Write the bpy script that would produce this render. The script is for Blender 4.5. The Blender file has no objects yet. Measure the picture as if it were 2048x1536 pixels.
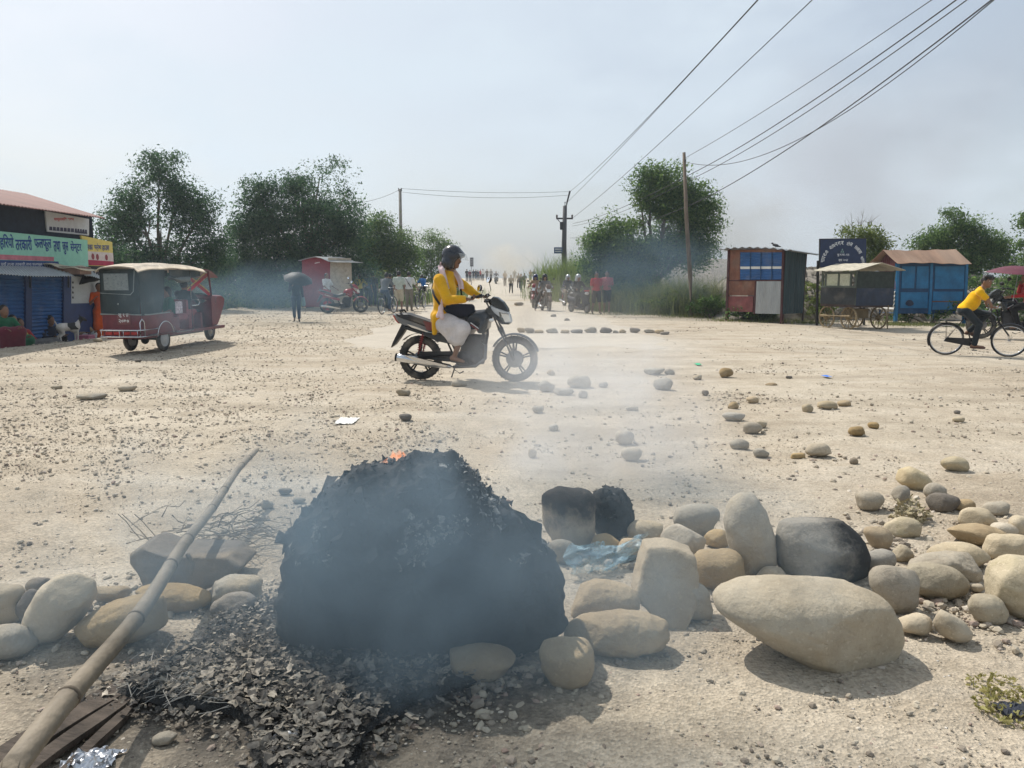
import bpy, math, random
import numpy as np
from mathutils import Vector, Matrix, Euler

SC = bpy.context.scene
COL = SC.collection
PI = math.pi
rnd = random.Random(7)
NP = np.random.default_rng(11)
rad = math.radians

# ------------------------------------------------------------------ camera maths
CAM_H, FPX, PITCH = 1.4, 1500.0, math.atan(212 / 1500.0)
CP, SP = math.cos(PITCH), math.sin(PITCH)

def ray(u, v):
    x, y = (u - 1024) / FPX, (768 - v) / FPX
    return Vector((x, CP + y * SP, -SP + y * CP))

def sstep(a, b, x):
    t = min(1, max(0, (x - a) / (b - a)))
    return t * t * (3 - 2 * t)

CREST = [(-30, -14.0), (6, -12.0), (10.5, -10.9), (14.4, -9.85), (17.1, -9.45), (22, -10.6), (30, -12.3), (37, -13.2), (70, -14.0), (4000, -14)]

def crest_x(y):
    for (y0, x0), (y1, x1) in zip(CREST, CREST[1:]):
        if y <= y1:
            return x0 + (x1 - x0) * (y - y0) / (y1 - y0)
    return -14.0

def ground_z(x, y):
    z = 0.0
    d = crest_x(y) - x                        # metres beyond the left crest
    z += 0.05 * math.exp(-((d + 0.3) / 0.7) ** 2) - 0.47 * sstep(0.0, 1.1, d)
    z += 0.018 * math.sin(x * 0.9 + 1.3) * math.sin(y * 0.7) * sstep(2, 6, y)
    z += 1.0 * sstep(58, 112, y)              # the road climbs a little far off
    return z

def P(u, v, z=None):
    """world point on the ground (or on height z) seen at pixel u, v"""
    r = ray(u, v)
    zz = 0.0 if z is None else z
    p = None
    for _ in range(12):
        t = (zz - CAM_H) / min(r.z, -1e-4)
        p = Vector((r.x * t, r.y * t, zz))
        if z is not None:
            break
        zz = 0.5 * zz + 0.5 * ground_z(p.x, p.y)
    return p

def Q(u, v, y):
    """world point at ground distance y seen at pixel u, v"""
    r = ray(u, v)
    t = y / r.y
    return Vector((r.x * t, y, CAM_H + r.z * t))

# ------------------------------------------------------------------ tags
def tag(o, label=None, cat=None, group=None, kind=None):
    if label: o['label'] = label
    if cat: o['category'] = cat
    if group: o['group'] = group
    if kind: o['kind'] = kind
    return o

def empty(name, loc=(0, 0, 0), rz=0, label=None, cat=None, group=None, parent=None):
    o = bpy.data.objects.new(name, None)
    o.empty_display_size = 0.1
    COL.objects.link(o)
    o.location = loc
    o.rotation_euler = (0, 0, rz)
    if parent: o.parent = parent
    return tag(o, label, cat, group)

def link(name, me, mats, parent=None, smooth=None):
    o = bpy.data.objects.new(name, me)
    COL.objects.link(o)
    if mats is not None:
        for m in (mats if isinstance(mats, (list, tuple)) else [mats]):
            me.materials.append(m)
    if smooth is not None:
        me.polygons.foreach_set('use_smooth', [smooth] * len(me.polygons))
    if parent: o.parent = parent
    return o

def copy_tree(o, parent=None):
    c = o.copy(); COL.objects.link(c)
    if parent: c.parent = parent
    for ch in o.children: copy_tree(ch, c)
    return c

# ------------------------------------------------------------------ materials
MATS = {}
def nt(name):
    m = bpy.data.materials.new(name); m.use_nodes = True
    t = m.node_tree; t.nodes.clear()
    return m, t, t.nodes, t.links

def lin(c):
    """sRGB 0-255 -> linear"""
    return tuple(((x / 255 + 0.055) / 1.055) ** 2.4 if x > 10 else x / 255 / 12.92 for x in c)

def mat(name, col, rough=0.75, metal=0.0, var=0.25, scale=7.0, bump=0.0, bscale=60.0,
        dust=0.0, dustcol=(0.42, 0.36, 0.28), spec=0.35, sheen=0.0, trans=0.0, stretch=None, emit=None):
    if name in MATS: return MATS[name]
    m, t, N, L = nt(name)
    out = N.new('ShaderNodeOutputMaterial'); b = N.new('ShaderNodeBsdfPrincipled')
    L.new(b.outputs[0], out.inputs[0])
    tc = N.new('ShaderNodeTexCoord')
    src = tc.outputs['Object']
    if stretch:
        mp = N.new('ShaderNodeMapping'); mp.inputs['Scale'].default_value = stretch
        L.new(src, mp.inputs[0]); src = mp.outputs[0]
    n1 = N.new('ShaderNodeTexNoise'); n1.inputs['Scale'].default_value = scale; n1.inputs['Detail'].default_value = 6; n1.inputs['Roughness'].default_value = 0.65
    L.new(src, n1.inputs['Vector'])
    r1 = N.new('ShaderNodeValToRGB')
    r1.color_ramp.elements[0].position = 0.3; r1.color_ramp.elements[1].position = 0.7
    r1.color_ramp.elements[0].color = tuple(c * (1 - var) for c in col) + (1,)
    r1.color_ramp.elements[1].color = tuple(min(1, c * (1 + var * 0.8)) for c in col) + (1,)
    L.new(n1.outputs[0], r1.inputs[0])
    colout = r1.outputs[0]
    if dust > 0:
        n2 = N.new('ShaderNodeTexNoise'); n2.inputs['Scale'].default_value = scale * 0.45; n2.inputs['Detail'].default_value = 8
        L.new(src, n2.inputs['Vector'])
        mr = N.new('ShaderNodeMapRange'); mr.inputs[1].default_value = 0.62 - dust * 0.45; mr.inputs[2].default_value = 0.95 - dust * 0.25
        mr.inputs[4].default_value = min(1, dust * 1.4)
        L.new(n2.outputs[0], mr.inputs[0])
        mx = N.new('ShaderNodeMixRGB'); mx.inputs[2].default_value = tuple(dustcol) + (1,)
        L.new(mr.outputs[0], mx.inputs[0]); L.new(colout, mx.inputs[1]); colout = mx.outputs[0]
    L.new(colout, b.inputs['Base Color'])
    b.inputs['Roughness'].default_value = rough; b.inputs['Metallic'].default_value = metal
    b.inputs['Specular IOR Level'].default_value = spec
    if sheen: b.inputs['Sheen Weight'].default_value = sheen
    if emit:
        b.inputs['Emission Color'].default_value = tuple(emit[:3]) + (1,); b.inputs['Emission Strength'].default_value = emit[3]
    if bump > 0:
        n3 = N.new('ShaderNodeTexNoise'); n3.inputs['Scale'].default_value = bscale; n3.inputs['Detail'].default_value = 5
        L.new(src, n3.inputs['Vector'])
        bp = N.new('ShaderNodeBump'); bp.inputs['Strength'].default_value = bump; bp.inputs['Distance'].default_value = 0.02
        L.new(n3.outputs[0], bp.inputs['Height']); L.new(bp.outputs[0], b.inputs['Normal'])
    if trans > 0:
        tr = N.new('ShaderNodeBsdfTranslucent'); L.new(colout, tr.inputs[0])
        ms = N.new('ShaderNodeMixShader'); ms.inputs[0].default_value = trans
        L.new(b.outputs[0], ms.inputs[1]); L.new(tr.outputs[0], ms.inputs[2]); L.new(ms.outputs[0], out.inputs[0])
    MATS[name] = m
    return m

def glass(name, col=(0.8, 0.85, 0.85), rough=0.08, alpha=0.35):
    if name in MATS: return MATS[name]
    m, t, N, L = nt(name)
    out = N.new('ShaderNodeOutputMaterial'); b = N.new('ShaderNodeBsdfPrincipled')
    b.inputs['Base Color'].default_value = col + (1,); b.inputs['Roughness'].default_value = rough
    b.inputs['Alpha'].default_value = alpha
    nz = N.new('ShaderNodeTexNoise'); nz.inputs['Scale'].default_value = 9
    mr = N.new('ShaderNodeMapRange'); mr.inputs[3].default_value = alpha * 0.6; mr.inputs[4].default_value = min(1, alpha * 1.5)
    L.new(nz.outputs[0], mr.inputs[0]); L.new(mr.outputs[0], b.inputs['Alpha'])
    L.new(b.outputs[0], out.inputs[0])
    MATS[name] = m
    return m

def leafmat(name, dark, light, tint=(1, 1, 1), tr=0.35):
    if name in MATS: return MATS[name]
    m, t, N, L = nt(name)
    out = N.new('ShaderNodeOutputMaterial'); b = N.new('ShaderNodeBsdfPrincipled')
    geo = N.new('ShaderNodeNewGeometry'); tc = N.new('ShaderNodeTexCoord')
    nz = N.new('ShaderNodeTexNoise'); nz.inputs['Scale'].default_value = 0.9; nz.inputs['Detail'].default_value = 3
    L.new(tc.outputs['Object'], nz.inputs['Vector'])
    ad = N.new('ShaderNodeMath'); ad.operation = 'MULTIPLY_ADD'; ad.inputs[1].default_value = 0.5; 
    L.new(geo.outputs['Random Per Island'], ad.inputs[0]); 
    m2 = N.new('ShaderNodeMath'); m2.operation = 'MULTIPLY'; m2.inputs[1].default_value = 0.6
    L.new(nz.outputs[0], m2.inputs[0]); L.new(m2.outputs[0], ad.inputs[2])
    r = N.new('ShaderNodeValToRGB')
    r.color_ramp.elements[0].position = 0.25; r.color_ramp.elements[1].position = 0.85
    r.color_ramp.elements[0].color = tuple(dark) + (1,); r.color_ramp.elements[1].color = tuple(light) + (1,)
    L.new(ad.outputs[0], r.inputs[0]); L.new(r.outputs[0], b.inputs['Base Color'])
    b.inputs['Roughness'].default_value = 0.6; b.inputs['Specular IOR Level'].default_value = 0.08
    tl = N.new('ShaderNodeBsdfTranslucent')
    hs = N.new('ShaderNodeHueSaturation'); hs.inputs['Hue'].default_value = 0.48; hs.inputs['Value'].default_value = 1.7
    L.new(r.outputs[0], hs.inputs['Color']); L.new(hs.outputs[0], tl.inputs[0])
    ms = N.new('ShaderNodeMixShader'); ms.inputs[0].default_value = tr
    L.new(b.outputs[0], ms.inputs[1]); L.new(tl.outputs[0], ms.inputs[2]); L.new(ms.outputs[0], out.inputs[0])
    MATS[name] = m
    return m

# ------------------------------------------------------------------ mesh builder
def frame_of(d):
    d = Vector(d).normalized()
    up = Vector((0, 0, 1)) if abs(d.z) < 0.9 else Vector((1, 0, 0))
    a = d.cross(up).normalized(); b = a.cross(d).normalized()
    return a, b, d

class MB:
    def __init__(s): s.v = []; s.f = []; s.m = []; s.mi = 0; s.X = Matrix.Identity(4)
    def add(s, vs, fs):
        n = len(s.v); s.v += [tuple(s.X @ Vector(p)) for p in vs]
        for f in fs: s.f.append([i + n for i in f]); s.m.append(s.mi)
        return s
    def box(s, c, d, rot=None, bev=0.0):
        hx, hy, hz = d[0] / 2, d[1] / 2, d[2] / 2
        R = Euler(rot).to_matrix() if rot else Matrix.Identity(3)
        c = Vector(c)
        if bev <= 0:
            vs = [c + R @ Vector((x * hx, y * hy, z * hz)) for z in (-1, 1) for y in (-1, 1) for x in (-1, 1)]
            fs = [(0, 2, 3, 1), (4, 5, 7, 6), (0, 1, 5, 4), (2, 6, 7, 3), (0, 4, 6, 2), (1, 3, 7, 5)]
        else:
            b = min(bev, hx * .9, hy * .9, hz * .9)
            ring = lambda z, i: [Vector((sx * (hx - (i if ax else b)) , sy * (hy - (b if ax else i)), z)) for sx, sy, ax in
                                 ((-1, -1, 0), (1, -1, 0), (1, -1, 1), (1, 1, 1), (1, 1, 0), (-1, 1, 0), (-1, 1, 1), (-1, -1, 1))]
            rings = []
            for z, i in ((-hz, b), (-hz + b, 0), (hz - b, 0), (hz, b)):
                rr = ring(z, i)
                if i: rr = [Vector((p.x if abs(p.x) < hx - b + 1e-6 else math.copysign(hx - b, p.x), p.y if abs(p.y) < hy - b + 1e-6 else math.copysign(hy - b, p.y), p.z)) for p in rr]
                rings.append(rr)
            vs = [c + R @ p for r in rings for p in r]; fs = []
            for k in range(3):
                for j in range(8):
                    a, d2 = k * 8 + j, k * 8 + (j + 1) % 8
                    fs.append((a, d2, d2 + 8, a + 8))
            fs.append(tuple(range(7, -1, -1))); fs.append(tuple(range(24, 32)))
        return s.add(vs, fs)
    def tube(s, pts, r, n=8, cap=True, closed=False):
        pts = [Vector(p) for p in pts]; k = len(pts)
        rs = r if isinstance(r, (list, tuple)) else [r] * k
        vs = []; fs = []; pa = None
        for i, p in enumerate(pts):
            if closed: d = pts[(i + 1) % k] - pts[i - 1]
            else: d = pts[min(i + 1, k - 1)] - pts[max(i - 1, 0)]
            if d.length < 1e-9: d = Vector((0, 0, 1))
            d.normalize()
            if pa is None: a, b, _ = frame_of(d)
            else:
                a = pa - d * pa.dot(d)
                if a.length < 1e-6: a, b, _ = frame_of(d)
                a.normalize(); b = d.cross(a)
            pa = a
            for j in range(n):
                t = 2 * PI * j / n
                vs.append(p + a * (rs[i] * math.cos(t)) + b * (rs[i] * math.sin(t)))
        for i in range(k if closed else k - 1):
            for j in range(n):
                i2 = (i + 1) % k
                fs.append((i * n + j, i * n + (j + 1) % n, i2 * n + (j + 1) % n, i2 * n + j))
        if cap and not closed:
            fs.append(tuple(range(n - 1, -1, -1))); fs.append(tuple((k - 1) * n + j for j in range(n)))
        return s.add(vs, fs)
    def ring(s, c, R, r, axis=(0, 1, 0), n=32, m=8, sy=1.0):
        a, b, d = frame_of(axis); c = Vector(c)
        vs = []; fs = []
        for i in range(n):
            t = 2 * PI * i / n; e = a * math.cos(t) + b * math.sin(t)
            for j in range(m):
                q = 2 * PI * j / m
                vs.append(c + e * (R + r * math.cos(q)) + d * (r * sy * math.sin(q)))
        for i in range(n):
            for j in range(m):
                i2, j2 = (i + 1) % n, (j + 1) % m
                fs.append((i * m + j, i2 * m + j, i2 * m + j2, i * m + j2))
        return s.add(vs, fs)
    def lathe(s, prof, c=(0, 0, 0), axis=(0, 0, 1), n=16):
        a, b, d = frame_of(axis); c = Vector(c); vs = []; fs = []; k = len(prof)
        for (r, h) in prof:
            for j in range(n):
                t = 2 * PI * j / n
                vs.append(c + d * h + a * (r * math.cos(t)) + b * (r * math.sin(t)))
        for i in range(k - 1):
            for j in range(n):
                fs.append((i * n + j, i * n + (j + 1) % n, (i + 1) * n + (j + 1) % n, (i + 1) * n + j))
        if prof[0][0] > 1e-5: fs.append(tuple(range(n - 1, -1, -1)))
        if prof[-1][0] > 1e-5: fs.append(tuple((k - 1) * n + j for j in range(n)))
        return s.add(vs, fs)
    def ball(s, c, r, n=12, m=8, R=None):
        rr = r if isinstance(r, (list, tuple)) else (r, r, r)
        vs = []; fs = []; c = Vector(c)
        for i in range(m + 1):
            p = PI * i / m
            for j in range(n):
                t = 2 * PI * j / n
                q = Vector((rr[0] * math.sin(p) * math.cos(t), rr[1] * math.sin(p) * math.sin(t), rr[2] * math.cos(p)))
                vs.append(c + (R @ q if R else q))
        for i in range(m):
            for j in range(n):
                fs.append((i * n + j, (i + 1) * n + j, (i + 1) * n + (j + 1) % n, i * n + (j + 1) % n))
        return s.add(vs, fs)
    def prism(s, poly, y0, y1, taper=0.0):
        """polygon in x,z extruded along y; taper insets the two caps for a rounded edge"""
        k = len(poly); cx = sum(p[0] for p in poly) / k; cz = sum(p[1] for p in poly) / k
        def pl(y, f): return [(cx + (x - cx) * f, y, cz + (z - cz) * f) for x, z in poly]
        if taper > 0:
            e = (y1 - y0) * 0.22
            rings = [pl(y0, 1 - taper), pl(y0 + e * .4, 1 - taper * .35), pl(y0 + e, 1), pl(y1 - e, 1), pl(y1 - e * .4, 1 - taper * .35), pl(y1, 1 - taper)]
        else: rings = [pl(y0, 1), pl(y1, 1)]
        vs = [p for r in rings for p in r]; fs = []
        for i in range(len(rings) - 1):
            for j in range(k):
                fs.append((i * k + j, i * k + (j + 1) % k, (i + 1) * k + (j + 1) % k, (i + 1) * k + j))
        fs.append(tuple(range(k - 1, -1, -1))); fs.append(tuple((len(rings) - 1) * k + j for j in range(k)))
        return s.add(vs, fs)
    def sheet(s, fn, nu, nv, thick=None):
        """fn(a,b) a,b in 0..1 -> point; optional thickness along normal"""
        g = [[Vector(fn(i / nu, j / nv)) for j in range(nv + 1)] for i in range(nu + 1)]
        vs = [p for r in g for p in r]; w = nv + 1
        fs = [(i * w + j, (i + 1) * w + j, (i + 1) * w + j + 1, i * w + j + 1) for i in range(nu) for j in range(nv)]
        if thick:
            nn = (g[-1][0] - g[0][0]).cross(g[0][-1] - g[0][0]).normalized() * thick
            n0 = len(vs); vs = vs + [p - nn for p in vs]
            fs = fs + [tuple(n0 + i for i in reversed(f)) for f in fs]
            per = [i * w for i in range(nu + 1)] + [nu * w + j for j in range(1, w)] + [i * w + nv for i in range(nu - 1, -1, -1)] + [j for j in range(nv - 1, 0, -1)]
            for a, b in zip(per, per[1:] + per[:1]): fs.append((a, b, b + n0, a + n0))
        return s.add(vs, fs)
    def raw(s, V, F):
        n = len(s.v); s.v += [tuple(s.X @ Vector(p)) for p in V]
        for f in F: s.f.append([int(i) + n for i in f]); s.m.append(s.mi)
        return s
    def build(s, name, mats, parent=None, smooth=False, auto=None):
        me = bpy.data.meshes.new(name); me.from_pydata(s.v, [], s.f)
        if isinstance(mats, (list, tuple)) and len(mats) > 1:
            me.polygons.foreach_set('material_index', s.m)
        o = link(name, me, mats, parent, smooth)
        me.update()
        if auto is not None:
            sharp_by_angle(me, auto)
        return o

def sharp_by_angle(me, deg):
    me.polygons.foreach_set('use_smooth', [True] * len(me.polygons))
    try: me.set_sharp_from_angle(angle=rad(deg))
    except Exception: pass

def np_mesh(name, V, F, mats, parent=None, smooth=True, mi=None):
    """V (n,3) F (m,k) numpy"""
    me = bpy.data.meshes.new(name)
    V = np.ascontiguousarray(V, dtype=np.float32); F = np.ascontiguousarray(F, dtype=np.int32); k = F.shape[1]
    me.vertices.add(len(V)); me.vertices.foreach_set('co', V.ravel())
    me.loops.add(F.size); me.loops.foreach_set('vertex_index', F.ravel())
    me.polygons.add(len(F)); me.polygons.foreach_set('loop_start', np.arange(0, F.size, k, dtype=np.int32))
    try: me.polygons.foreach_set('loop_total', np.full(len(F), k, dtype=np.int32))
    except Exception: pass
    if mi is not None: me.polygons.foreach_set('material_index', np.ascontiguousarray(mi, dtype=np.int32))
    me.polygons.foreach_set('use_smooth', np.full(len(F), smooth, dtype=bool))
    me.update(calc_edges=True); me.validate()
    return link(name, me, mats, parent)

# ------------------------------------------------------------------ blended solids (rounded cones and ellipsoids -> one skin)
def solid(prims, res, k=0.03):
    """prims: ('c', a, b, ra, rb) rounded cone | ('e', c, (rx,ry,rz), R or None) ellipsoid | ('-', prim) carved away. returns V, F"""
    lo = np.array([1e9] * 3); hi = -lo
    for p in prims:
        if p[0] == 'c':
            for q, r in ((p[1], p[3]), (p[2], p[4])):
                lo = np.minimum(lo, np.array(q) - r); hi = np.maximum(hi, np.array(q) + r)
        elif p[0] == 'e':
            r = max(p[2]); lo = np.minimum(lo, np.array(p[1]) - r); hi = np.maximum(hi, np.array(p[1]) + r)
    lo -= res * 3; hi += res * 3
    n = np.ceil((hi - lo) / res).astype(int) + 1
    ax = [lo[i] + res * np.arange(n[i]) for i in range(3)]
    D = np.full(n, 9.0, dtype=np.float32)
    for p in prims:
        neg = p[0] == '-'
        if neg: p = p[1]
        kk = p[5] if (p[0] == 'c' and len(p) > 5) else k
        if p[0] == 'c':
            a, b = np.array(p[1], float), np.array(p[2], float); r = max(p[3], p[4])
            l2, h2 = np.minimum(a, b) - r, np.maximum(a, b) + r
        else:
            a = np.array(p[1], float); r = max(p[2]); l2, h2 = a - r, a + r
        m = kk * 1.6 + res * 3
        i0 = np.clip(np.floor((l2 - m - lo) / res).astype(int), 0, n - 1); i1 = np.clip(np.ceil((h2 + m - lo) / res).astype(int) + 1, 1, n)
        sl = tuple(slice(i0[i], i1[i]) for i in range(3))
        gx = ax[0][sl[0]][:, None, None]; gy = ax[1][sl[1]][None, :, None]; gz = ax[2][sl[2]][None, None, :]
        if p[0] == 'c':
            d = b - a; L2 = max(float(d @ d), 1e-9)
            t = np.clip(((gx - a[0]) * d[0] + (gy - a[1]) * d[1] + (gz - a[2]) * d[2]) / L2, 0, 1)
            dist = np.sqrt((gx - a[0] - t * d[0]) ** 2 + (gy - a[1] - t * d[1]) ** 2 + (gz - a[2] - t * d[2]) ** 2) - (p[3] + (p[4] - p[3]) * t)
        else:
            x, y, z = gx - a[0], gy - a[1], gz - a[2]
            if len(p) > 3 and p[3] is not None:
                R = np.array(p[3]).T
                x, y, z = R[0, 0] * x + R[0, 1] * y + R[0, 2] * z, R[1, 0] * x + R[1, 1] * y + R[1, 2] * z, R[2, 0] * x + R[2, 1] * y + R[2, 2] * z
            q = np.array(p[2], float)
            k0 = np.sqrt((x / q[0]) ** 2 + (y / q[1]) ** 2 + (z / q[2]) ** 2)
            k1 = np.sqrt((x / q[0] ** 2) ** 2 + (y / q[1] ** 2) ** 2 + (z / q[2] ** 2) ** 2) + 1e-6
            dist = k0 * (k0 - 1) / k1
        dist = dist.astype(np.float32)
        cur = D[sl]
        if neg:
            D[sl] = np.maximum(cur, -dist)
        else:
            h = np.clip(0.5 + 0.5 * (cur - dist) / kk, 0, 1)
            D[sl] = cur * (1 - h) + dist * h - kk * h * (1 - h)
    return surface_net(D, lo, res)

def surface_net(D, lo, res):
    S = D < 0
    n = np.array(D.shape)
    cs = n - 1
    acc = np.zeros(tuple(cs) + (3,), np.float32); cnt = np.zeros(tuple(cs), np.float32)
    quads = []
    for axis in range(3):
        a = [slice(None)] * 3; b = [slice(None)] * 3
        a[axis] = slice(0, -1); b[axis] = slice(1, None)
        A, B = D[tuple(a)], D[tuple(b)]
        X = S[tuple(a)] != S[tuple(b)]
        idx = np.argwhere(X)
        if len(idx) == 0: continue
        da, db = A[X], B[X]
        t = da / (da - db)
        pos = idx.astype(np.float32); pos[:, axis] += t
        o1, o2 = [(1, 2), (2, 0), (0, 1)][axis]
        for s1 in (0, -1):
            for s2 in (0, -1):
                c = idx.copy(); c[:, o1] += s1; c[:, o2] += s2
                ok = np.all((c >= 0) & (c < cs), axis=1)
                cc = c[ok]
                np.add.at(acc, (cc[:, 0], cc[:, 1], cc[:, 2]), pos[ok]); np.add.at(cnt, (cc[:, 0], cc[:, 1], cc[:, 2]), 1)
        ok = (idx[:, o1] > 0) & (idx[:, o2] > 0) & (idx[:, o1] < cs[o1]) & (idx[:, o2] < cs[o2])
        q = idx[ok]; flip = da[ok] > 0
        cells = []
        for s1, s2 in ((0, 0), (-1, 0), (-1, -1), (0, -1)):
            c = q.copy(); c[:, o1] += s1; c[:, o2] += s2; cells.append(c)
        quads.append((cells, flip))
    used = cnt > 0
    vid = np.full(tuple(cs), -1, np.int64); vid[used] = np.arange(used.sum())
    V = acc[used] / cnt[used][:, None] * res + lo
    F = []
    for cells, flip in quads:
        ids = np.stack([vid[c[:, 0], c[:, 1], c[:, 2]] for c in cells], 1)
        ids[flip] = ids[flip][:, ::-1]
        F.append(ids)
    F = np.concatenate(F)
    return V, F

def smooth_v(V, F, it=2, f=0.5):
    for _ in range(it):
        S = np.zeros_like(V); C = np.zeros(len(V))
        for a, b in ((0, 1), (1, 2), (2, 3), (3, 0)):
            np.add.at(S, F[:, a], V[F[:, b]]); np.add.at(S, F[:, b], V[F[:, a]])
            np.add.at(C, F[:, a], 1); np.add.at(C, F[:, b], 1)
        V = V * (1 - f) + f * S / np.maximum(C, 1)[:, None]
    return V

def vnoise(p, seed=0):
    """cheap smooth value noise on (n,3) points"""
    r = np.random.default_rng(seed); T = r.random((32, 32, 32)).astype(np.float32)
    i = np.floor(p).astype(int); f = p - i; f = f * f * (3 - 2 * f)
    out = 0
    for dx in (0, 1):
        for dy in (0, 1):
            for dz in (0, 1):
                w = (f[:, 0] if dx else 1 - f[:, 0]) * (f[:, 1] if dy else 1 - f[:, 1]) * (f[:, 2] if dz else 1 - f[:, 2])
                out = out + w * T[(i[:, 0] + dx) % 32, (i[:, 1] + dy) % 32, (i[:, 2] + dz) % 32]
    return out

def fbm(p, seed=0, o=4):
    s = 0; a = 0.5
    for k in range(o):
        s = s + a * (vnoise(p * 2 ** k, seed + k) - 0.5); a *= 0.5
    return s
# ================================================================== camera, world, sun
cam_d = bpy.data.cameras.new('camera'); cam = bpy.data.objects.new('camera', cam_d); COL.objects.link(cam)
cam_d.sensor_width = 36; cam_d.lens = 36 * FPX / 2048; cam_d.clip_start = 0.05; cam_d.clip_end = 6000
cam.location = (0, 0, CAM_H); cam.rotation_euler = (PI / 2 - PITCH, 0, 0)
SC.camera = cam

SUN_EL, SUN_AZ = rad(52), math.atan2(-0.62, 0.78)      # azimuth measured from +Y towards +X
w = bpy.data.worlds.new('World'); SC.world = w; w.use_nodes = True
N, L = w.node_tree.nodes, w.node_tree.links; N.clear()
wo = N.new('ShaderNodeOutputWorld'); bg = N.new('ShaderNodeBackground'); L.new(bg.outputs[0], wo.inputs[0])
sky = N.new('ShaderNodeTexSky'); sky.sky_type = 'NISHITA'; sky.sun_disc = False
sky.sun_elevation = SUN_EL; sky.sun_rotation = SUN_AZ; sky.air_density = 1.0; sky.dust_density = 4.0; sky.ozone_density = 1.0
tc = N.new('ShaderNodeTexCoord'); mp = N.new('ShaderNodeMapping'); mp.inputs['Scale'].default_value = (1.0, 1.0, 2.6)
L.new(tc.outputs['Generated'], mp.inputs[0])
cn = N.new('ShaderNodeTexNoise'); cn.inputs['Scale'].default_value = 2.2; cn.inputs['Detail'].default_value = 7; cn.inputs['Roughness'].default_value = 0.55
L.new(mp.outputs[0], cn.inputs['Vector'])
cr = N.new('ShaderNodeMapRange'); cr.inputs[1].default_value = 0.42; cr.inputs[2].default_value = 0.62; cr.inputs[3].default_value = 0.42; cr.inputs[4].default_value = 0.90
L.new(cn.outputs[0], cr.inputs[0])
mx = N.new('ShaderNodeMixRGB'); mx.inputs[2].default_value = (6.1, 6.95, 7.75, 1)
L.new(cr.outputs[0], mx.inputs[0]); L.new(sky.outputs[0], mx.inputs[1]); L.new(mx.outputs[0], bg.inputs[0])
bg.inputs[1].default_value = 0.104

sd = bpy.data.lights.new('sun', 'SUN'); so = bpy.data.objects.new('sun', sd); COL.objects.link(so)
sd.energy = 4.4; sd.angle = rad(0.6); sd.color = (1.0, 0.945, 0.86)
to_sun = Vector((math.sin(SUN_AZ) * math.cos(SUN_EL), math.cos(SUN_AZ) * math.cos(SUN_EL), math.sin(SUN_EL)))
so.rotation_euler = to_sun.to_track_quat('Z', 'Y').to_euler(); so.location = to_sun * 60

vs = SC.view_settings; SC.display_settings.display_device = 'sRGB'
vs.view_transform = 'Standard'; vs.look = 'None'; vs.gamma = 1; vs.exposure = 0.12; vs.use_curve_mapping = False
SC.cycles.use_denoising = True
SC.cycles.max_bounces = 8; SC.cycles.transparent_max_bounces = 16; SC.cycles.volume_bounces = 1
SC.cycles.volume_max_steps = 128; SC.cycles.volume_step_rate = 1.0

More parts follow.
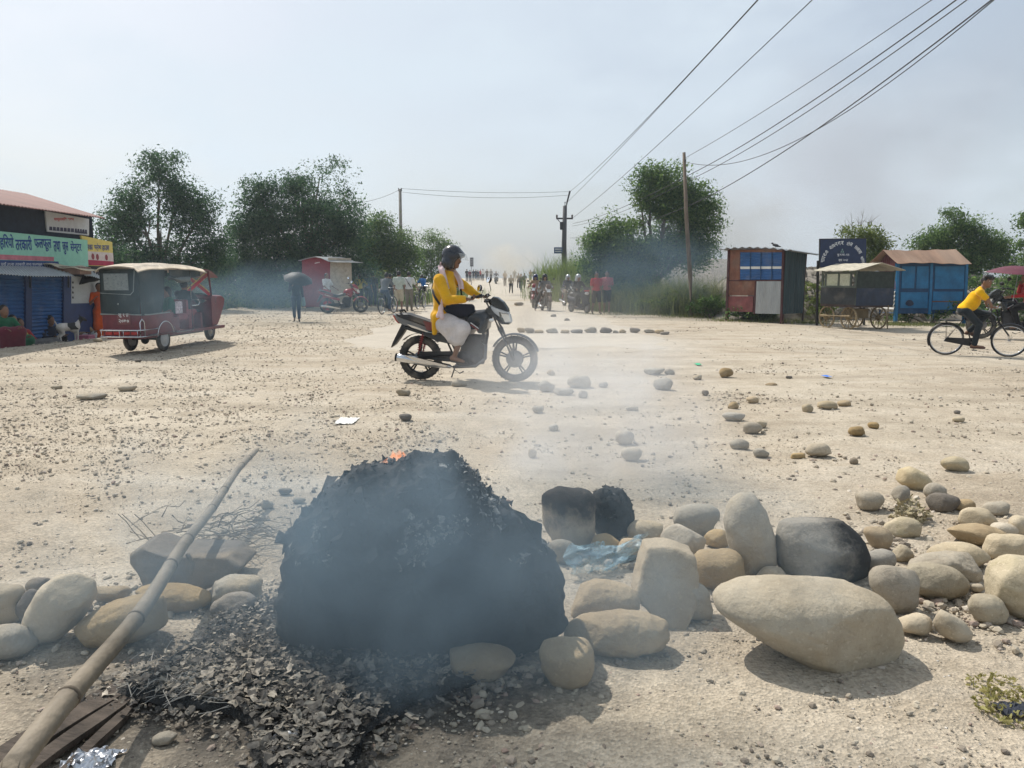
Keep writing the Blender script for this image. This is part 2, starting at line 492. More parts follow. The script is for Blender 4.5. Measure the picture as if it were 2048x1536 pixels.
# ================================================================== ground
def ground_mat():
    m, t, N, L = nt('dusty_gravel_ground')
    out = N.new('ShaderNodeOutputMaterial'); b = N.new('ShaderNodeBsdfPrincipled'); L.new(b.outputs[0], out.inputs[0])
    tc = N.new('ShaderNodeTexCoord'); o = tc.outputs['Object']
    def noise(s, d=6, r=0.6):
        n = N.new('ShaderNodeTexNoise'); n.inputs['Scale'].default_value = s; n.inputs['Detail'].default_value = d; n.inputs['Roughness'].default_value = r
        L.new(o, n.inputs['Vector']); return n.outputs[0]
    def ramp(src, p0, c0, p1, c1):
        r = N.new('ShaderNodeValToRGB'); e = r.color_ramp.elements
        e[0].position = p0; e[1].position = p1; e[0].color = tuple(c0) + (1,); e[1].color = tuple(c1) + (1,)
        L.new(src, r.inputs[0]); return r.outputs[0]
    def mix(f, a, c, mode='MIX'):
        x = N.new('ShaderNodeMixRGB'); x.blend_type = mode
        if isinstance(f, float): x.inputs[0].default_value = f
        else: L.new(f, x.inputs[0])
        L.new(a, x.inputs[1])
        if isinstance(c, tuple): x.inputs[2].default_value = c
        else: L.new(c, x.inputs[2])
        return x.outputs[0]
    def mrange(src, a, c, d=0.0, e=1.0):
        x = N.new('ShaderNodeMapRange'); x.inputs[1].default_value = a; x.inputs[2].default_value = c; x.inputs[3].default_value = d; x.inputs[4].default_value = e
        L.new(src, x.inputs[0]); return x.outputs[0]
    base = ramp(noise(0.35, 5), 0.35, (0.405, 0.347, 0.272), 0.65, (0.50, 0.448, 0.366))
    med = ramp(noise(2.3, 8, 0.7), 0.3, (0.74, 0.71, 0.67), 0.7, (1.15, 1.14, 1.12))
    c = mix(0.9, base, med, 'MULTIPLY')
    # pale powdery dust in drifts
    c = mix(mrange(noise(0.8, 9, 0.7), 0.5, 0.75, 0, 0.6), c, (0.56, 0.51, 0.43, 1))
    # swept streaks and wheel ruts running across
    mpx = N.new('ShaderNodeMapping'); mpx.inputs['Scale'].default_value = (0.11, 0.9, 1); mpx.inputs['Rotation'].default_value = (0, 0, 0.18); L.new(o, mpx.inputs[0])
    nst = N.new('ShaderNodeTexNoise'); nst.inputs['Scale'].default_value = 1.6; nst.inputs['Detail'].default_value = 6; nst.inputs['Roughness'].default_value = 0.6; nst.inputs['Distortion'].default_value = 0.4; L.new(mpx.outputs[0], nst.inputs['Vector'])
    c = mix(mrange(nst.outputs[0], 0.52, 0.68, 0, 0.55), c, (0.30, 0.255, 0.195, 1))
    c = mix(mrange(nst.outputs[0], 0.48, 0.33, 0, 0.5), c, (0.56, 0.51, 0.43, 1))
    # soot trodden into the dirt round the fire
    sv = N.new('ShaderNodeVectorMath'); sv.operation = 'SUBTRACT'; sv.inputs[1].default_value = (-0.68, 2.45, 0); L.new(o, sv.inputs[0])
    sc2 = N.new('ShaderNodeVectorMath'); sc2.operation = 'MULTIPLY'; sc2.inputs[1].default_value = (0.95, 1.75, 0); L.new(sv.outputs[0], sc2.inputs[0])
    sl = N.new('ShaderNodeVectorMath'); sl.operation = 'LENGTH'; L.new(sc2.outputs[0], sl.inputs[0])
    sn = N.new('ShaderNodeMath'); sn.operation = 'MULTIPLY_ADD'; sn.inputs[1].default_value = 1.5; L.new(noise(5, 8, 0.7), sn.inputs[0]); L.new(sl.outputs['Value'], sn.inputs[2])
    c = mix(mrange(sn.outputs[0], 1.95, 1.30, 0, 0.85), c, (0.075, 0.070, 0.065, 1))
    # greyer stony patches
    c = mix(mrange(noise(0.22, 6, 0.65), 0.55, 0.7, 0, 0.4), c, (0.36, 0.33, 0.28, 1))
    # grains: tiny cells with their own brightness
    v = N.new('ShaderNodeTexVoronoi'); v.inputs['Scale'].default_value = 85; L.new(o, v.inputs['Vector'])
    sp = N.new('ShaderNodeSeparateColor'); L.new(v.outputs['Color'], sp.inputs[0])
    c = mix(0.5, c, ramp(sp.outputs[0], 0.0, (0.5, 0.49, 0.47), 1.0, (1.3, 1.28, 1.25)), 'MULTIPLY')
    v2 = N.new('ShaderNodeTexVoronoi'); v2.inputs['Scale'].default_value = 26; v2.inputs['Randomness'].default_value = 1; L.new(o, v2.inputs['Vector'])
    s2 = N.new('ShaderNodeSeparateColor'); L.new(v2.outputs['Color'], s2.inputs[0])
    chip = N.new('ShaderNodeMath'); chip.operation = 'MULTIPLY'
    L.new(mrange(v2.outputs['Distance'], 0.16, 0.10), chip.inputs[0]); L.new(mrange(s2.outputs[1], 0.62, 0.66), chip.inputs[1])
    c = mix(chip.outputs[0], c, ramp(s2.outputs[2], 0, (0.13, 0.10, 0.08), 1, (0.62, 0.58, 0.52)))
    L.new(c, b.inputs['Base Color'])
    b.inputs['Roughness'].default_value = 0.92; b.inputs['Specular IOR Level'].default_value = 0.15
    h1 = N.new('ShaderNodeMath'); h1.operation = 'MULTIPLY_ADD'; h1.inputs[1].default_value = 0.35
    L.new(v.outputs['Distance'], h1.inputs[0]); L.new(noise(14, 9, 0.7), h1.inputs[2])
    h2 = N.new('ShaderNodeMath'); h2.operation = 'ADD'; L.new(h1.outputs[0], h2.inputs[0])
    cm = N.new('ShaderNodeMath'); cm.operation = 'MULTIPLY'; cm.inputs[1].default_value = 0.5; L.new(chip.outputs[0], cm.inputs[0]); L.new(cm.outputs[0], h2.inputs[1])
    bp = N.new('ShaderNodeBump'); bp.inputs['Strength'].default_value = 0.75; bp.inputs['Distance'].default_value = 0.022
    L.new(h2.outputs[0], bp.inputs['Height']); L.new(bp.outputs[0], b.inputs['Normal'])
    return m

def gz_np(x, y):
    ys = np.array([c[0] for c in CREST]); xs = np.array([c[1] for c in CREST])
    d = np.interp(y, ys, xs) - x
    ss = lambda a, b, v: (lambda t: t * t * (3 - 2 * t))(np.clip((v - a) / (b - a), 0, 1))
    z = 0.05 * np.exp(-((d + 0.3) / 0.7) ** 2) - 0.47 * ss(0.0, 1.1, d)
    z = z + 1.0 * ss(58, 112, y)
    return z + 0.018 * np.sin(x * 0.9 + 1.3) * np.sin(y * 0.7) * ss(2, 6, y)

def grow(a, b, s, k):
    out = [a]
    while out[-1] < b: out.append(out[-1] + s); s *= k
    return out
xp = grow(0, 3.0, 0.035, 1.0) + grow(3.05, 2500, 0.05, 1.06)
gx = np.array(sorted(set([-q for q in xp] + xp)))
gy = np.array([-2500, -900, -300, -100, -40, -15, -6, -2, 0.0, 0.4] + grow(0.6, 4.5, 0.035, 1.0) + grow(4.55, 60, 0.05, 1.025) + [64, 68, 72, 76, 80, 84, 88, 92, 96, 100, 105, 110, 116, 125, 160, 250, 400, 800, 1600, 3500])
XX, YY = np.meshgrid(gx, gy, indexing='ij')
pts = np.stack([XX.ravel(), YY.ravel(), np.zeros(XX.size)], 1)
near = np.exp(-np.maximum(0, np.hypot(pts[:, 0], pts[:, 1] - 3) - 5) / 9)
zz = gz_np(pts[:, 0], pts[:, 1]) + near * (0.035 * fbm(pts * 1.7 + 40, 3, 3) + 0.03 * fbm(pts * 7 + 80, 5, 3))
pts[:, 2] = zz
nx, ny = len(gx), len(gy)
ii = (np.arange(nx - 1)[:, None] * ny + np.arange(ny - 1)[None, :]).ravel()
ground = np_mesh('ground', pts, np.stack([ii, ii + ny, ii + ny + 1, ii + 1], 1), ground_mat())
tag(ground, 'pale dusty gravel ground of the open junction', 'ground', kind='structure')

# ---- paved road leading away
road_m = mat('worn_pavement', (0.42, 0.375, 0.31), rough=0.9, var=0.14, scale=1.2, bump=0.35, bscale=55, dust=0.5, dustcol=(0.48, 0.43, 0.355), spec=0.15)
rv = []; ncol = 36; rows = [15.3, 15.8, 16.4, 17.2, 18, 19, 20, 21, 22, 23, 24, 26, 28, 30, 33, 36, 40, 45, 50, 55, 60, 65, 70, 75, 80, 85, 90, 95, 100, 106, 112, 120, 150, 300, 900]
for y in rows:
    for j in range(ncol + 1):
        a = j / ncol * 2 - 1
        x = -0.1 - 0.016 * (y - 15) + a * (3.55 + 0.28 * math.sin(y * 1.7 + a * 3) * (1 if y < 60 else 0) + 0.1 * math.sin(y * 5.1))
        yy = y + (0.45 * math.sin(a * 5) + 0.25 * math.sin(a * 13 + 1) + 0.5 * a if y == rows[0] else 0)
        if y == rows[0]: yy = min(yy - .5, rows[1] - .15)
        rv.append((x, yy, ground_z(x, yy) + (0.003 if y == rows[0] else 0.012) + (-0.015 if abs(a) == 1 else 0)))
rf = np.array([(i * (ncol + 1) + j, i * (ncol + 1) + j + 1, (i + 1) * (ncol + 1) + j + 1, (i + 1) * (ncol + 1) + j) for i in range(len(rows) - 1) for j in range(ncol)])
tag(np_mesh('road', np.array(rv), rf, road_m), 'smooth pale road running straight away from the junction', 'road', kind='structure')

# ================================================================== loose gravel (countless)
ICO_V = []; ph = (1 + 5 ** .5) / 2
for a in (-1, 1):
    for b in (-ph, ph): ICO_V += [(0, a, b), (a, b, 0), (b, 0, a)]
ICO_V = np.array(ICO_V) / math.sqrt(1 + ph * ph)
def hull_ico():
    F = []
    for i in range(12):
        for j in range(i + 1, 12):
            for k in range(j + 1, 12):
                a, b, c = ICO_V[[i, j, k]]
                if max(np.linalg.norm(a - b), np.linalg.norm(b - c), np.linalg.norm(a - c)) < 1.06:
                    F.append((i, j, k) if np.dot(np.cross(b - a, c - a), a) > 0 else (i, k, j))
    return np.array(F)
ICO_F = hull_ico()

def pebble_mat():
    m, t, N, L = nt('mixed_river_pebbles')
    out = N.new('ShaderNodeOutputMaterial'); b = N.new('ShaderNodeBsdfPrincipled'); L.new(b.outputs[0], out.inputs[0])
    g = N.new('ShaderNodeNewGeometry'); r = N.new('ShaderNodeValToRGB'); e = r.color_ramp.elements
    e[0].color = (0.19, 0.16, 0.13, 1); e[1].color = (0.55, 0.50, 0.42, 1)
    for p, c in ((0.25, (0.33, 0.285, 0.225, 1)), (0.5, (0.41, 0.36, 0.28, 1)), (0.8, (0.47, 0.415, 0.33, 1)), (0.9, (0.30, 0.22, 0.18, 1))):
        q = e.new(p); q.color = c
    L.new(g.outputs['Random Per Island'], r.inputs[0]); L.new(r.outputs[0], b.inputs['Base Color'])
    b.inputs['Roughness'].default_value = 0.9; b.inputs['Specular IOR Level'].default_value = 0.2
    return m
PEB = pebble_mat()

def pebbles(n, xy, size, name, label, seed, flat=(0.35, 0.8)):
    r = np.random.default_rng(seed)
    x, y = xy(r, n); n = len(x)
    s = size(r, n, x, y)
    th = r.random(n) * 2 * PI; c, si = np.cos(th), np.sin(th)
    sc = np.stack([s * (0.8 + 0.5 * r.random(n)), s * (0.6 + 0.4 * r.random(n)), s * (flat[0] + (flat[1] - flat[0]) * r.random(n))], 1)
    base = ICO_V[None] * (1 + 0.28 * (r.random((n, 12, 1)) - 0.5))
    v = base * sc[:, None, :]
    tl = (r.random((n, 1)) - 0.5) * 0.7
    vx = v[..., 0] * np.cos(tl) - v[..., 2] * np.sin(tl); vz = v[..., 0] * np.sin(tl) + v[..., 2] * np.cos(tl)
    X = vx * c[:, None] - v[..., 1] * si[:, None] + x[:, None]; Y = vx * si[:, None] + v[..., 1] * c[:, None] + y[:, None]
    Z = vz + (gz_np(x, y) + sc[:, 2] * 0.35)[:, None]
    V = np.stack([X, Y, Z], -1).reshape(-1, 3)
    F = (ICO_F[None] + 12 * np.arange(n)[:, None, None]).reshape(-1, 3)
    o = np_mesh(name, V, F, PEB, smooth=False)
    return tag(o, label, 'gravel', kind='stuff')

def fan(r, n, y0, y1, power, half=0.74):
    y = y0 * (y1 / y0) ** (r.random(n) ** power)
    return (r.random(n) * 2 - 1) * half * (y + 0.4), y

def clump(x, y, s, seed, th):
    p = np.stack([x * s + 100, y * s + 100, np.full_like(x, 3.3)], 1)
    return fbm(p, seed, 3) > th

def xy_near(r, n):
    x, y = fan(r, n, 1.3, 9, 1.0)
    k = clump(x, y, 1.6, 21, -0.06) | (r.random(n) < 0.35)
    return x[k], y[k]
pebbles(26000, xy_near, lambda r, n, x, y: 0.0022 * np.minimum(np.exp(r.exponential(0.55, n)), 6) * (0.8 + y * 0.12), 'loose_gravel', 'fine grit and small stones strewn over the near ground', 1)
def xy_mid(r, n):
    x, y = fan(r, n, 5, 34, 0.8)
    road = (np.abs(x + 0.1) < 3.5) & (y > 15.3)
    left = x < -0.12 * y + 0.3
    k = (left & (clump(x, y, 0.55, 31, -0.12) | (r.random(n) < .35))) | (r.random(n) < 0.10) | ((x > 2) & clump(x, y, 0.7, 33, 0.10))
    k &= ~(road & (r.random(n) < 0.96))
    return x[k], y[k]
pebbles(95000, xy_mid, lambda r, n, x, y: 0.0050 * np.minimum(np.exp(r.exponential(0.42, n)), 4.5) * (0.6 + y * 0.035), 'scattered_gravel', 'dark and pale stones scattered thickly across the open ground', 2)

# ================================================================== far hazy land at the horizon
land = mat('far_scrub', (0.10, 0.13, 0.06), var=0.4, scale=0.03, rough=0.95)
# ================================================================== boulders and stones
def stone_mat(name, a, b, soot=None, lichen=0.0, axis=0):
    m, t, N, L = nt(name)
    out = N.new('ShaderNodeOutputMaterial'); bs = N.new('ShaderNodeBsdfPrincipled'); L.new(bs.outputs[0], out.inputs[0])
    tc = N.new('ShaderNodeTexCoord'); oi = N.new('ShaderNodeObjectInfo')
    ad = N.new('ShaderNodeVectorMath'); ad.operation = 'ADD'; sc = N.new('ShaderNodeVectorMath'); sc.operation = 'SCALE'
    sc.inputs[0].default_value = (7, 13, 29); L.new(oi.outputs['Random'], sc.inputs['Scale'])
    L.new(tc.outputs['Object'], ad.inputs[0]); L.new(sc.outputs[0], ad.inputs[1]); o = ad.outputs[0]
    def noise(s, d=6, r=0.6):
        n = N.new('ShaderNodeTexNoise'); n.inputs['Scale'].default_value = s; n.inputs['Detail'].default_value = d; n.inputs['Roughness'].default_value = r
        L.new(o, n.inputs['Vector']); return n.outputs[0]
    r = N.new('ShaderNodeValToRGB'); e = r.color_ramp.elements
    e[0].position = 0.3; e[1].position = 0.72; e[0].color = a + (1,); e[1].color = b + (1,)
    L.new(noise(4.5, 8, 0.62), r.inputs[0]); c = r.outputs[0]
    def over(src, p0, p1, col, amt, mode='MIX'):
        nonlocal c
        q = N.new('ShaderNodeMapRange'); q.inputs[1].default_value = p0; q.inputs[2].default_value = p1; q.inputs[4].default_value = amt
        L.new(src, q.inputs[0]); x = N.new('ShaderNodeMixRGB'); x.blend_type = mode; x.inputs[2].default_value = col + (1,)
        L.new(q.outputs[0], x.inputs[0]); L.new(c, x.inputs[1]); c = x.outputs[0]
    over(noise(38, 5, 0.75), 0.56, 0.72, tuple(x * 0.62 for x in a), 0.55)
    over(noise(2.2, 4), 0.52, 0.7, (0.50, 0.40, 0.27), 0.4)
    over(noise(70, 3, 0.6), 0.6, 0.7, tuple(min(.8, x * 1.35) for x in b), 0.5)
    rdg = N.new('ShaderNodeMath'); rdg.operation = 'SUBTRACT'; rdg.inputs[1].default_value = 0.5; L.new(noise(3.2, 5, 0.55), rdg.inputs[0]); rab = N.new('ShaderNodeMath'); rab.operation = 'ABSOLUTE'; L.new(rdg.outputs[0], rab.inputs[0])
    over(rab.outputs[0], 0.008, 0.0, tuple(x * 0.6 for x in a), 0.28)
    over(noise(1.6, 6, 0.7), 0.5, 0.66, tuple(x * 0.72 for x in a), 0.6)
    if lichen: over(noise(6, 6, 0.7), 0.55, 0.68, (0.30, 0.27, 0.12), lichen)
    if soot is not None:
        sx = N.new('ShaderNodeSeparateXYZ'); L.new(tc.outputs['Object'], sx.inputs[0])
        q = N.new('ShaderNodeMath'); q.operation = 'MULTIPLY_ADD'; q.inputs[1].default_value = 1.0; L.new(sx.outputs[axis], q.inputs[0])
        q2 = N.new('ShaderNodeMath'); q2.operation = 'MULTIPLY'; q2.inputs[1].default_value = 0.5; L.new(noise(5, 7, 0.7), q2.inputs[0]); L.new(q2.outputs[0], q.inputs[2])
        over(q.outputs[0], soot, soot + 0.13, (0.022, 0.022, 0.024), 0.95)
    hv_ = N.new('ShaderNodeHueSaturation'); vr = N.new('ShaderNodeMapRange'); vr.inputs[3].default_value = 0.72; vr.inputs[4].default_value = 1.12; L.new(oi.outputs['Random'], vr.inputs[0]); L.new(vr.outputs[0], hv_.inputs['Value'])
    vs2 = N.new('ShaderNodeMath'); vs2.operation = 'FRACT'; vm = N.new('ShaderNodeMath'); vm.operation = 'MULTIPLY'; vm.inputs[1].default_value = 7.3; L.new(oi.outputs['Random'], vm.inputs[0]); L.new(vm.outputs[0], vs2.inputs[0])
    vr2 = N.new('ShaderNodeMapRange'); vr2.inputs[3].default_value = 0.95; vr2.inputs[4].default_value = 1.4; L.new(vs2.outputs[0], vr2.inputs[0]); L.new(vr2.outputs[0], hv_.inputs['Saturation'])
    L.new(c, hv_.inputs['Color']); L.new(hv_.outputs[0], bs.inputs['Base Color']); bs.inputs['Roughness'].default_value = 0.88; bs.inputs['Specular IOR Level'].default_value = 0.2
    h = N.new('ShaderNodeMath'); h.operation = 'MULTIPLY_ADD'; h.inputs[1].default_value = 0.35; L.new(noise(95, 6, 0.7), h.inputs[0]); L.new(noise(17, 7, 0.62), h.inputs[2])
    bp = N.new('ShaderNodeBump'); bp.inputs['Strength'].default_value = 0.75; bp.inputs['Distance'].default_value = 0.014
    L.new(h.outputs[0], bp.inputs['Height']); L.new(bp.outputs[0], bs.inputs['Normal'])
    return m
ST = {'scorched': stone_mat('scorched_stone', (0.26, 0.215, 0.16), (0.36, 0.30, 0.22), soot=0.20, axis=2),
      'pale': stone_mat('pale_cream_stone', (0.40, 0.345, 0.265), (0.53, 0.475, 0.385)),
      'grey': stone_mat('grey_stone', (0.30, 0.275, 0.235), (0.42, 0.39, 0.335)),
      'brown': stone_mat('brown_stone', (0.34, 0.265, 0.175), (0.47, 0.38, 0.26)),
      'olive': stone_mat('mossy_stone', (0.36, 0.305, 0.215), (0.50, 0.44, 0.33), lichen=0.22),
      'dark': stone_mat('dark_stone', (0.15, 0.135, 0.12), (0.25, 0.225, 0.195)),
      'sooty': stone_mat('sooty_stone', (0.32, 0.295, 0.255), (0.44, 0.405, 0.345), soot=0.20),
      'char': stone_mat('charred_stone', (0.035, 0.035, 0.036), (0.10, 0.095, 0.085)),
      'concrete': stone_mat('broken_concrete', (0.35, 0.305, 0.245), (0.48, 0.425, 0.345))}

def resample(poly, n):
    p = np.array(poly, float); q = np.vstack([p, p[:1]]); seg = np.hypot(*np.diff(q, axis=0).T); s = np.concatenate([[0], np.cumsum(seg)])
    t = np.linspace(0, s[-1], n, endpoint=False)
    o = np.stack([np.interp(t, s, q[:, 0]), np.interp(t, s, q[:, 1])], 1)
    return o

def soften(o, it):
    for _ in range(it): o = 0.25 * np.roll(o, 1, 0) + 0.5 * o + 0.25 * np.roll(o, -1, 0)
    return o

def rock(shape, label, stone='pale', thick=0.8, alpha=0.85, rough=0.03, sink=0.10, seed=None, n=None, name='boulder', cat='boulder', group=None, soft=3, lift=0.0, material=None, freq=2.2, facets=3, lean=0.0):
    """shape: bbox (u0,v0,u1,v1) or outline in pixels. Gives a stone of that silhouette, real depth, resting on the ground."""
    seed = seed if seed is not None else abs(hash(label)) % 1000 if False else sum(ord(c) * (i + 1) for i, c in enumerate(label)) % 997
    r = np.random.default_rng(seed)
    if len(shape) == 4 and not isinstance(shape[0], (tuple, list)):
        u0, v0, u1, v1 = shape; th = np.linspace(0, 2 * PI, 72, endpoint=False)
        ex = 2.0 + 0.7 * r.random(); ct, st = np.cos(th), np.sin(th)
        rr = (np.abs(ct) ** ex + np.abs(st) ** ex) ** (-1 / ex) * (1 + 0.07 * np.cos(2 * th + r.random() * 6) + 0.07 * np.cos(3 * th + r.random() * 6) + 0.03 * np.cos(5 * th + r.random() * 6))
        px = np.stack([rr * ct, -rr * st], 1)
        lo, hi = px.min(0), px.max(0)
        out = (px - lo) / (hi - lo) * np.array([u1 - u0, v1 - v0]) + np.array([u0, v0])
        big = max(u1 - u0, v1 - v0)
    else:
        a = np.array(shape, float); big = (a.max(0) - a.min(0)).max(); out = None
    nu = n or int(min(96, max(16, big * 0.45))); nv = max(8, nu // 2)
    if out is None: out = soften(resample(shape, nu * 2), soft)[::2] if True else out
    else: out = resample(out, nu)
    lo, hi = out.min(0), out.max(0); uc, vc = (lo + hi) / 2
    rc = ray(uc, vc); tana = -rc.z / rc.y
    hh = (hi[1] - lo[1]) / 2 / FPX; ww = (hi[0] - lo[0]) / 2 / FPX       # half sizes per metre of distance
    T = thick * 0.5 * (hh + ww)
    if T * tana > 0.72 * hh: T = 0.72 * hh / tana
    shrink = math.sqrt(max(0.2, 1 - (T * tana / hh) ** 2))
    # ring on the vertical plane at distance 1
    R = np.array([[ray(u, v).x / ray(u, v).y, ray(u, v).z / ray(u, v).y] for u, v in out])
    C = R.mean(0) * 0.5 + 0.5 * np.array([rc.x / rc.y, rc.z / rc.y])
    D2 = R - C; D2[:, 1] *= shrink
    phi = np.linspace(-PI / 2, PI / 2, nv + 1)
    cf = np.abs(np.cos(phi)) ** alpha; sf = np.sin(phi)
    if alpha <= 0.35:        # broken block: flat faces with a worn arris
        q_ = np.linspace(0, 1, nv + 1); kx = [0, .14, .28, .33, .38, .62, .67, .72, .86, 1]
        cf = np.interp(q_, kx, [0, .5, .90, .97, 1, 1, .97, .90, .5, 0]); sf = np.interp(q_, kx, [-1, -1, -1, -.95, -.85, .85, .95, 1, 1, 1])
    V = np.zeros((nv + 1, len(out), 3))
    V[:, :, 0] = cf[:, None] * D2[None, :, 0]; V[:, :, 2] = cf[:, None] * D2[None, :, 1]; V[:, :, 1] = (sf * T)[:, None]
    V = V.reshape(-1, 3); V[:, 1] += lean * V[:, 2]
    size = 0.5 * (hh + ww)
    d = V / (np.linalg.norm(V, axis=1, keepdims=True) + 1e-9)
    q = V / size
    V = V + d * (size * rough * 4 * fbm(q * freq + 50 + seed * 0.37, seed % 90, 4))[:, None]
    # worn facets and pits
    for kf in range(facets):
        fn_ = r.normal(size=3); fn_ /= np.linalg.norm(fn_); dd = V @ fn_; lim = dd.max() * (0.70 + 0.2 * r.random())
        over_ = np.maximum(0, dd - lim); V = V - fn_[None] * (over_ * 0.8)[:, None]
    rg = np.abs(fbm(V / size * 2.6 + 90 + seed, (seed + 7) % 80, 4)); V = V - d * (size * rough * 2.2 * np.maximum(0, 0.10 - rg) * 6 * 0.6)[:, None]
    V = V + d * (size * rough * 1.1 * fbm(V / size * 8 + 33 + seed, (seed + 3) % 80, 3))[:, None]
    # distance so that the stone rests on the ground
    lo_d, hi_d = 0.3, 90.0
    for _ in range(40):
        m = 0.5 * (lo_d + hi_d)
        p0 = np.array([C[0] * m, m, CAM_H + C[1] * m])
        mz = (V[:, 2].min() * m + p0[2]); g = ground_z(p0[0], p0[1]) + lift - sink * 2 * hh * m
        if mz > g: lo_d = m
        else: hi_d = m
    W = V * m
    nn = len(out); i = np.arange(nv)[:, None] * nn; j = np.arange(nn)[None, :]
    a = (i + j).ravel(); b = (i + (j + 1) % nn).ravel()
    F = np.stack([a, b, b + nn, a + nn], 1)
    o = np_mesh(name, W, F, material or ST[stone])
    o.location = (C[0] * m, m, CAM_H + C[1] * m)
    return tag(o, label, cat, group)

G1 = 'boulders and cobbles of the roadblock'
rock([(1425, 1190), (1440, 1170), (1475, 1154), (1550, 1147), (1640, 1149), (1720, 1162), (1772, 1190), (1798, 1240), (1802, 1285), (1780, 1325), (1725, 1345), (1655, 1350), (1590, 1328), (1520, 1282), (1468, 1240), (1432, 1212)],
     'largest cream boulder, wedge shaped, in front at the right', 'pale', 0.75, 0.72, 0.022, facets=1, sink=0.17, group=G1)
rock([(1549, 1060), (1568, 1030), (1615, 1017), (1680, 1033), (1722, 1072), (1736, 1110), (1730, 1150), (1690, 1165), (1570, 1165), (1550, 1120)],
     'big round grey boulder blackened by soot on its right side', 'sooty', 0.85, 0.75, 0.02, group=G1)
rock([(1446, 1040), (1460, 1000), (1482, 984), (1508, 984), (1530, 1015), (1548, 1070), (1552, 1130), (1530, 1165), (1480, 1165), (1462, 1120)],
     'tall upright tan boulder standing on end beside the sooty one', 'grey', 0.7, 0.8, 0.02, group=G1)
rock((1343, 1006, 1440, 1075), 'half round grey boulder behind, left of the upright one', 'grey', 0.8, group=G1)
rock((1320, 1046, 1417, 1110), 'smooth oval buff boulder resting in front of the half round grey one', 'pale', 0.9, lift=0.05, group=G1)
rock((1254, 1040, 1330, 1090), 'knobbly pale boulder left of the oval buff one', 'pale', 0.9, 0.8, 0.05, group=G1)
rock((1375, 1096, 1492, 1190), 'rounded tan boulder right of the broken concrete chunk', 'brown', 0.9, group=G1)
rock((1345, 1160, 1425, 1245), 'grey boulder half hidden below the rounded tan one', 'grey', 0.8, group=G1)
rock((1130, 1156, 1280, 1262), 'wide domed brown boulder left of the broken concrete chunk', 'brown', 0.85, group=G1)
rock([(1128, 1255), (1150, 1233), (1200, 1222), (1250, 1214), (1300, 1222), (1335, 1240), (1343, 1270), (1325, 1300), (1270, 1314), (1190, 1316), (1150, 1300), (1130, 1280)],
     'long lumpy boulder lying in front of the wide domed brown one', 'brown', 0.75, 0.8, 0.035, group=G1)
rock([(1077, 1300), (1088, 1278), (1130, 1271), (1175, 1276), (1189, 1296), (1190, 1335), (1178, 1368), (1140, 1383), (1100, 1368), (1082, 1340)],
     'squarish brown cobble nearest the viewer right of the burning heap', 'brown', 0.85, 0.7, 0.022, group=G1)
rock((870, 1284, 1034, 1368), 'oval brown boulder against the foot of the burning heap', 'brown', 0.8, 0.8, group=G1)
rock((1078, 970, 1192, 1105), 'scorched boulder behind the right end of the burning heap', 'scorched', 0.8, 0.8, 0.03, group=G1)
rock((1182, 1066, 1244, 1112), 'small brown boulder behind the blue plastic bag', 'brown', group=G1)
rock((1228, 1075, 1312, 1120), 'pinkish brown cobble behind the blue plastic bag', 'brown', 0.9, 0.8, 0.05, group=G1)
rock((1095, 1078, 1152, 1130), 'grey cobble at the right edge of the burning heap, left of the bag', 'grey', group=G1)
rock((1406, 1058, 1456, 1100), 'small cobble squeezed between the oval buff and the upright boulder', 'brown', group=G1)
rock((1510, 1131, 1575, 1175), 'little rounded stone peeping over the largest boulder', 'pale', group=G1)
rock((1740, 1126, 1836, 1228), 'rounded buff boulder behind the right end of the largest one', 'pale', 0.85, 0.8, group=G1)
rock([(1808, 1150), (1825, 1128), (1870, 1122), (1915, 1135), (1937, 1160), (1928, 1185), (1895, 1200), (1850, 1198), (1825, 1185)],
     'olive oval boulder with a shaded face beside the rounded buff one', 'olive', 0.85, 0.75, 0.025, group=G1)
rock((1795, 1224, 1864, 1272), 'small white flat cobble touching the largest boulder', 'pale', 0.9, group=G1)
rock([(1865, 1240), (1872, 1218), (1890, 1214), (1925, 1238), (1943, 1265), (1935, 1282), (1905, 1287), (1878, 1270)],
     'egg shaped tan cobble standing alone at the right front', 'pale', 0.9, 0.8, 0.02, group=G1)
rock([(1934, 1215), (1945, 1190), (1975, 1185), (2000, 1192), (2013, 1220), (2005, 1245), (1975, 1252), (1945, 1240)],
     'grey green cobble in front of the boulder at the right edge', 'olive', 0.9, 0.75, 0.025, group=G1)
rock([(1966, 1150), (1985, 1122), (2030, 1108), (2090, 1112), (2130, 1150), (2130, 1220), (2070, 1245), (2010, 1230), (1975, 1195)],
     'very large boulder cut off by the right edge', 'olive', 0.85, 0.8, 0.025, group=G1)
rock((1728, 1052, 1785, 1103), 'smooth brownish cobble just right of the sooty boulder', 'brown', 0.9, group=G1)
rock((1725, 1096, 1790, 1145), 'grey cobble tucked under the right side of the sooty boulder', 'grey', 0.9, group=G1)
rock((1768, 1033, 1841, 1077), 'yellowish oval cobble in front of a dry weed', 'olive', 0.9, 0.8, group=G1)
rock([(1896, 1062), (1925, 1048), (1965, 1045), (2005, 1058), (2022, 1075), (2000, 1090), (1950, 1092), (1915, 1082)],
     'flat spindle shaped ochre boulder', 'brown', 0.9, 0.85, group=G1)
rock((1848, 1082, 1978, 1140), 'long pale boulder behind the rough ridged one', 'pale', 0.8, 0.85, 0.03, group=G1)
rock((1818, 1101, 1968, 1172), 'long rough ridged boulder behind the olive oval one', 'pale', 0.75, 0.8, 0.05, group=G1)
rock((1968, 1066, 2075, 1125), 'rounded pale boulder with dark spots at the right edge', 'pale', 0.85, group=G1)
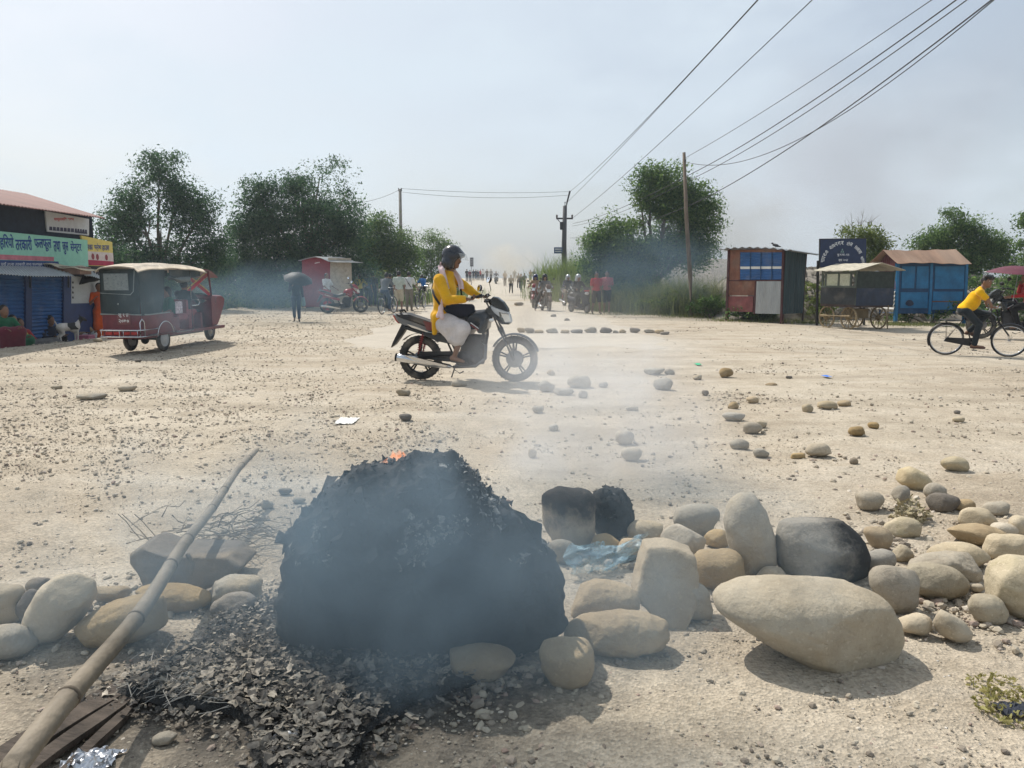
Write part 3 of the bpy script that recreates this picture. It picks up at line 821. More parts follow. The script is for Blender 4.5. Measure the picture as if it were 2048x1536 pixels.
rock((1784, 1088, 1826, 1126), 'small knobby tan cobble left of the rough ridged boulder', 'pale', 0.9, 0.8, 0.06, group=G1)
rock((1711, 982, 1768, 1023), 'pale oval cobble at the left of the upper stone cluster', 'pale', 0.9, group=G1)
rock((1782, 970, 1819, 1008), 'small grey cobble below the biggest stone of the upper cluster', 'grey', 0.9, group=G1)
rock([(1792, 962), (1800, 938), (1822, 931), (1850, 945), (1865, 965), (1855, 980), (1820, 983)], 'biggest tan stone of the upper cluster, weathered on top', 'olive', 0.9, 0.8, 0.03, group=G1)
rock((1847, 965, 1892, 1002), 'tan egg like stone right of the biggest upper stone', 'pale', 0.9, group=G1)
rock((1853, 985, 1918, 1027), 'dark mottled grey stone in the upper cluster', 'dark', 0.9, 0.8, 0.04, group=G1)
rock((1882, 912, 1937, 944), 'lone yellow brown stone above the upper cluster', 'olive', 0.9, 0.85, group=G1)
rock((1918, 1014, 1996, 1056), 'smooth grey white cobble behind the spindle shaped ochre boulder', 'pale', 0.9, group=G1)
rock((1982, 1042, 2040, 1074), 'buff cobble right of the spindle shaped ochre boulder', 'pale', 0.9, group=G1)
rock((1965, 1002, 2018, 1034), 'flat white cobble top right of the pile', 'pale', 0.9, group=G1)
rock((1900, 997, 1950, 1024), 'small brown wedge stone between the dark mottled and flat white ones', 'brown', 0.9, group=G1)
rock((2020, 1030, 2075, 1075), 'pale cobble cut by the right edge above the dark spotted one', 'pale', 0.9, group=G1)
rock((1938, 1165, 1968, 1186), 'tiny white pebble left of the very large edge boulder', 'pale', 0.9, group=G1)
# left end of the barricade
rock([(50, 1250), (58, 1215), (85, 1165), (110, 1148), (150, 1144), (182, 1160), (187, 1195), (165, 1240), (130, 1275), (90, 1295), (60, 1285)],
     'large smooth cream boulder left of the bamboo pole', 'pale', 0.8, 0.75, 0.02, group=G1)
rock([(142, 1270), (165, 1235), (215, 1200), (270, 1185), (320, 1188), (343, 1215), (335, 1250), (290, 1280), (220, 1295), (165, 1295)],
     'broad brown boulder under the bamboo pole', 'brown', 0.8, 0.75, 0.02, group=G1)
rock((-60, 1166, 57, 1250), 'grey stained boulder cut by the left edge, upper one', 'grey', 0.8, group=G1)
rock((-50, 1243, 72, 1320), 'round grey boulder cut by the left edge, lower one', 'grey', 0.85, 0.8, group=G1)
rock((268, 1164, 425, 1226), 'long buff boulder behind the pole to the right of the broad brown one', 'brown', 0.8, 0.85, group=G1)
rock((402, 1148, 525, 1215), 'smoke veiled grey boulder left of the burning heap', 'grey', 0.8, 0.7, 0.05, group=G1)
rock((418, 1183, 515, 1240), 'dark angular stone left of the burning heap, lowest one', 'dark', 0.8, 0.7, 0.05, group=G1)
rock((186, 1168, 262, 1206), 'small brown cobble behind, right of the smooth cream boulder', 'brown', 0.9, group=G1)
rock((52, 1154, 100, 1192), 'dark little cobble behind, left of the smooth cream boulder', 'dark', 0.9, group=G1)
rock((36, 1178, 80, 1250), 'dull wedge stone squeezed between cream and left edge boulders', 'dark', 0.8, 0.7, 0.05, group=G1)

# stones scattered over the junction (pixel box, look)
G2 = 'stones strewn across the junction'
for b, l, s in [
    ((1436, 735, 1467, 756), 'round brown stone alone in the middle of the open ground', 'brown'),
    ((1305, 755, 1347, 782), 'pale rounded stone in the thin white smoke', 'grey'),
    ((1131, 748, 1184, 777), 'big pale stone in white smoke right of the front wheel', 'pale'),
    ((1076, 761, 1110, 784), 'grey stone faint in smoke just right of the motorcycle', 'grey'),
    ((1103, 775, 1149, 792), 'flat grey stone in smoke below the big pale one', 'grey'),
    ((1285, 735, 1331, 751), 'long grey stone, topmost of the smoky group', 'grey'),
    ((1328, 737, 1351, 750), 'small grey stone touching the long topmost one', 'grey'),
    ((1155, 780, 1176, 797), 'small stone in smoke below the flat grey one', 'grey'),
    ((1385, 749, 1405, 760), 'small grey stone left of the round brown one', 'grey'),
    ((1196, 763, 1217, 775), 'small flat stone in smoke between two pale ones', 'grey'),
    ((1063, 811, 1088, 828), 'square grey stone in smoke below the front wheel', 'grey'),
    ((1230, 859, 1269, 891), 'round pale stone in thick white smoke', 'pale'),
    ((1242, 895, 1285, 924), 'rough white stone below the round pale one', 'pale'),
    ((1097, 848, 1118, 864), 'small grey stone in smoke above the burning heap', 'grey'),
    ((1056, 896, 1074, 917), 'small reddish upright stone behind the burning heap', 'brown'),
    ((1251, 811, 1278, 822), 'thin flat stone faint in white smoke', 'pale'),
    ((1443, 824, 1492, 844), 'long flat grey stone beside a gravel patch', 'grey'),
    ((1485, 843, 1525, 869), 'blocky pale stone below the long flat grey one', 'pale'),
    ((1509, 841, 1534, 858), 'grey stone leaning behind the blocky pale one', 'grey'),
    ((1455, 803, 1478, 820), 'small upright brown stone above the long flat grey one', 'brown'),
    ((1492, 792, 1518, 808), 'small brown stone at the top of the gravel patch', 'brown'),
    ((1604, 805, 1627, 827), 'small dome shaped stone left of the long pale one', 'pale'),
    ((1630, 801, 1675, 820), 'long pale oval stone in the middle right', 'pale'),
    ((1673, 800, 1702, 814), 'brown stone touching the right end of the long pale oval', 'brown'),
    ((1457, 877, 1499, 900), 'dull pointed brown stone below the blocky pale one', 'grey'),
    ((1505, 896, 1539, 915), 'squarish grey stone right of the dull pointed one', 'grey'),
    ((1610, 884, 1663, 915), 'large cream stone right of the brick piece', 'pale'),
    ((1699, 914, 1716, 930), 'small dark stone right of the large cream one', 'dark'),
    ((1694, 852, 1732, 873), 'ochre stone with a sharp shadow on the right', 'brown'),
    ((1735, 843, 1759, 859), 'small pinkish stone just right of the ochre one', 'brown'),
    ((1904, 833, 1929, 845), 'small flat stone by itself on the far right ground', 'pale'),
    ((1907, 820, 1921, 830), 'tiny dark stone just above the far right flat one', 'dark'),
    ((1403, 780, 1418, 793), 'tiny dark pointed stone in the centre right', 'dark'),
    ((1571, 751, 1585, 758), 'tiny dark stone below the carts, left one', 'dark'),
    ((1530, 765, 1556, 772), 'thin flat tan stone left of the tiny dark one', 'brown'),
    ((791, 778, 822, 793), 'grey stone in front of the rear wheel', 'grey'),
    ((797, 827, 824, 843), 'dark brown stone below the motorcycle', 'dark'),
    ((902, 760, 938, 774), 'flat grey stone under the motorcycle', 'grey'),
    ((1093, 739, 1110, 752), 'small brown stone beside the front tyre', 'brown'),
    ((1101, 628, 1113, 635), 'dark stone on the road below the riders', 'dark'),
    ((1128, 636, 1140, 643), 'dark stone on the road in front of the scooter', 'dark'),
    ((1028, 604, 1048, 612), 'dark stones lying in the road near the walkers', 'dark'),
    ((555, 976, 585, 990), 'dark pointed stone left of the top of the burning heap', 'dark'),
    ((582, 994, 612, 1006), 'flat grey stone left of the top of the burning heap', 'grey'),
    ((522, 1000, 548, 1018), 'dusty grey stone near the dry twigs', 'grey'),
    ((152, 786, 215, 800), 'flat half buried grey slab on the left gravel', 'grey'),
    ((235, 770, 275, 783), 'half buried slab beyond the flat grey one on the left', 'pale'),
    ((100, 770, 125, 779), 'small half buried stone on the left gravel', 'pale'),
    ((268, 718, 284, 725), 'dark flat stone in front of the auto rickshaw', 'dark'),
]:
    rock(b, l, s, 0.9, 0.85, 0.035, name='stone', cat='stone', group=G2)
rock([(1578, 907), (1609, 905), (1612, 916), (1580, 918)], 'broken brick piece lying left of the large cream stone', 'brown', 0.6, 0.4, 0.02, name='brick', cat='brick', soft=1)
G3 = 'stones laid in a line across the road'
for b, l, s in [
    ((1034, 655, 1051, 667), 'first stone of the road line, behind the front wheel', 'brown'),
    ((1048, 655, 1069, 668), 'jagged brown stone second from the left of the road line', 'dark'),
    ((1068, 659, 1089, 668), 'low flat stone third in the road line', 'brown'),
    ((1091, 655, 1116, 668), 'rounded brown stone fourth in the road line', 'grey'),
    ((1119, 659, 1141, 668), 'low brown stone fifth in the road line', 'brown'),
    ((1140, 658, 1167, 668), 'long flat dark stone sixth in the road line', 'dark'),
    ((1167, 653, 1195, 668), 'tallest blocky grey stone of the road line', 'grey'),
    ((1199, 654, 1226, 668), 'dark slanted stone right of the tallest one', 'dark'),
    ((1225, 660, 1238, 668), 'small grey stone between slanted and round ones', 'grey'),
    ((1238, 658, 1253, 668), 'small round brown stone near the right of the line', 'brown'),
    ((1259, 655, 1281, 667), 'round dark stone standing apart in the line', 'dark'),
    ((1287, 657, 1311, 667), 'flat tan stone third from the right end of the line', 'grey'),
    ((1309, 659, 1329, 668), 'slim stone second from the right end of the line', 'brown'),
    ((1319, 663, 1340, 670), 'last thin slab at the right end of the line', 'dark'),
]:
    rock(b, l, s, 0.9, 0.75, 0.05, name='stone', cat='stone', group=G3)
G4 = 'kerb cobbles along the shop edge'
for b, l in [((30, 690, 62, 701), 'pale cobble at the shop edge nearest the left people'), ((66, 688, 92, 698), 'pale cobble at the shop edge below the grey sack'),
             ((100, 684, 122, 693), 'pale cobble at the shop edge left of the goat'), ((186, 676, 205, 684), 'pale cobble at the shop edge by the pink box')]:
    rock(b, l, 'pale', 0.9, name='cobble', cat='stone', group=G4)

# ================================================================== burning heap, char and ash
def char_mat(name='charred_crust'):
    m, t, N, L = nt(name)
    out = N.new('ShaderNodeOutputMaterial'); b = N.new('ShaderNodeBsdfPrincipled'); L.new(b.outputs[0], out.inputs[0])
    tc = N.new('ShaderNodeTexCoord'); o = tc.outputs['Object']
    def noise(s, d, r, dist=0.0):
        n = N.new('ShaderNodeTexNoise'); n.inputs['Scale'].default_value = s; n.inputs['Detail'].default_value = d; n.inputs['Roughness'].default_value = r; n.inputs['Distortion'].default_value = dist
        L.new(o, n.inputs['Vector']); return n.outputs[0]
    r = N.new('ShaderNodeValToRGB'); e = r.color_ramp.elements
    e[0].position = 0.35; e[0].color = (0.008, 0.008, 0.009, 1); e[1].position = 0.62; e[1].color = (0.03, 0.03, 0.031, 1)
    q = e.new(0.72); q.color = (0.10, 0.10, 0.10, 1)
    L.new(noise(6, 9, 0.7, 0.6), r.inputs[0]); L.new(r.outputs[0], b.inputs['Base Color'])
    b.inputs['Roughness'].default_value = 0.75; b.inputs['Specular IOR Level'].default_value = 0.3
    bp = N.new('ShaderNodeBump'); bp.inputs['Strength'].default_value = 0.9; bp.inputs['Distance'].default_value = 0.03
    L.new(noise(14, 10, 0.75, 0.4), bp.inputs['Height']); L.new(bp.outputs[0], b.inputs['Normal'])
    return m
CHAR = char_mat()
heap_c = P(850, 1335) + Vector((0, 0.42, 0))
heap = rock([(556, 1200), (568, 1105), (598, 1035), (640, 988), (700, 948), (745, 932), (800, 934), (822, 920), (858, 908), (905, 930), (955, 966), (1005, 1008), (1055, 1052), (1095, 1100), (1118, 1140),
             (1130, 1190), (1130, 1250), (1090, 1290), (1000, 1312), (850, 1320), (700, 1318), (598, 1300), (560, 1255)],
            'big smouldering heap of charred black rubbish between the boulders', thick=0.45, alpha=0.6, rough=0.05, facets=0, n=300, name='burning_heap', cat='burning heap', soft=3, material=CHAR, freq=3.4, seed=5)
HC = heap.location.copy()
hv = np.array([v.co[:] for v in heap.data.vertices])
hd = hv / np.linalg.norm(hv, axis=1, keepdims=True)
upm = np.clip((hv[:, 2] + 0.12) / 0.25, 0.15, 1)[:, None]
hv = hv + hd * upm * (0.075 * (0.16 - np.abs(fbm(hv * 5.5 + 40, 61, 4)))[:, None] * 2.2 + 0.05 * fbm(hv * 22 + 60, 65, 3)[:, None])
heap.data.vertices.foreach_set('co', hv.astype(np.float32).ravel()); heap.data.update()

def leaflets(n, pos, nor, size, r, curl=0.5, asp=0.6):
    """n bent scraps: 3x3 grids; returns V,F"""
    g = np.array([(i / 2 - 0.5, j / 2 - 0.5) for i in range(3) for j in range(3)])
    t = r.normal(size=(n, 3)); nor = nor / (np.linalg.norm(nor, axis=1, keepdims=True) + 1e-9)
    t -= (t * nor).sum(1, keepdims=True) * nor; t /= np.linalg.norm(t, axis=1, keepdims=True) + 1e-9
    b = np.cross(nor, t)
    a = g[None, :, 0] * (1 + 0.5 * (r.random((n, 9)) - .5)); c = g[None, :, 1] * asp * (1 + 0.7 * (r.random((n, 9)) - .5))
    h = (a ** 2 * (r.normal(size=(n, 1)) * curl * 2) + c * a * r.normal(size=(n, 1)) * curl * 2 + 0.12 * r.normal(size=(n, 9)) * curl)
    V = pos[:, None, :] + size[:, None, None] * (a[..., None] * t[:, None] + c[..., None] * b[:, None] + h[..., None] * nor[:, None])
    f = np.array([(0, 3, 4, 1), (1, 4, 5, 2), (3, 6, 7, 4), (4, 7, 8, 5)])
    F = (f[None] + 9 * np.arange(n)[:, None, None]).reshape(-1, 4)
    return V.reshape(-1, 3), F

def scrap_mat(name, cols):
    m, t, N, L = nt(name)
    out = N.new('ShaderNodeOutputMaterial'); b = N.new('ShaderNodeBsdfPrincipled'); L.new(b.outputs[0], out.inputs[0])
    g = N.new('ShaderNodeNewGeometry'); r = N.new('ShaderNodeValToRGB'); e = r.color_ramp.elements
    e[0].color = cols[0] + (1,); e[1].color = cols[-1] + (1,)
    for i, c in enumerate(cols[1:-1]): q = e.new((i + 1) / (len(cols) - 1)); q.color = c + (1,)
    L.new(g.outputs['Random Per Island'], r.inputs[0])
    tc = N.new('ShaderNodeTexCoord'); n = N.new('ShaderNodeTexNoise'); n.inputs['Scale'].default_value = 60; L.new(tc.outputs['Object'], n.inputs['Vector'])
    mr = N.new('ShaderNodeMapRange'); mr.inputs[1].default_value = 0.3; mr.inputs[2].default_value = 0.7; mr.inputs[3].default_value = 0.5; mr.inputs[4].default_value = 1.2; L.new(n.outputs[0], mr.inputs[0])
    x = N.new('ShaderNodeMixRGB'); x.blend_type = 'MULTIPLY'; x.inputs[0].default_value = 1; L.new(r.outputs[0], x.inputs[1]); L.new(mr.outputs[0], x.inputs[2])
    L.new(x.outputs[0], b.inputs['Base Color']); b.inputs['Roughness'].default_value = 0.9; b.inputs['Specular IOR Level'].default_value = 0.15
    return m
ASHM = scrap_mat('burnt_paper_ash', [(0.05, 0.047, 0.044), (0.11, 0.10, 0.09), (0.24, 0.215, 0.18), (0.36, 0.32, 0.26), (0.10, 0.094, 0.086), (0.45, 0.40, 0.33)])
BLKM = scrap_mat('black_char_scraps', [(0.008, 0.008, 0.009), (0.02, 0.02, 0.021), (0.045, 0.045, 0.045), (0.12, 0.12, 0.118)])
# ragged crust along the top of the heap
r = np.random.default_rng(77)
top = np.where((hv[:, 2] > np.quantile(hv[:, 2], 0.80)))[0]
k = r.choice(top, 900); pos = hv[k] + r.normal(size=(900, 3)) * 0.008
nrm = pos / np.linalg.norm(pos, axis=1, keepdims=True) + r.normal(size=(900, 3)) * 0.45
V, F = leaflets(900, pos, nrm, 0.007 + 0.022 * r.random(900) ** 2, r, 0.4, 0.8)
kb_ = r.choice(np.where((hv[:, 2] > 0.06) & (hv[:, 2] < hv[:, 2].max() * .8) & (hv[:, 1] < 0.05))[0], 34); pb2 = hv[kb_] * 1.015
V2, F2 = leaflets(34, pb2, pb2 / np.linalg.norm(pb2, axis=1, keepdims=True) + r.normal(size=(34, 3)) * .3, .05 + .07 * r.random(34), r, .35, .8)
F = np.concatenate([F, F2 + len(V)]); V = np.concatenate([V, V2])
np_mesh('char_crust', V, F, BLKM, parent=heap, smooth=False)['kind'] = 'stuff'
fr = np.where((hv[:, 2] > 0.06) & (hv[:, 1] < 0.12) & (hv[:, 2] < hv[:, 2].max() * 0.88))[0]
cl = fr[fbm(hv[fr] * 5 + 30, 9, 3) > 0.06]
k = r.choice(cl, 1100); pos = hv[k] + r.normal(size=(1100, 3)) * 0.006
nrm = pos / np.linalg.norm(pos, axis=1, keepdims=True) + r.normal(size=(1100, 3)) * 0.4
V, F = leaflets(1100, pos, nrm, 0.007 + 0.026 * r.random(1100) ** 2.5, r, 0.35, 0.6)
np_mesh('ash_flakes', V, F, scrap_mat('grey_ash_flakes', [(0.06, 0.06, 0.06), (0.22, 0.22, 0.21), (0.42, 0.41, 0.39), (0.13, 0.13, 0.125)]), parent=heap, smooth=False)['kind'] = 'stuff'

# second charred lump
lump = rock([(1176, 1010), (1185, 985), (1215, 972), (1245, 978), (1262, 1000), (1268, 1030), (1262, 1068), (1220, 1082), (1182, 1070)], 'small ragged black charred lump right of the burning heap', thick=0.8, rough=0.07, n=70,
            name='charred_lump', cat='charred lump', material=CHAR, freq=4, seed=8)
lv = np.array([v.co[:] for v in lump.data.vertices]); k = r.choice(np.where(lv[:, 2] > 0)[0], 160)
V, F = leaflets(160, lv[k], lv[k] + r.normal(size=(160, 3)) * 0.05, 0.010 + 0.018 * r.random(160), r, 0.5, 0.7)
np_mesh('char_crust', V, F, BLKM, parent=lump, smooth=False)['kind'] = 'stuff'

# ash bed
def in_poly(x, y, poly):
    c = np.zeros(len(x), bool); n = len(poly)
    for i in range(n):
        x1, y1 = poly[i]; x2, y2 = poly[(i + 1) % n]
        k = ((y1 > y) != (y2 > y)) & (x < (x2 - x1) * (y - y1) / (y2 - y1 + 1e-12) + x1)
        c ^= k
    return c
ash_px = [(205, 1402), (300, 1338), (400, 1262), (470, 1225), (560, 1200), (700, 1240), (900, 1290), (1010, 1330), (945, 1385), (880, 1405), (830, 1425), (790, 1470), (740, 1500), (735, 1545), (690, 1600), (520, 1600), (490, 1520), (520, 1478), (440, 1452), (380, 1430), (270, 1432)]
ash_w = [(P(u, v).x, P(u, v).y) for u, v in ash_px]
pl = soften(resample(ash_w, 240), 2)
jit = fbm(np.stack([pl[:, 0] * 9 + 9, pl[:, 1] * 9 + 9, np.full(240, 2.0)], 1), 4, 4)
cen = pl.mean(0); pl = cen + (pl - cen) * (1 + 0.28 * jit)[:, None]
pl0 = pl.copy(); pl = cen + (pl - cen) * 0.93
rings = [1.0, 0.97, 0.9, 0.75, 0.55, 0.3, 0.0]
av = []
for f in rings:
    q = cen + (pl - cen) * f
    z = gz_np(q[:, 0], q[:, 1]) + (0.012 if f < 1 else 0.0) + 0.03 * (1 - f) + 0.04 * fbm(np.stack([q[:, 0] * 6 + 20, q[:, 1] * 6 + 20, np.full(240, 5.0)], 1), 6, 4) * (0 if f == 1 else 1) + 0.02
    av.append(np.stack([q[:, 0], q[:, 1], z], 1))
av = np.concatenate(av); i = np.arange(len(rings) - 1)[:, None] * 240; j = np.arange(240)[None]
af = np.stack([(i + j).ravel(), (i + (j + 1) % 240).ravel(), (i + 240 + (j + 1) % 240).ravel(), (i + 240 + j).ravel()], 1)
ashm = mat('charred_ash_bed', (0.05, 0.049, 0.047), rough=0.95, var=0.7, scale=9, bump=1.0, bscale=90, dust=0.4, dustcol=(0.12, 0.118, 0.114), spec=0.1)
tag(np_mesh('ash_bed', av, af, ashm), 'blackened bed of ash spread in front of the burning heap', 'ash', kind='stuff')
pl = pl0; n = 30000
x = r.uniform(pl[:, 0].min() - .15, pl[:, 0].max() + .15, n); y = r.uniform(pl[:, 1].min() - .1, pl[:, 1].max() + .1, n)
k = in_poly(x, y, [tuple(p) for p in cen + (pl - cen) * 1.16]); x, y = x[k], y[k]
ins = in_poly(x, y, [tuple(p) for p in cen + (pl - cen) * .90]); k = ins | (r.random(len(x)) < .30); x, y = x[k], y[k]
dens = fbm(np.stack([x * 4 + 60, y * 4 + 60, np.full_like(x, 1.0)], 1), 15, 3)
k = (dens > -0.16) | (r.random(len(x)) < 0.5); x, y = x[k], y[k]; n = len(x)
z = gz_np(x, y) + np.where(in_poly(x, y, [tuple(p) for p in cen + (pl - cen) * .93]), 0.050, 0.012) + 0.022 * r.random(n)
V, F = leaflets(n, np.stack([x, y, z], 1), np.stack([r.normal(size=n) * 0.36, r.normal(size=n) * 0.36, np.ones(n)], 1), (0.004 + 0.034 * r.random(n) ** 4.0) * np.where(y < cen[1], 1.15, .8), r, 0.22, 0.6)
tag(np_mesh('ash_litter', V, F, ASHM, smooth=False), 'grey and tan curled scraps of burnt paper over the ash', 'ash', kind='stuff')
# fine pale fibres
fb = MB()
for _ in range(150):
    u, v = rnd.gauss(350, 45), rnd.gauss(1400, 22); p = P(u, v) + Vector((0, 0, 0.05)); a = rnd.gauss(0.5, 0.7); l = rnd.uniform(.03, .14)
    fb.tube([p, p + Vector((math.cos(a) * l * .5, math.sin(a) * l * .5, rnd.uniform(0, .025))), p + Vector((math.cos(a + .3) * l, math.sin(a + .3) * l, rnd.uniform(-.01, .01)))], 0.0013, 4, False)
tag(fb.build('burnt_fibres', mat('pale_ash_fibre', (0.40, 0.38, 0.34), var=0.2)), 'tangle of pale burnt fibres at the left of the ash', 'fibres', kind='stuff')

# ================================================================== small things on the ground
# bamboo pole resting on the broad brown boulder
bam = mat('weathered_bamboo', (0.20, 0.165, 0.12), rough=0.7, var=0.35, scale=9, bump=0.25, bscale=40, stretch=(1, 1, 1), dust=0.3)
pa, pb = Q(8, 1560, 1.55), Q(511, 896, 4.75)
ax = (pb - pa); pts_, rs_ = [], []
nod = [0.0, 0.10, 0.262, 0.40, 0.487, 0.64, 0.725, 0.86, 0.93]
for i in range(81):
    t = i / 80; rr = 0.031 * (1 - t) + 0.0155 * t
    dn = min(abs(t - q) for q in nod); rr *= 1 + 0.07 * math.exp(-(dn / 0.006) ** 2)
    pts_.append(pa + ax * t + Vector((0.012 * math.sin(t * 7), 0, -0.02 * math.sin(t * PI) + 0.011 * math.sin(t * 17)))); rs_.append(rr)
bm_ = MB().tube(pts_, rs_, 14); bm_.mi = 1
for q in nod[1:]:
    i_ = min(79, max(1, int(round(q * 80)))); d_ = (pts_[i_ + 1] - pts_[i_ - 1]).normalized(); rr = rs_[i_]
    bm_.tube([pts_[i_] - d_ * .012, pts_[i_] - d_ * .005, pts_[i_] + d_ * .005, pts_[i_] + d_ * .012], [rr * .97, rr * 1.035, rr * 1.045, rr * .97], 14)
crk = [pts_[i_] + Vector((.35, -.62, .70)).normalized() * (rs_[i_] * 1.0) + Vector((.002 * math.sin(i_ * .9), 0, 0)) for i_ in range(2, 44)]; bm_.tube(crk, [.0024] * 42, 4)
bp_ = tag(bm_.build('bamboo_pole', [bam, mat('dark_bamboo_node', (0.11, 0.088, 0.064), rough=.9, var=.4, scale=30)], smooth=True), 'long grey bamboo pole slanting over the boulders on the left', 'pole')
kn = MB(); q = pts_[36]; kn.tube([q + Vector((.03, 0, -.02)), q + Vector((.055, -.02, -.06)), q + Vector((.05, -.03, -.10))], [.012, .009, .007], 8)
kn.build('branch_stub', bam, parent=bp_, smooth=True)
# burnt planks at lower left
wood = mat('scorched_wood', (0.075, 0.058, 0.045), rough=0.85, var=0.6, scale=8, bump=0.5, bscale=30, stretch=(3, 1, 1))
for (a, b, w_, l) in [((-40, 1560), (262, 1372), 0.050, 'blackened plank lying along the edge of the ash, upper one'), ((40, 1565), (268, 1398), 0.028, 'brown edged scorched plank below the blackened one'), ((130, 1560), (262, 1425), 0.018, 'thin scorched lath nearest the foil wrapper')]:
    p0, p1 = P(*a), P(*b); d = p1 - p0; m_ = MB(); ang = math.atan2(d.y, d.x)
    nseg = 14
    for e in range(nseg):
        t0, t1 = e / nseg, (e + 1) / nseg
    g_ = lambda s, q: (s * d.length - d.length / 2, (q - .5) * w_ * 2 * (1 + 0.06 * math.sin(s * 9 + w_ * 100)) * (1 - 0.5 * max(0, s - .85) / .15), 0.024 + 0.004 * math.sin(s * 5))
    m_.sheet(g_, 24, 4, 0.02)
    o = tag(m_.build('burnt_plank', wood), l, 'plank', 'burnt planks by the ash'); mid = (p0 + p1) / 2
    o.location = (mid.x, mid.y, 0.004); o.rotation_euler = (0, 0, ang)

def crumple(name, u0, v0, u1, v1, material, label, cat, h, seed, nu=26, y_extra=0.0, lift=0.01, amp=0.03, f=7):
    a, b = P(u0, v1), P(u1, v1); c = P((u0 + u1) / 2, v0 + (v1 - v0) * 0.2)
    r2 = np.random.default_rng(seed); U, W = np.meshgrid(np.linspace(0, 1, nu), np.linspace(0, 1, nu), indexing='ij')
    dep = max(0.04, min(0.4, (c.y - a.y)))
    X = a.x + (b.x - a.x) * U; Y = a.y + dep * W + 0.0 * U
    pp = np.stack([U.ravel() * f + 10, W.ravel() * f + 10, np.full(nu * nu, seed * 1.0)], 1)
    edge = (np.minimum(U, 1 - U) * 4).clip(0, 1) * (np.minimum(W, 1 - W) * 4).clip(0, 1)
    n1 = np.abs(fbm(pp, seed, 4)).reshape(nu, nu); n2 = fbm(pp + 5, seed + 3, 3).reshape(nu, nu); n3 = fbm(pp + 15, seed + 5, 3).reshape(nu, nu)
    Z = lift + h * edge * 0.7 + amp * n1 * 3 + np.array([ground_z(0, 0)] * 1)
    X = X + n2 * amp * 2.2; Y = Y + n3 * amp * 2.2
    V = np.stack([X, Y, Z], -1).reshape(-1, 3); i = (np.arange(nu - 1)[:, None] * nu + np.arange(nu - 1)[None]).ravel()
    return tag(np_mesh(name, V, np.stack([i, i + nu, i + nu + 1, i + 1], 1), material, smooth=False), label, cat)
foil = mat('crumpled_foil', (0.62, 0.63, 0.66), rough=0.28, metal=0.85, var=0.3, scale=20)
crumple('foil_wrapper', 108, 1498, 205, 1560, foil, 'shiny crumpled silver foil wrapper at the bottom left', 'wrapper', 0.03, 3, amp=0.022)
crumple('foil_scrap', 525, 1472, 600, 1535, mat('dull_foil_rag', (0.5, 0.5, 0.5), rough=0.45, metal=0.5, var=0.5, scale=30), 'crumpled pale grey rag among the burnt scraps', 'rag', 0.04, 5, amp=0.025)
crumple('paper_sheet', 668, 834, 708, 849, mat('white_paper', (0.78, 0.77, 0.73), var=0.05), 'white sheet of paper lying alone left of the motorcycle', 'paper', 0.01, 8, amp=0.012)
rock([(300, 1480), (312, 1466), (335, 1460), (357, 1470), (352, 1484), (325, 1492), (305, 1488)], 'flat yellowish stone chip in front of the ash', 'pale', 0.9, 0.6, 0.02, name='stone', cat='stone')
crumple('candy_wrapper', 1652, 753, 1664, 757, mat('blue_wrapper', (0.02, 0.16, 0.62), var=0.1), 'tiny bright blue wrapper right of the stones in the middle', 'wrapper', 0.01, 12, nu=8, amp=0.006)
crumple('plastic_scrap', 1394, 729, 1404, 733, mat('green_wrapper', (0.02, 0.42, 0.2), var=0.1), 'tiny green plastic scrap near the round brown stone', 'wrapper', 0.01, 13, nu=8, amp=0.015)

# broken concrete chunk and slab
ck = rock([(1264, 1180), (1283, 1125), (1297, 1098), (1345, 1096), (1392, 1112), (1394, 1150), (1384, 1195), (1352, 1243), (1335, 1240), (1300, 1215)],
     'angular broken concrete chunk propped among the boulders', 'concrete', 0.5, 0.30, 0.022, facets=0, lean=0.55, n=90, name='concrete_chunk', cat='concrete chunk', soft=1, freq=3.5)
rock([(276, 1090), (300, 1076), (345, 1092), (470, 1096), (500, 1120), (470, 1158), (400, 1166), (318, 1160), (298, 1130), (280, 1112)],
     'flat grey broken slab under the dry twigs', 'dark', 0.7, 0.35, 0.03, facets=0, lean=0.3, name='concrete_slab', cat='slab', soft=1, freq=3)
# plastic bag
bag_m, t_, N_, L_ = nt('pale_blue_film')
o_ = N_.new('ShaderNodeOutputMaterial'); b_ = N_.new('ShaderNodeBsdfPrincipled'); b_.inputs['Base Color'].default_value = (0.42, 0.62, 0.72, 1); b_.inputs['Roughness'].default_value = 0.25
nz = N_.new('ShaderNodeTexNoise'); nz.inputs['Scale'].default_value = 14; mr = N_.new('ShaderNodeMapRange'); mr.inputs[3].default_value = 0.2; mr.inputs[4].default_value = 0.65
L_.new(nz.outputs[0], mr.inputs[0]); L_.new(mr.outputs[0], b_.inputs['Alpha']); L_.new(b_.outputs[0], o_.inputs[0])
A, B = Q(1136, 1150, 3.42), Q(1290, 1095, 3.62)
nu = 34; U, W = np.meshgrid(np.linspace(0, 1, nu), np.linspace(0, 1, nu), indexing='ij')
pp = np.stack([U.ravel() * 6 + 3, W.ravel() * 8 + 3, np.full(nu * nu, 2.0)], 1)
hgt = (0.21 * (1 - U) ** 0.7 + 0.07) * (1 - 0.35 * np.exp(-((U - .55) / .2) ** 2))
n1 = fbm(pp, 2, 4).reshape(nu, nu); n2 = fbm(pp + 8, 4, 4).reshape(nu, nu)
X = A.x + (B.x - A.x) * U + 0.11 * n1; Y = A.y + (B.y - A.y) * U + 0.20 * n2 - 0.06 * np.sin(W * PI)
Z = A.z + (B.z - A.z) * U ** 1.2 + (W - 0.5) * hgt + 0.10 * n1 - 0.01 * np.sin(U * PI) + 0.025
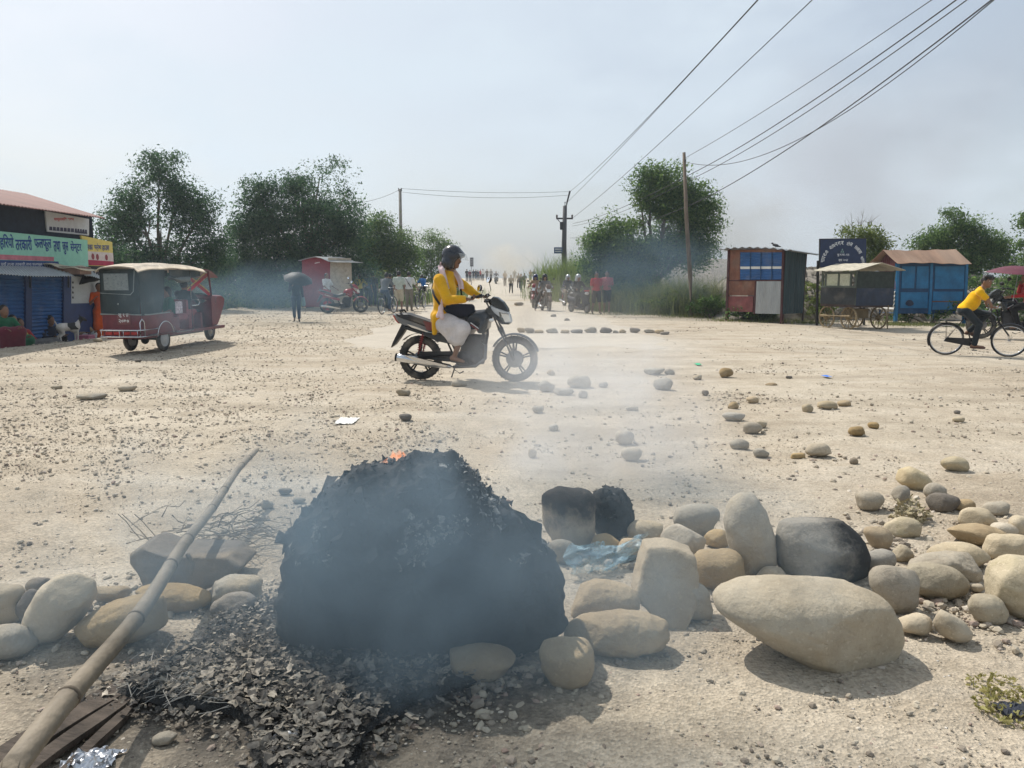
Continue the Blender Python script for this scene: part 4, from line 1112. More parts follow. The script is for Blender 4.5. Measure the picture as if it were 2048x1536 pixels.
i = (np.arange(nu - 1)[:, None] * nu + np.arange(nu - 1)[None]).ravel()
tag(np_mesh('plastic_bag', np.stack([X, Y, Z], -1).reshape(-1, 3), np.stack([i, i + nu, i + nu + 1, i + 1], 1), bag_m), 'torn pale blue plastic bag draped between the boulders', 'plastic bag')
# dry twigs
tw = MB()
for _ in range(80):
    c = P(rnd.gauss(430, 65), rnd.gauss(1105, 14)); c.z += rnd.uniform(.05, .16); a = rnd.gauss(0.25, 0.6); l = rnd.uniform(.1, .34)
    q = [c]; 
    for s_ in range(4):
        a += rnd.gauss(0, .35); q.append(q[-1] + Vector((math.cos(a) * l / 4, math.sin(a) * l / 5, rnd.gauss(0, .02))))
    tw.tube(q, [.005 * (1 - .15 * s_) * rnd.uniform(.4, 1) for s_ in range(5)], 5, False)
for u, v, l in [(300, 1065, .16), (320, 1060, .12), (285, 1070, .1)]:
    c = P(u, 1110); c.z += .08; a = rnd.uniform(1.5, 2.4)
    tw.tube([c, c + Vector((-.04, 0, .05)), c + Vector((-.05 - l * .3, .02, .09)), c + Vector((-.09 - l * .3, .02, .13))], .0025, 5, False)
tag(tw.build('dry_twigs', mat('dry_twig', (0.24, 0.19, 0.13), var=0.3)), 'loose bundle of dry twigs on the grey broken slab', 'twigs', kind='stuff')

def weed(name, u, v, label, n, sp, h, m_, seed, sz=0.02):
    r2 = np.random.default_rng(seed); c = P(u, v); a = r2.random(n) * 2 * PI; q = np.sqrt(r2.random(n)) * sp
    pos = np.stack([q * np.cos(a) * 1.3, q * np.sin(a), h * r2.random(n) * (1 - q / sp * .6) + 0.01], 1)
    V, F = leaflets(n, pos, r2.normal(size=(n, 3)) + np.array([0, 0, 1.0]), sz * (0.5 + r2.random(n)), r2, 0.4, 0.4)
    o = np_mesh(name, V, F, m_, smooth=False); o.location = c
    return tag(o, label, 'weed')
moss = leafmat('dry_green_weed', (0.16, 0.155, 0.05), (0.38, 0.36, 0.15))
weed('weed', 1995, 1378, 'yellow green creeping weed at the lower right corner, upper tuft', 110, 0.075, 0.03, moss, 3, 0.018)
weed('weed', 2032, 1425, 'yellow green creeping weed at the lower right corner, lower tuft', 190, 0.10, 0.03, moss, 4, 0.018)
weed('dry_weed', 1818, 1040, 'small dry weed behind the yellowish oval cobble', 160, 0.08, 0.14, mat('dry_straw', (0.36, 0.31, 0.19), var=0.3), 5, 0.03)
crumple('cloth_scrap', 2008, 1408, 2075, 1440, mat('dark_cloth', (0.03, 0.035, 0.05), var=0.3), 'dark scrap of cloth in the creeping weed', 'cloth scrap', 0.02, 17, nu=14, amp=0.015)

# small tongue of flame on the heap
fl_m, t_, N_, L_ = nt('open_flame')
o_ = N_.new('ShaderNodeOutputMaterial'); em = N_.new('ShaderNodeEmission'); tp = N_.new('ShaderNodeBsdfTransparent'); ms = N_.new('ShaderNodeMixShader')
em.inputs[0].default_value = (1.0, 0.33, 0.12, 1); em.inputs[1].default_value = 1.6
nz = N_.new('ShaderNodeTexNoise'); nz.inputs['Scale'].default_value = 30; nz.inputs['Detail'].default_value = 4; tcx = N_.new('ShaderNodeTexCoord'); L_.new(tcx.outputs['Object'], nz.inputs['Vector'])
mr = N_.new('ShaderNodeMapRange'); mr.inputs[1].default_value = 0.42; mr.inputs[2].default_value = 0.7; mr.inputs[4].default_value = 0.55; L_.new(nz.outputs[0], mr.inputs[0])
L_.new(mr.outputs[0], ms.inputs[0]); L_.new(tp.outputs[0], ms.inputs[1]); L_.new(em.outputs[0], ms.inputs[2]); L_.new(ms.outputs[0], o_.inputs[0])
f_ = MB(); c0 = Q(795, 938, HC.y + 0.12)
for dx, hh_, rr in ((-.025, .075, .016), (0.0, .105, .019), (.03, .07, .015), (-.055, .05, .012), (.055, .045, .011)):
    f_.tube([c0 + Vector((dx, 0, -.02)), c0 + Vector((dx * 1.1 - .004, 0, hh_ * .35)), c0 + Vector((dx * .8 + .006, 0, hh_ * .7)), c0 + Vector((dx * .7, 0, hh_))], [rr, rr * 1.1, rr * .6, .001], 8)
tag(f_.build('flame', fl_m, smooth=True), 'small orange tongue of flame on top of the burning heap', 'flame')

# chips and small rubble lying between the boulders
def xy_bar(r, n):
    k = r.random(n); xs = []; ys = []
    segs = [((0, 1230), (420, 1180)), ((1150, 1090), (1500, 1150)), ((1480, 1160), (1780, 1110)), ((1700, 1060), (2080, 1160)), ((1780, 1200), (2060, 1250)), ((1740, 1000), (2060, 1060)), ((430, 1080), (560, 1060)), ((900, 1370), (1180, 1340))]
    w = [P(*a) for a, b in segs]; w2 = [P(*b) for a, b in segs]
    i = r.integers(0, len(segs), n); A_ = np.array([(p.x, p.y) for p in w])[i]; B_ = np.array([(p.x, p.y) for p in w2])[i]
    q = A_ + (B_ - A_) * k[:, None] + r.normal(size=(n, 2)) * np.array([.10, .16])
    return q[:, 0], q[:, 1]
pebbles(3600, xy_bar, lambda r, n, x, y: 0.0045 * np.minimum(np.exp(r.exponential(0.6, n)), 5.5), 'barricade_rubble', 'chips and pebbles lying between the boulders of the roadblock', 12)
# ================================================================== people
SKIN = mat('brown_skin', (0.20, 0.105, 0.062), rough=0.55, var=0.12, scale=20, spec=0.4)
HAIR = mat('black_hair', (0.012, 0.011, 0.012), rough=0.5, var=0.3, scale=40)
EYE = mat('eye_white', (0.6, 0.57, 0.52), rough=0.3, var=0.05)
SOLE = mat('rubber_sandal', (0.05, 0.04, 0.035), rough=0.8)

def cloth(name, col, stripes=False):
    return mat('cloth_' + name, col, rough=0.9, var=0.2, scale=6, bump=0.7, bscale=13, spec=0.1, sheen=0.15)

def pose(kind='stand', **kw):
    V = Vector
    J = dict(pel=V((0, 0, .95)), chest=V((0, 0, 1.27)), neck=V((0, 0, 1.45)), head=V((.02, 0, 1.585)),
             hl=V((0, .09, .90)), hr=V((0, -.09, .90)), kl=V((.02, .10, .5)), kr=V((.02, -.10, .5)), al=V((-.02, .10, .085)), ar=V((-.02, -.10, .085)),
             tl=V((.14, .12, .03)), tr=V((.14, -.12, .03)), sl=V((0, .175, 1.38)), sr=V((0, -.175, 1.38)),
             el=V((-.03, .225, 1.11)), er=V((-.03, -.225, 1.11)), wl=V((.05, .235, .87)), wr=V((.05, -.235, .87)), look=0.0, tip=0.0, curl=0.5)
    if kind == 'walk':
        J.update(kl=V((.16, .09, .52)), al=V((.26, .09, .12)), tl=V((.41, .10, .06)), kr=V((-.04, -.09, .50)), ar=V((-.30, -.09, .15)), tr=V((-.16, -.1, .03)),
                 el=V((-.10, .22, 1.12)), wl=V((-.10, .25, .88)), er=V((.04, -.22, 1.12)), wr=V((.18, -.23, .92)), pel=V((0, 0, .94)))
    if kind == 'hips':
        J.update(el=V((-.08, .40, 1.14)), wl=V((.05, .2, .99)), er=V((-.08, -.40, 1.14)), wr=V((.05, -.2, .99)))
    if kind == 'push':      # hands forward on a handlebar
        J.update(el=V((.12, .24, 1.12)), wl=V((.38, .26, .98)), er=V((.12, -.24, 1.12)), wr=V((.38, -.26, .98)))
    if kind == 'hold':      # right hand raised holding an umbrella shaft
        J.update(er=V((.08, -.26, 1.12)), wr=V((.20, -.16, 1.26)))
    if kind == 'ride':      # astride a motorcycle, feet on pegs
        dz = -.12
        J.update(pel=V((0, 0, .83)), hl=V((.02, .1, .82)), hr=V((.02, -.1, .82)), kl=V((.40, .20, .72)), kr=V((.40, -.20, .72)), al=V((.26, .19, .33)), ar=V((.26, -.19, .33)),
                 tl=V((.42, .2, .28)), tr=V((.42, -.2, .28)), chest=V((.07, 0, 1.13)), neck=V((.11, 0, 1.32)), head=V((.14, 0, 1.46)), sl=V((.10, .18, 1.26)), sr=V((.10, -.18, 1.26)),
                 el=V((.24, .30, 1.04)), er=V((.24, -.30, 1.04)), wl=V((.48, .30, 1.0)), wr=V((.48, -.30, 1.0)))
    if kind == 'cycle':
        J.update(pel=V((0, 0, .93)), hl=V((.03, .09, .92)), hr=V((.03, -.09, .92)), kl=V((.38, .11, .80)), kr=V((.28, -.11, .58)), al=V((.22, .11, .46)), ar=V((.22, -.11, .20)),
                 tl=V((.37, .12, .40)), tr=V((.37, -.12, .15)), chest=V((.13, 0, 1.22)), neck=V((.22, 0, 1.39)), head=V((.28, 0, 1.52)), sl=V((.2, .175, 1.33)), sr=V((.2, -.175, 1.33)),
                 el=V((.36, .25, 1.13)), er=V((.36, -.25, 1.13)), wl=V((.55, .24, 1.02)), wr=V((.55, -.24, 1.02)))
    if kind == 'sit':       # squatting / sitting low, knees up
        J.update(pel=V((0, 0, .28)), hl=V((.02, .1, .27)), hr=V((.02, -.1, .27)), kl=V((.38, .15, .50)), kr=V((.38, -.15, .50)), al=V((.34, .13, .09)), ar=V((.34, -.13, .09)),
                 tl=V((.50, .14, .03)), tr=V((.50, -.14, .03)), chest=V((.06, 0, .62)), neck=V((.11, 0, .80)), head=V((.15, 0, .94)), sl=V((.10, .175, .73)), sr=V((.10, -.175, .73)),
                 el=V((.22, .27, .53)), er=V((.22, -.27, .53)), wl=V((.40, .16, .55)), wr=V((.40, -.16, .55)))
    J.update(kw)
    return J

def hand(mb, w, d, thumb, s=1.0, curl=0.5, n=5):
    d = Vector(d).normalized(); t = Vector(thumb); t = (t - d * t.dot(d)).normalized(); nr = d.cross(t)
    R = Matrix((d, t, nr)).transposed()
    mb.ball(w + d * .042 * s, (.05 * s, .038 * s, .016 * s), 8, 6, R)
    for off, ln in ((-.029, .058), (-.010, .074), (.010, .080), (.029, .072)):
        p = w + d * .078 * s + t * off * s; q = [p - d * .02 * s, p]; a = curl * .5
        for k in range(3):
            p = p + (d * math.cos(a) + nr * math.sin(a)) * ln * s / 3; q.append(p); a += curl * .8
        mb.tube(q, [.0095 * s, .009 * s, .0085 * s, .0078 * s, .006 * s], n)
    p = w + d * .025 * s + t * .030 * s
    mb.tube([p, p + (d * .55 + t * .75) * .035 * s, p + (d * .8 + t * .75 + nr * curl * .5) * .058 * s], [.012 * s, .0105 * s, .007 * s], n)

def fwd_basis(J):
    a, tp = J['look'], J['tip']
    return Matrix.Rotation(a, 3, 'Z') @ Matrix.Rotation(tp, 3, 'Y')

def C(a, b, ra, rb, k=None):
    t = ('c', tuple(a), tuple(b), ra, rb)
    return t + (k,) if k else t

def body_prims(J, f=1.0):
    R = fwd_basis(J); H = J['head']; h = lambda x, y, z: H + R @ Vector((x, y, z))
    Rm = [list(r) for r in R]
    pr = [('e', tuple(H), (.096, .078, .116), Rm), C(h(.03, 0, -.06), h(.058, 0, -.088), .050, .036, .03),
          C(h(.088, 0, .012), h(.108, 0, -.028), .009, .015, .012), ('e', tuple(h(0, .078, -.012)), (.018, .010, .03), Rm), ('e', tuple(h(0, -.078, -.012)), (.018, .010, .03), Rm),
          C(h(-.01, 0, -.06), J['neck'] - Vector((0, 0, .03)), .052, .06)]
    pr += [('e', tuple(J['chest']), (.105 * f, .15 * f, .19), None), C(J['pel'], J['chest'], .115 * f, .115 * f, .06), ('e', tuple(J['pel']), (.115 * f, .15 * f, .11), None),
           C(J['sl'], J['sr'], .058, .058, .05)]
    for s in 'lr':
        pr += [C(J['s' + s], J['e' + s], .048 * f, .038 * f, .025), C(J['e' + s], J['w' + s], .038 * f, .024, .012),
               C(J['h' + s], J['k' + s], .080 * f, .052 * f, .03), C(J['k' + s] + (J['a' + s] - J['k' + s]) * .05, J['k' + s] * .72 + J['a' + s] * .28, .050 * f, .054 * f, .02), C(J['k' + s] * .72 + J['a' + s] * .28, J['a' + s], .052 * f, .032, .02),
               C(J['a' + s] + (J['a' + s] - J['t' + s]) * .25 - Vector((0, 0, .03)), J['t' + s], .035, .026, .02)]
    return pr

def person(label, loc, rz=0, h=1.65, J=None, top=None, sleeve='short', low=None, lower='trousers', hair='short', head_m=None, group=None, res=0.021,
           shoe=None, f=1.0, extra=None, cat='person', name='person', untuck=.0, look=None, face=False, top_m2=None, build=True):
    J = J or pose('stand'); s = h / 1.7
    if look is not None: J['look'] = look
    V, F = solid(body_prims(J, f * .93), res, .028); V = smooth_v(V, F, 1)
    mb = MB(); mb.raw(V * s, F)
    for q, e in (('l', 1), ('r', -1)):
        d = J.get('hd' + q) or (J['w' + q] - J['e' + q])
        th = J.get('th' + q) or Vector((1, 0, .3))
        hand(mb, J['w' + q] * s, d, th if abs(Vector(d).normalized().dot(Vector(th).normalized())) < .95 else Vector((0, -e, .2)), s, J['curl'] if q == 'l' else J.get('curlr', J['curl']), 8 if face else 5)
    R = fwd_basis(J); H = J['head']
    if face:
        for e in (1, -1):
            mb.mi = 1; mb.ball((H + R @ Vector((.080, e * .031, .018))) * s, (.012 * s, .014 * s, .009 * s), 8, 6, R)
            mb.mi = 2; mb.ball((H + R @ Vector((.0895, e * .031, .018))) * s, (.006 * s, .006 * s, .006 * s), 8, 6)
            mb.tube([(H + R @ Vector((.090, e * .014, .042))) * s, (H + R @ Vector((.088, e * .034, .047))) * s, (H + R @ Vector((.076, e * .052, .040))) * s], [.004 * s, .005 * s, .003 * s], 6)
        mb.mi = 3; mb.tube([(H + R @ Vector((.082, .024, -.062))) * s, (H + R @ Vector((.0945, 0, -.060))) * s, (H + R @ Vector((.082, -.024, -.062))) * s], [.004 * s, .0065 * s, .004 * s], 6)
    o = mb.build(name, [SKIN, EYE, HAIR, mat('lips', (0.16, 0.06, 0.05), var=.1)], smooth=True)
    o.location = loc; o.rotation_euler = (0, 0, rz); tag(o, label, cat, group)
    def part(nm, prims, m, k=.035, rs=None, it=1):
        V, F = solid(prims, rs or res, k); V = smooth_v(V, F, it)
        return np_mesh(nm, V * s, F, m, parent=o)
    if top is not None:
        pr = [('e', tuple(J['chest']), (.122 * f, .168 * f, .20), None), C(J['pel'] + (J['chest'] - J['pel']) * (.12 - untuck), J['chest'], .132 * f, .13 * f, .06),
              C(J['sl'] - (J['sl'] - J['sr']) * .03, J['sr'] + (J['sl'] - J['sr']) * .03, .068, .068, .05), ('e', tuple(J['pel'] + (J['chest'] - J['pel']) * (.15 - untuck)), (.13 * f, .165 * f, .10), None),
              C(J['neck'] - Vector((0, 0, .05)), J['neck'] - Vector((0, 0, .01)), .075, .063, .04)]
        for q in 'lr':
            S, E, W = J['s' + q], J['e' + q], J['w' + q]
            if sleeve == 'short': pr += [C(S, S + (E - S) * .72, .066 * f, .062 * f, .03)]
            elif sleeve == 'long': pr += [C(S, E, .064 * f, .053 * f, .03), C(E, E + (W - E) * .9, .052 * f, .040 * f, .02)]
        part('shirt', pr, top)
    if low is not None:
        pr = [('e', tuple(J['pel'] - Vector((0, 0, .01))), (.128 * f, .158 * f, .115), None)]
        if lower in ('trousers', 'shorts'):
            for q in 'lr':
                Hh, K, A = J['h' + q], J['k' + q], J['a' + q]
                if lower == 'trousers': pr += [C(Hh, K, .093 * f, .070 * f, .03), C(K, A + (K - A) * .06, .070 * f, .056 * f, .02)]
                else: pr += [C(Hh, K + (Hh - K) * .05, .096 * f, .082 * f, .03)]
        elif lower == 'skirt':
            m_ = (J['al'] + J['ar']) / 2; kk = (J['kl'] + J['kr']) / 2
            pr += [C(J['hl'], J['kl'] , .11, .11, .08), C(J['hr'], J['kr'], .11, .11, .08), C(J['kl'], J['al'] + (J['kl'] - J['al']) * .15, .11, .11, .08), C(J['kr'], J['ar'] + (J['kr'] - J['ar']) * .15, .11, .11, .08), C(kk, m_ + (kk - m_) * .15, .11, .12, .06)]
        part({'trousers': 'trousers', 'shorts': 'shorts', 'skirt': 'skirt'}[lower], pr, low)
    h_ = lambda x, y, z: tuple(H + R @ Vector((x, y, z))); Rm = [list(r) for r in R]
    if hair == 'short': part('hair', [('e', h_(-.018, 0, .022), (.098, .086, .112), Rm), ('-', ('e', h_(.10, 0, -.05), (.095, .12, .115), Rm)), ('-', ('e', h_(-.02, 0, -.14), (.14, .12, .085), Rm))], HAIR, .01, min(res, .014))
    elif hair == 'long': part('hair', [('e', h_(-.022, 0, .018), (.098, .088, .115), Rm), C(h_(-.06, 0, -.03), h_(-.085, 0, -.16), .06, .035), ('-', ('e', h_(.10, 0, -.05), (.095, .12, .115), Rm))], HAIR, .01, min(res, .014))
    elif hair == 'helmet':
        part('helmet', [('e', h_(-.008, 0, .03), (.138, .122, .145), Rm), C(h_(-.03, .055, -.07), h_(-.03, -.055, -.07), .085, .085), ('-', ('e', h_(.135, 0, -.06), (.105, .12, .095), Rm)), ('-', ('e', h_(.0, 0, -.17), (.11, .085, .07), Rm))], head_m, .02, min(res, .014))
    elif hair == 'cap': part('cap', [('e', h_(-.005, 0, .05), (.104, .09, .085), Rm), C(h_(.08, 0, .055), h_(.135, 0, .045), .03, .012), ('-', ('e', h_(0, 0, -.08), (.2, .2, .11), Rm))], head_m, .012, min(res, .014))
    if shoe is not None:
        for q in 'lr':
            A, T = J['a' + q], J['t' + q]
            V, F = solid([C(A + (A - T) * .28 - Vector((0, 0, .045)), T + (T - A) * .12 - Vector((0, 0, .008)), .036, .028)], .012); V[:, 2] = np.minimum(V[:, 2], A.z - .03)
            np_mesh('sandal', V * s, F, shoe, parent=o)
    return o, J, s

# ------------------------------------------------------------------ umbrella
def umbrella(label, loc, m, R=0.52, h=0.24, tilt=(0, 0, 0), shaft=0.8, cat='umbrella'):
    o = empty('umbrella', loc, 0, label, cat); o.rotation_euler = tilt
    c = MB(); n = 8
    def fn(a, b):
        t = a * 2 * PI; k = t / (2 * PI / n); fr = abs((k % 1) - .5) * 2
        rr = R * b * (1 - .07 * (1 - fr ** 2) * b); return (rr * math.cos(t), rr * math.sin(t), h * (1 - b ** 2.0) - .0 + .012 * (1 - fr) * b)
    c.sheet(fn, 48, 8); c.build('canopy', m, parent=o, smooth=True)
    st = mat('umbrella_steel', (0.35, 0.35, 0.36), rough=0.3, metal=0.9)
    s_ = MB(); s_.tube([(0, 0, h + .05), (0, 0, h - shaft)], .006, 6); s_.tube([(0, 0, h - shaft), (0, 0, h - shaft - .08)], .012, 8); s_.build('shaft', st, parent=o)
    r_ = MB()
    for k in range(n):
        t = 2 * PI * k / n; r_.tube([(0, 0, h * .55), (R * .55 * math.cos(t), R * .55 * math.sin(t), h * .66)], .003, 4); r_.tube([(0, 0, h - .005), (R * .55 * math.cos(t), R * .55 * math.sin(t), h * .69), (R * math.cos(t), R * math.sin(t), .002)], .003, 4)
    r_.build('ribs', st, parent=o)
    return o

# ================================================================== motorcycle, measured from the side
RUB = mat('dusty_tyre', (0.028, 0.028, 0.03), rough=0.9, var=0.3, scale=12, dust=0.45, bump=0.4, bscale=50)
BLK = mat('black_metal', (0.018, 0.018, 0.02), rough=0.42, var=0.3, dust=0.10, metal=0.2)
ALLOY = mat('dull_alloy', (0.16, 0.16, 0.165), rough=0.42, metal=0.8, var=0.3, dust=0.3)
CHROME = mat('chrome', (0.62, 0.63, 0.65), rough=0.14, metal=1.0, var=0.1)
ENG = mat('engine_grey', (0.05, 0.05, 0.055), rough=0.5, metal=0.5, var=0.4, dust=0.12)
SEATM = mat('seat_vinyl', (0.02, 0.022, 0.026), rough=0.55, var=0.2, dust=0.35)
REDL = mat('red_lens', (0.42, 0.02, 0.02), rough=0.2, var=0.1)
LENS = mat('clear_lens', (0.75, 0.77, 0.78), rough=0.08, metal=0.3, var=0.1)
AMB = mat('amber_lens', (0.8, 0.28, 0.02), rough=0.2, var=0.1)
MIRG = mat('mirror_glass', (0.85, 0.87, 0.9), rough=0.03, metal=1.0, var=0.02)
PLATE = mat('grey_tail_panel', (0.10, 0.115, 0.13), rough=0.35, var=0.2, dust=0.45)

def zq(zx, zy):
    return ((zx - 900) * .001455, (1400 - zy) * .001455)

def wheel(name, parent, c, R, n_sp=5, tyre=.048, drum=.06, steel=False):
    w_ = empty(name, c, 0, parent=parent)
    t = MB(); t.ring((0, 0, 0), R - tyre, tyre, (0, 1, 0), 48, 10, sy=.9)
    for k in range(60):
        a = 2 * PI * k / 60; t.box(((R - .004) * math.cos(a), .02 * (-1) ** k, (R - .004) * math.sin(a)), (.012, .03, .014), (0, -a, 0))
    t.build('tyre', RUB, parent=w_, smooth=True)
    r_ = MB(); r_.ring((0, 0, 0), R - tyre * 1.85, .013, (0, 1, 0), 40, 8, sy=2.6)
    for k in range(n_sp):
        a = 2 * PI * k / n_sp + .3
        for da in (-.05, .05):
            b = a + da; r_.tube([(.05 * math.cos(a), 0, .05 * math.sin(a)), (.12 * math.cos(b + da), 0, .12 * math.sin(b + da)), ((R - tyre * 2) * math.cos(b + da), 0, (R - tyre * 2) * math.sin(b + da))], [.020, .013, .012], 6)
    r_.build('rim', BLK if not steel else ALLOY, parent=w_, smooth=True)
    d = MB(); d.lathe([(.02, -.06), (drum * .6, -.058), (drum, -.05), (drum + .012, -.03), (drum + .012, .03), (drum, .05), (.02, .06)], (0, 0, 0), (0, 1, 0), 28)
    d.lathe([(.012, -.09), (.012, .09)], (0, 0, 0), (0, 1, 0), 8); d.build('hub', ALLOY, parent=w_)
    return w_

def motorcycle(label, loc, rz, paint, accent, seatpanel=None, group=None, lean=0.0, steer=0.0, cat='motorcycle', white_headlight=False):
    o = empty('motorcycle', loc, rz, label, cat, group); o.rotation_euler = (lean, 0, rz)
    tailm = seatpanel or PLATE
    fx, fz = zq(1362, 1192); rx, rz_ = zq(455, 1178)
    fz = .312; rz_ = .305
    sp = empty('steering', (0, 0, 0), 0) if False else None
    wheel('front_wheel', o, (fx, 0, fz), .312, drum=.105); wheel('rear_wheel', o, (rx, 0, rz_), .305, drum=.075, tyre=.052)
    P2 = lambda pts: [zq(*p) for p in pts]
    # front mudguard
    m = MB()
    def fend(a, b):
        t = rad(18 + 134 * a); w = (b - .5) * .13; r_ = .345 - .02 * abs(b - .5) * 4 * abs(b - .5)
        return (fx + r_ * math.cos(t), w, fz + r_ * math.sin(t))
    m.sheet(fend, 24, 6, .006); m.tube([(fx, -.075, fz), (fx - .04, -.075, fz + .34)], .006, 5)
    m.build('front_mudguard', paint, parent=o, smooth=True)
    # fork
    m = MB(); hx, hz = zq(1088, 622)
    for e in (-1, 1):
        tx, tz = hx + .01, hz - .02; mx_, mz = fx + (tx - fx) * .52, fz + (tz - fz) * .52
        m.tube([(fx, e * .085, fz - .01), (mx_, e * .085, mz)], .024, 10); m.tube([(mx_, e * .085, mz), (tx, e * .085, tz)], .017, 10)
    m.build('fork', ALLOY, parent=o, smooth=True)
    m = MB(); 
    for q in ((.05, -.03), (-.01, -.13)): m.box((hx + .01 + (.02 if q[0] > 0 else .05), 0, hz + q[1] - .02), (.07, .2, .03), None, .008)
    m.tube([(hx + .05, 0, hz - .02), (hx + .09, 0, hz - .2)], .028, 10); m.build('triple_clamp', BLK, parent=o)
    # handlebar
    m = MB(); bx, bz = zq(1075, 600)
    for e in (-1, 1):
        m.tube([(hx + .01, e * .06, hz), (hx, e * .14, hz + .03), (hx - .03, e * .25, hz + .025), (hx - .10, e * .36, hz + .01)], .011, 8)
        m.tube([(hx - .045, e * .28, hz + .021), (hx - .105, e * .37, hz + .008)], .018, 10)
        m.tube([(hx - .0, e * .22, hz + .03), (hx + .01, e * .28, hz + .02), (hx - .05, e * .37, hz - .0)], .006, 6)
        m.box((hx - .02, e * .22, hz + .025), (.05, .06, .05), None, .012)
    m.build('handlebar', BLK, parent=o, smooth=True)
    for e in (-1, 1):
        cx_, cz_ = hx - .01, hz + (.235 if e > 0 else .13)
        m = MB(); m.tube([(hx - .01, e * .22, hz + .03), (hx + .02, e * .25, hz + .10), (cx_, e * .29, cz_ - .03)], .005, 6)
        ya = rad(40); R = Matrix.Rotation(ya, 3, 'Z'); m.ball((cx_, e * .30, cz_), (.020, .050, .045), 16, 10, R)
        q = m.build('mirror', BLK, parent=o, smooth=True)
        g = MB(); g.lathe([(.0, .0), (.9, .0), (1, -.1)], (0, 0, 0), (1, 0, 0), 20); q2 = g.build('mirror_glass', MIRG, parent=q); q2.scale = (-.012, .046, .041)
        n_ = R @ Vector((-.0205, 0, 0)); q2.location = (cx_ + n_.x, e * .30 + n_.y, cz_); q2.rotation_euler = (0, rad(12), ya)
    # cowl with headlight
    m = MB(); m.prism(P2([(1135, 640), (1165, 612), (1205, 618), (1262, 660), (1305, 725), (1308, 750), (1200, 715), (1145, 690)]), -.085, .085, .18); m.build('visor', paint, parent=o, smooth=False)
    m = MB(); m.prism(P2([(1140, 695), (1200, 715), (1308, 752), (1312, 768), (1225, 752), (1230, 800), (1160, 745)]), -.10, .10, .10); m.build('headlight_cowl', accent, parent=o)
    m = MB(); m.prism(P2([(1160, 745), (1228, 800), (1270, 852), (1330, 850), (1310, 868), (1250, 866), (1190, 820)]), -.09, .09, .1); m.build('headlight_bracket', paint, parent=o)
    m = MB(); m.prism(P2([(1225, 760), (1310, 772), (1328, 842), (1268, 848)]), -.075, .075, .1); q = m.build('headlight', LENS, parent=o); q.location.x = .012
    for e in (-1, 1):
        m = MB(); bx_, bz_ = zq(1165, 825); m.tube([(bx_, e * .06, bz_), (bx_, e * .15, bz_)], .008, 6); m.ball((bx_, e * .165, bz_), (.035, .028, .024), 12, 8)
        m.build('indicator', LENS, parent=o, smooth=True)
    # tank
    V, F = solid([('e', (*zq(1010, 800)[:1], 0, zq(1010, 800)[1]), (.135, .135, .085), None), C((zq(960, 850)[0], 0, zq(960, 850)[1]), (zq(1085, 800)[0], 0, zq(1085, 800)[1]), .105, .10), C((zq(1090, 850)[0], .09, zq(1090, 850)[1]), (zq(1050, 920)[0], .11, zq(1050, 920)[1]), .055, .045), C((zq(1090, 850)[0], -.09, zq(1090, 850)[1]), (zq(1050, 920)[0], -.11, zq(1050, 920)[1]), .055, .045)], .011, .05)
    tank = np_mesh('tank', smooth_v(V, F, 2), F, paint, parent=o)
    for e in (-1, 1):
        m = MB()
        for k, (a, b) in enumerate((((965, 850), (1045, 905)), ((968, 868), (1040, 918)))):
            pa_, pb_ = zq(*a), zq(*b); m.mi = k
            m.box(((pa_[0] + pb_[0]) / 2, e * .138, (pa_[1] + pb_[1]) / 2), (math.hypot(pb_[0] - pa_[0], pb_[1] - pa_[1]), .045, .006), (0, math.atan2(pa_[1] - pb_[1], pb_[0] - pa_[0]), 0), .002)
        m.build('stripe_decal', [mat('white_decal', (.7, .7, .68), var=.1), REDL], parent=o)
    m = MB(); m.prism(P2([(1095, 730), (1140, 700), (1215, 800), (1240, 850), (1170, 790), (1120, 760)]), -.12, .12, .12); m.prism(P2([(1105, 800), (1135, 810), (1120, 900), (1075, 965), (1060, 950)]), -.13, .13, .1)
    m.build('side_fairing', paint, parent=o)
    # seat, tail
    m = MB(); m.prism(P2([(225, 772), (330, 768), (520, 828), (640, 880), (760, 900), (900, 860), (960, 830), (965, 880), (900, 930), (700, 960), (560, 905), (420, 850), (260, 808)]), -.115, .115, .14); m.build('seat', SEATM, parent=o)
    m = MB(); m.prism(P2([(205, 778), (260, 800), (420, 850), (600, 915), (600, 945), (520, 945), (400, 905), (285, 875), (240, 840)]), -.10, .10, .15); tc_ = m.build('tail_cowl', tailm, parent=o)
    m = MB(); m.prism(P2([(204, 790), (228, 800), (262, 868), (240, 850)]), -.075, .075); m.build('tail_light', REDL, parent=tc_)
    m = MB(); m.prism(P2([(280, 880), (400, 908), (520, 950), (700, 965), (790, 1000), (780, 1060), (640, 1030), (480, 965), (330, 920)]), -.11, .11, .12); m.build('side_panel', paint, parent=o)
    m = MB(); m.prism(P2([(350, 868), (430, 890), (560, 940), (540, 942), (400, 902)]), -.122, .122); m.build('side_trim', CHROME, parent=o)
    m = MB(); m.prism(P2([(505, 832), (590, 855), (612, 935), (540, 925)]), -.118, .118, .08); m.build('rear_accent', mat('maroon_paint', (.16, .02, .025), rough=.35, dust=.3), parent=o)
    m = MB(); m.tube([(*zq(300, 770)[:1], -.1, zq(300, 770)[1]), (*zq(280, 745)[:1], -.1, zq(280, 745)[1]), (*zq(250, 748)[:1], 0, zq(250, 748)[1]), (*zq(280, 745)[:1], .1, zq(280, 745)[1]), (*zq(300, 770)[:1], .1, zq(300, 770)[1])], .012, 8); m.build('grab_rail', BLK, parent=o, smooth=True)
    # rear mudguard flap
    m = MB(); m.prism(P2([(285, 878), (335, 900), (300, 960), (215, 1070), (172, 1100), (190, 1055), (240, 960)]), -.06, .06, .1); m.build('rear_mudguard', BLK, parent=o)
    m = MB()
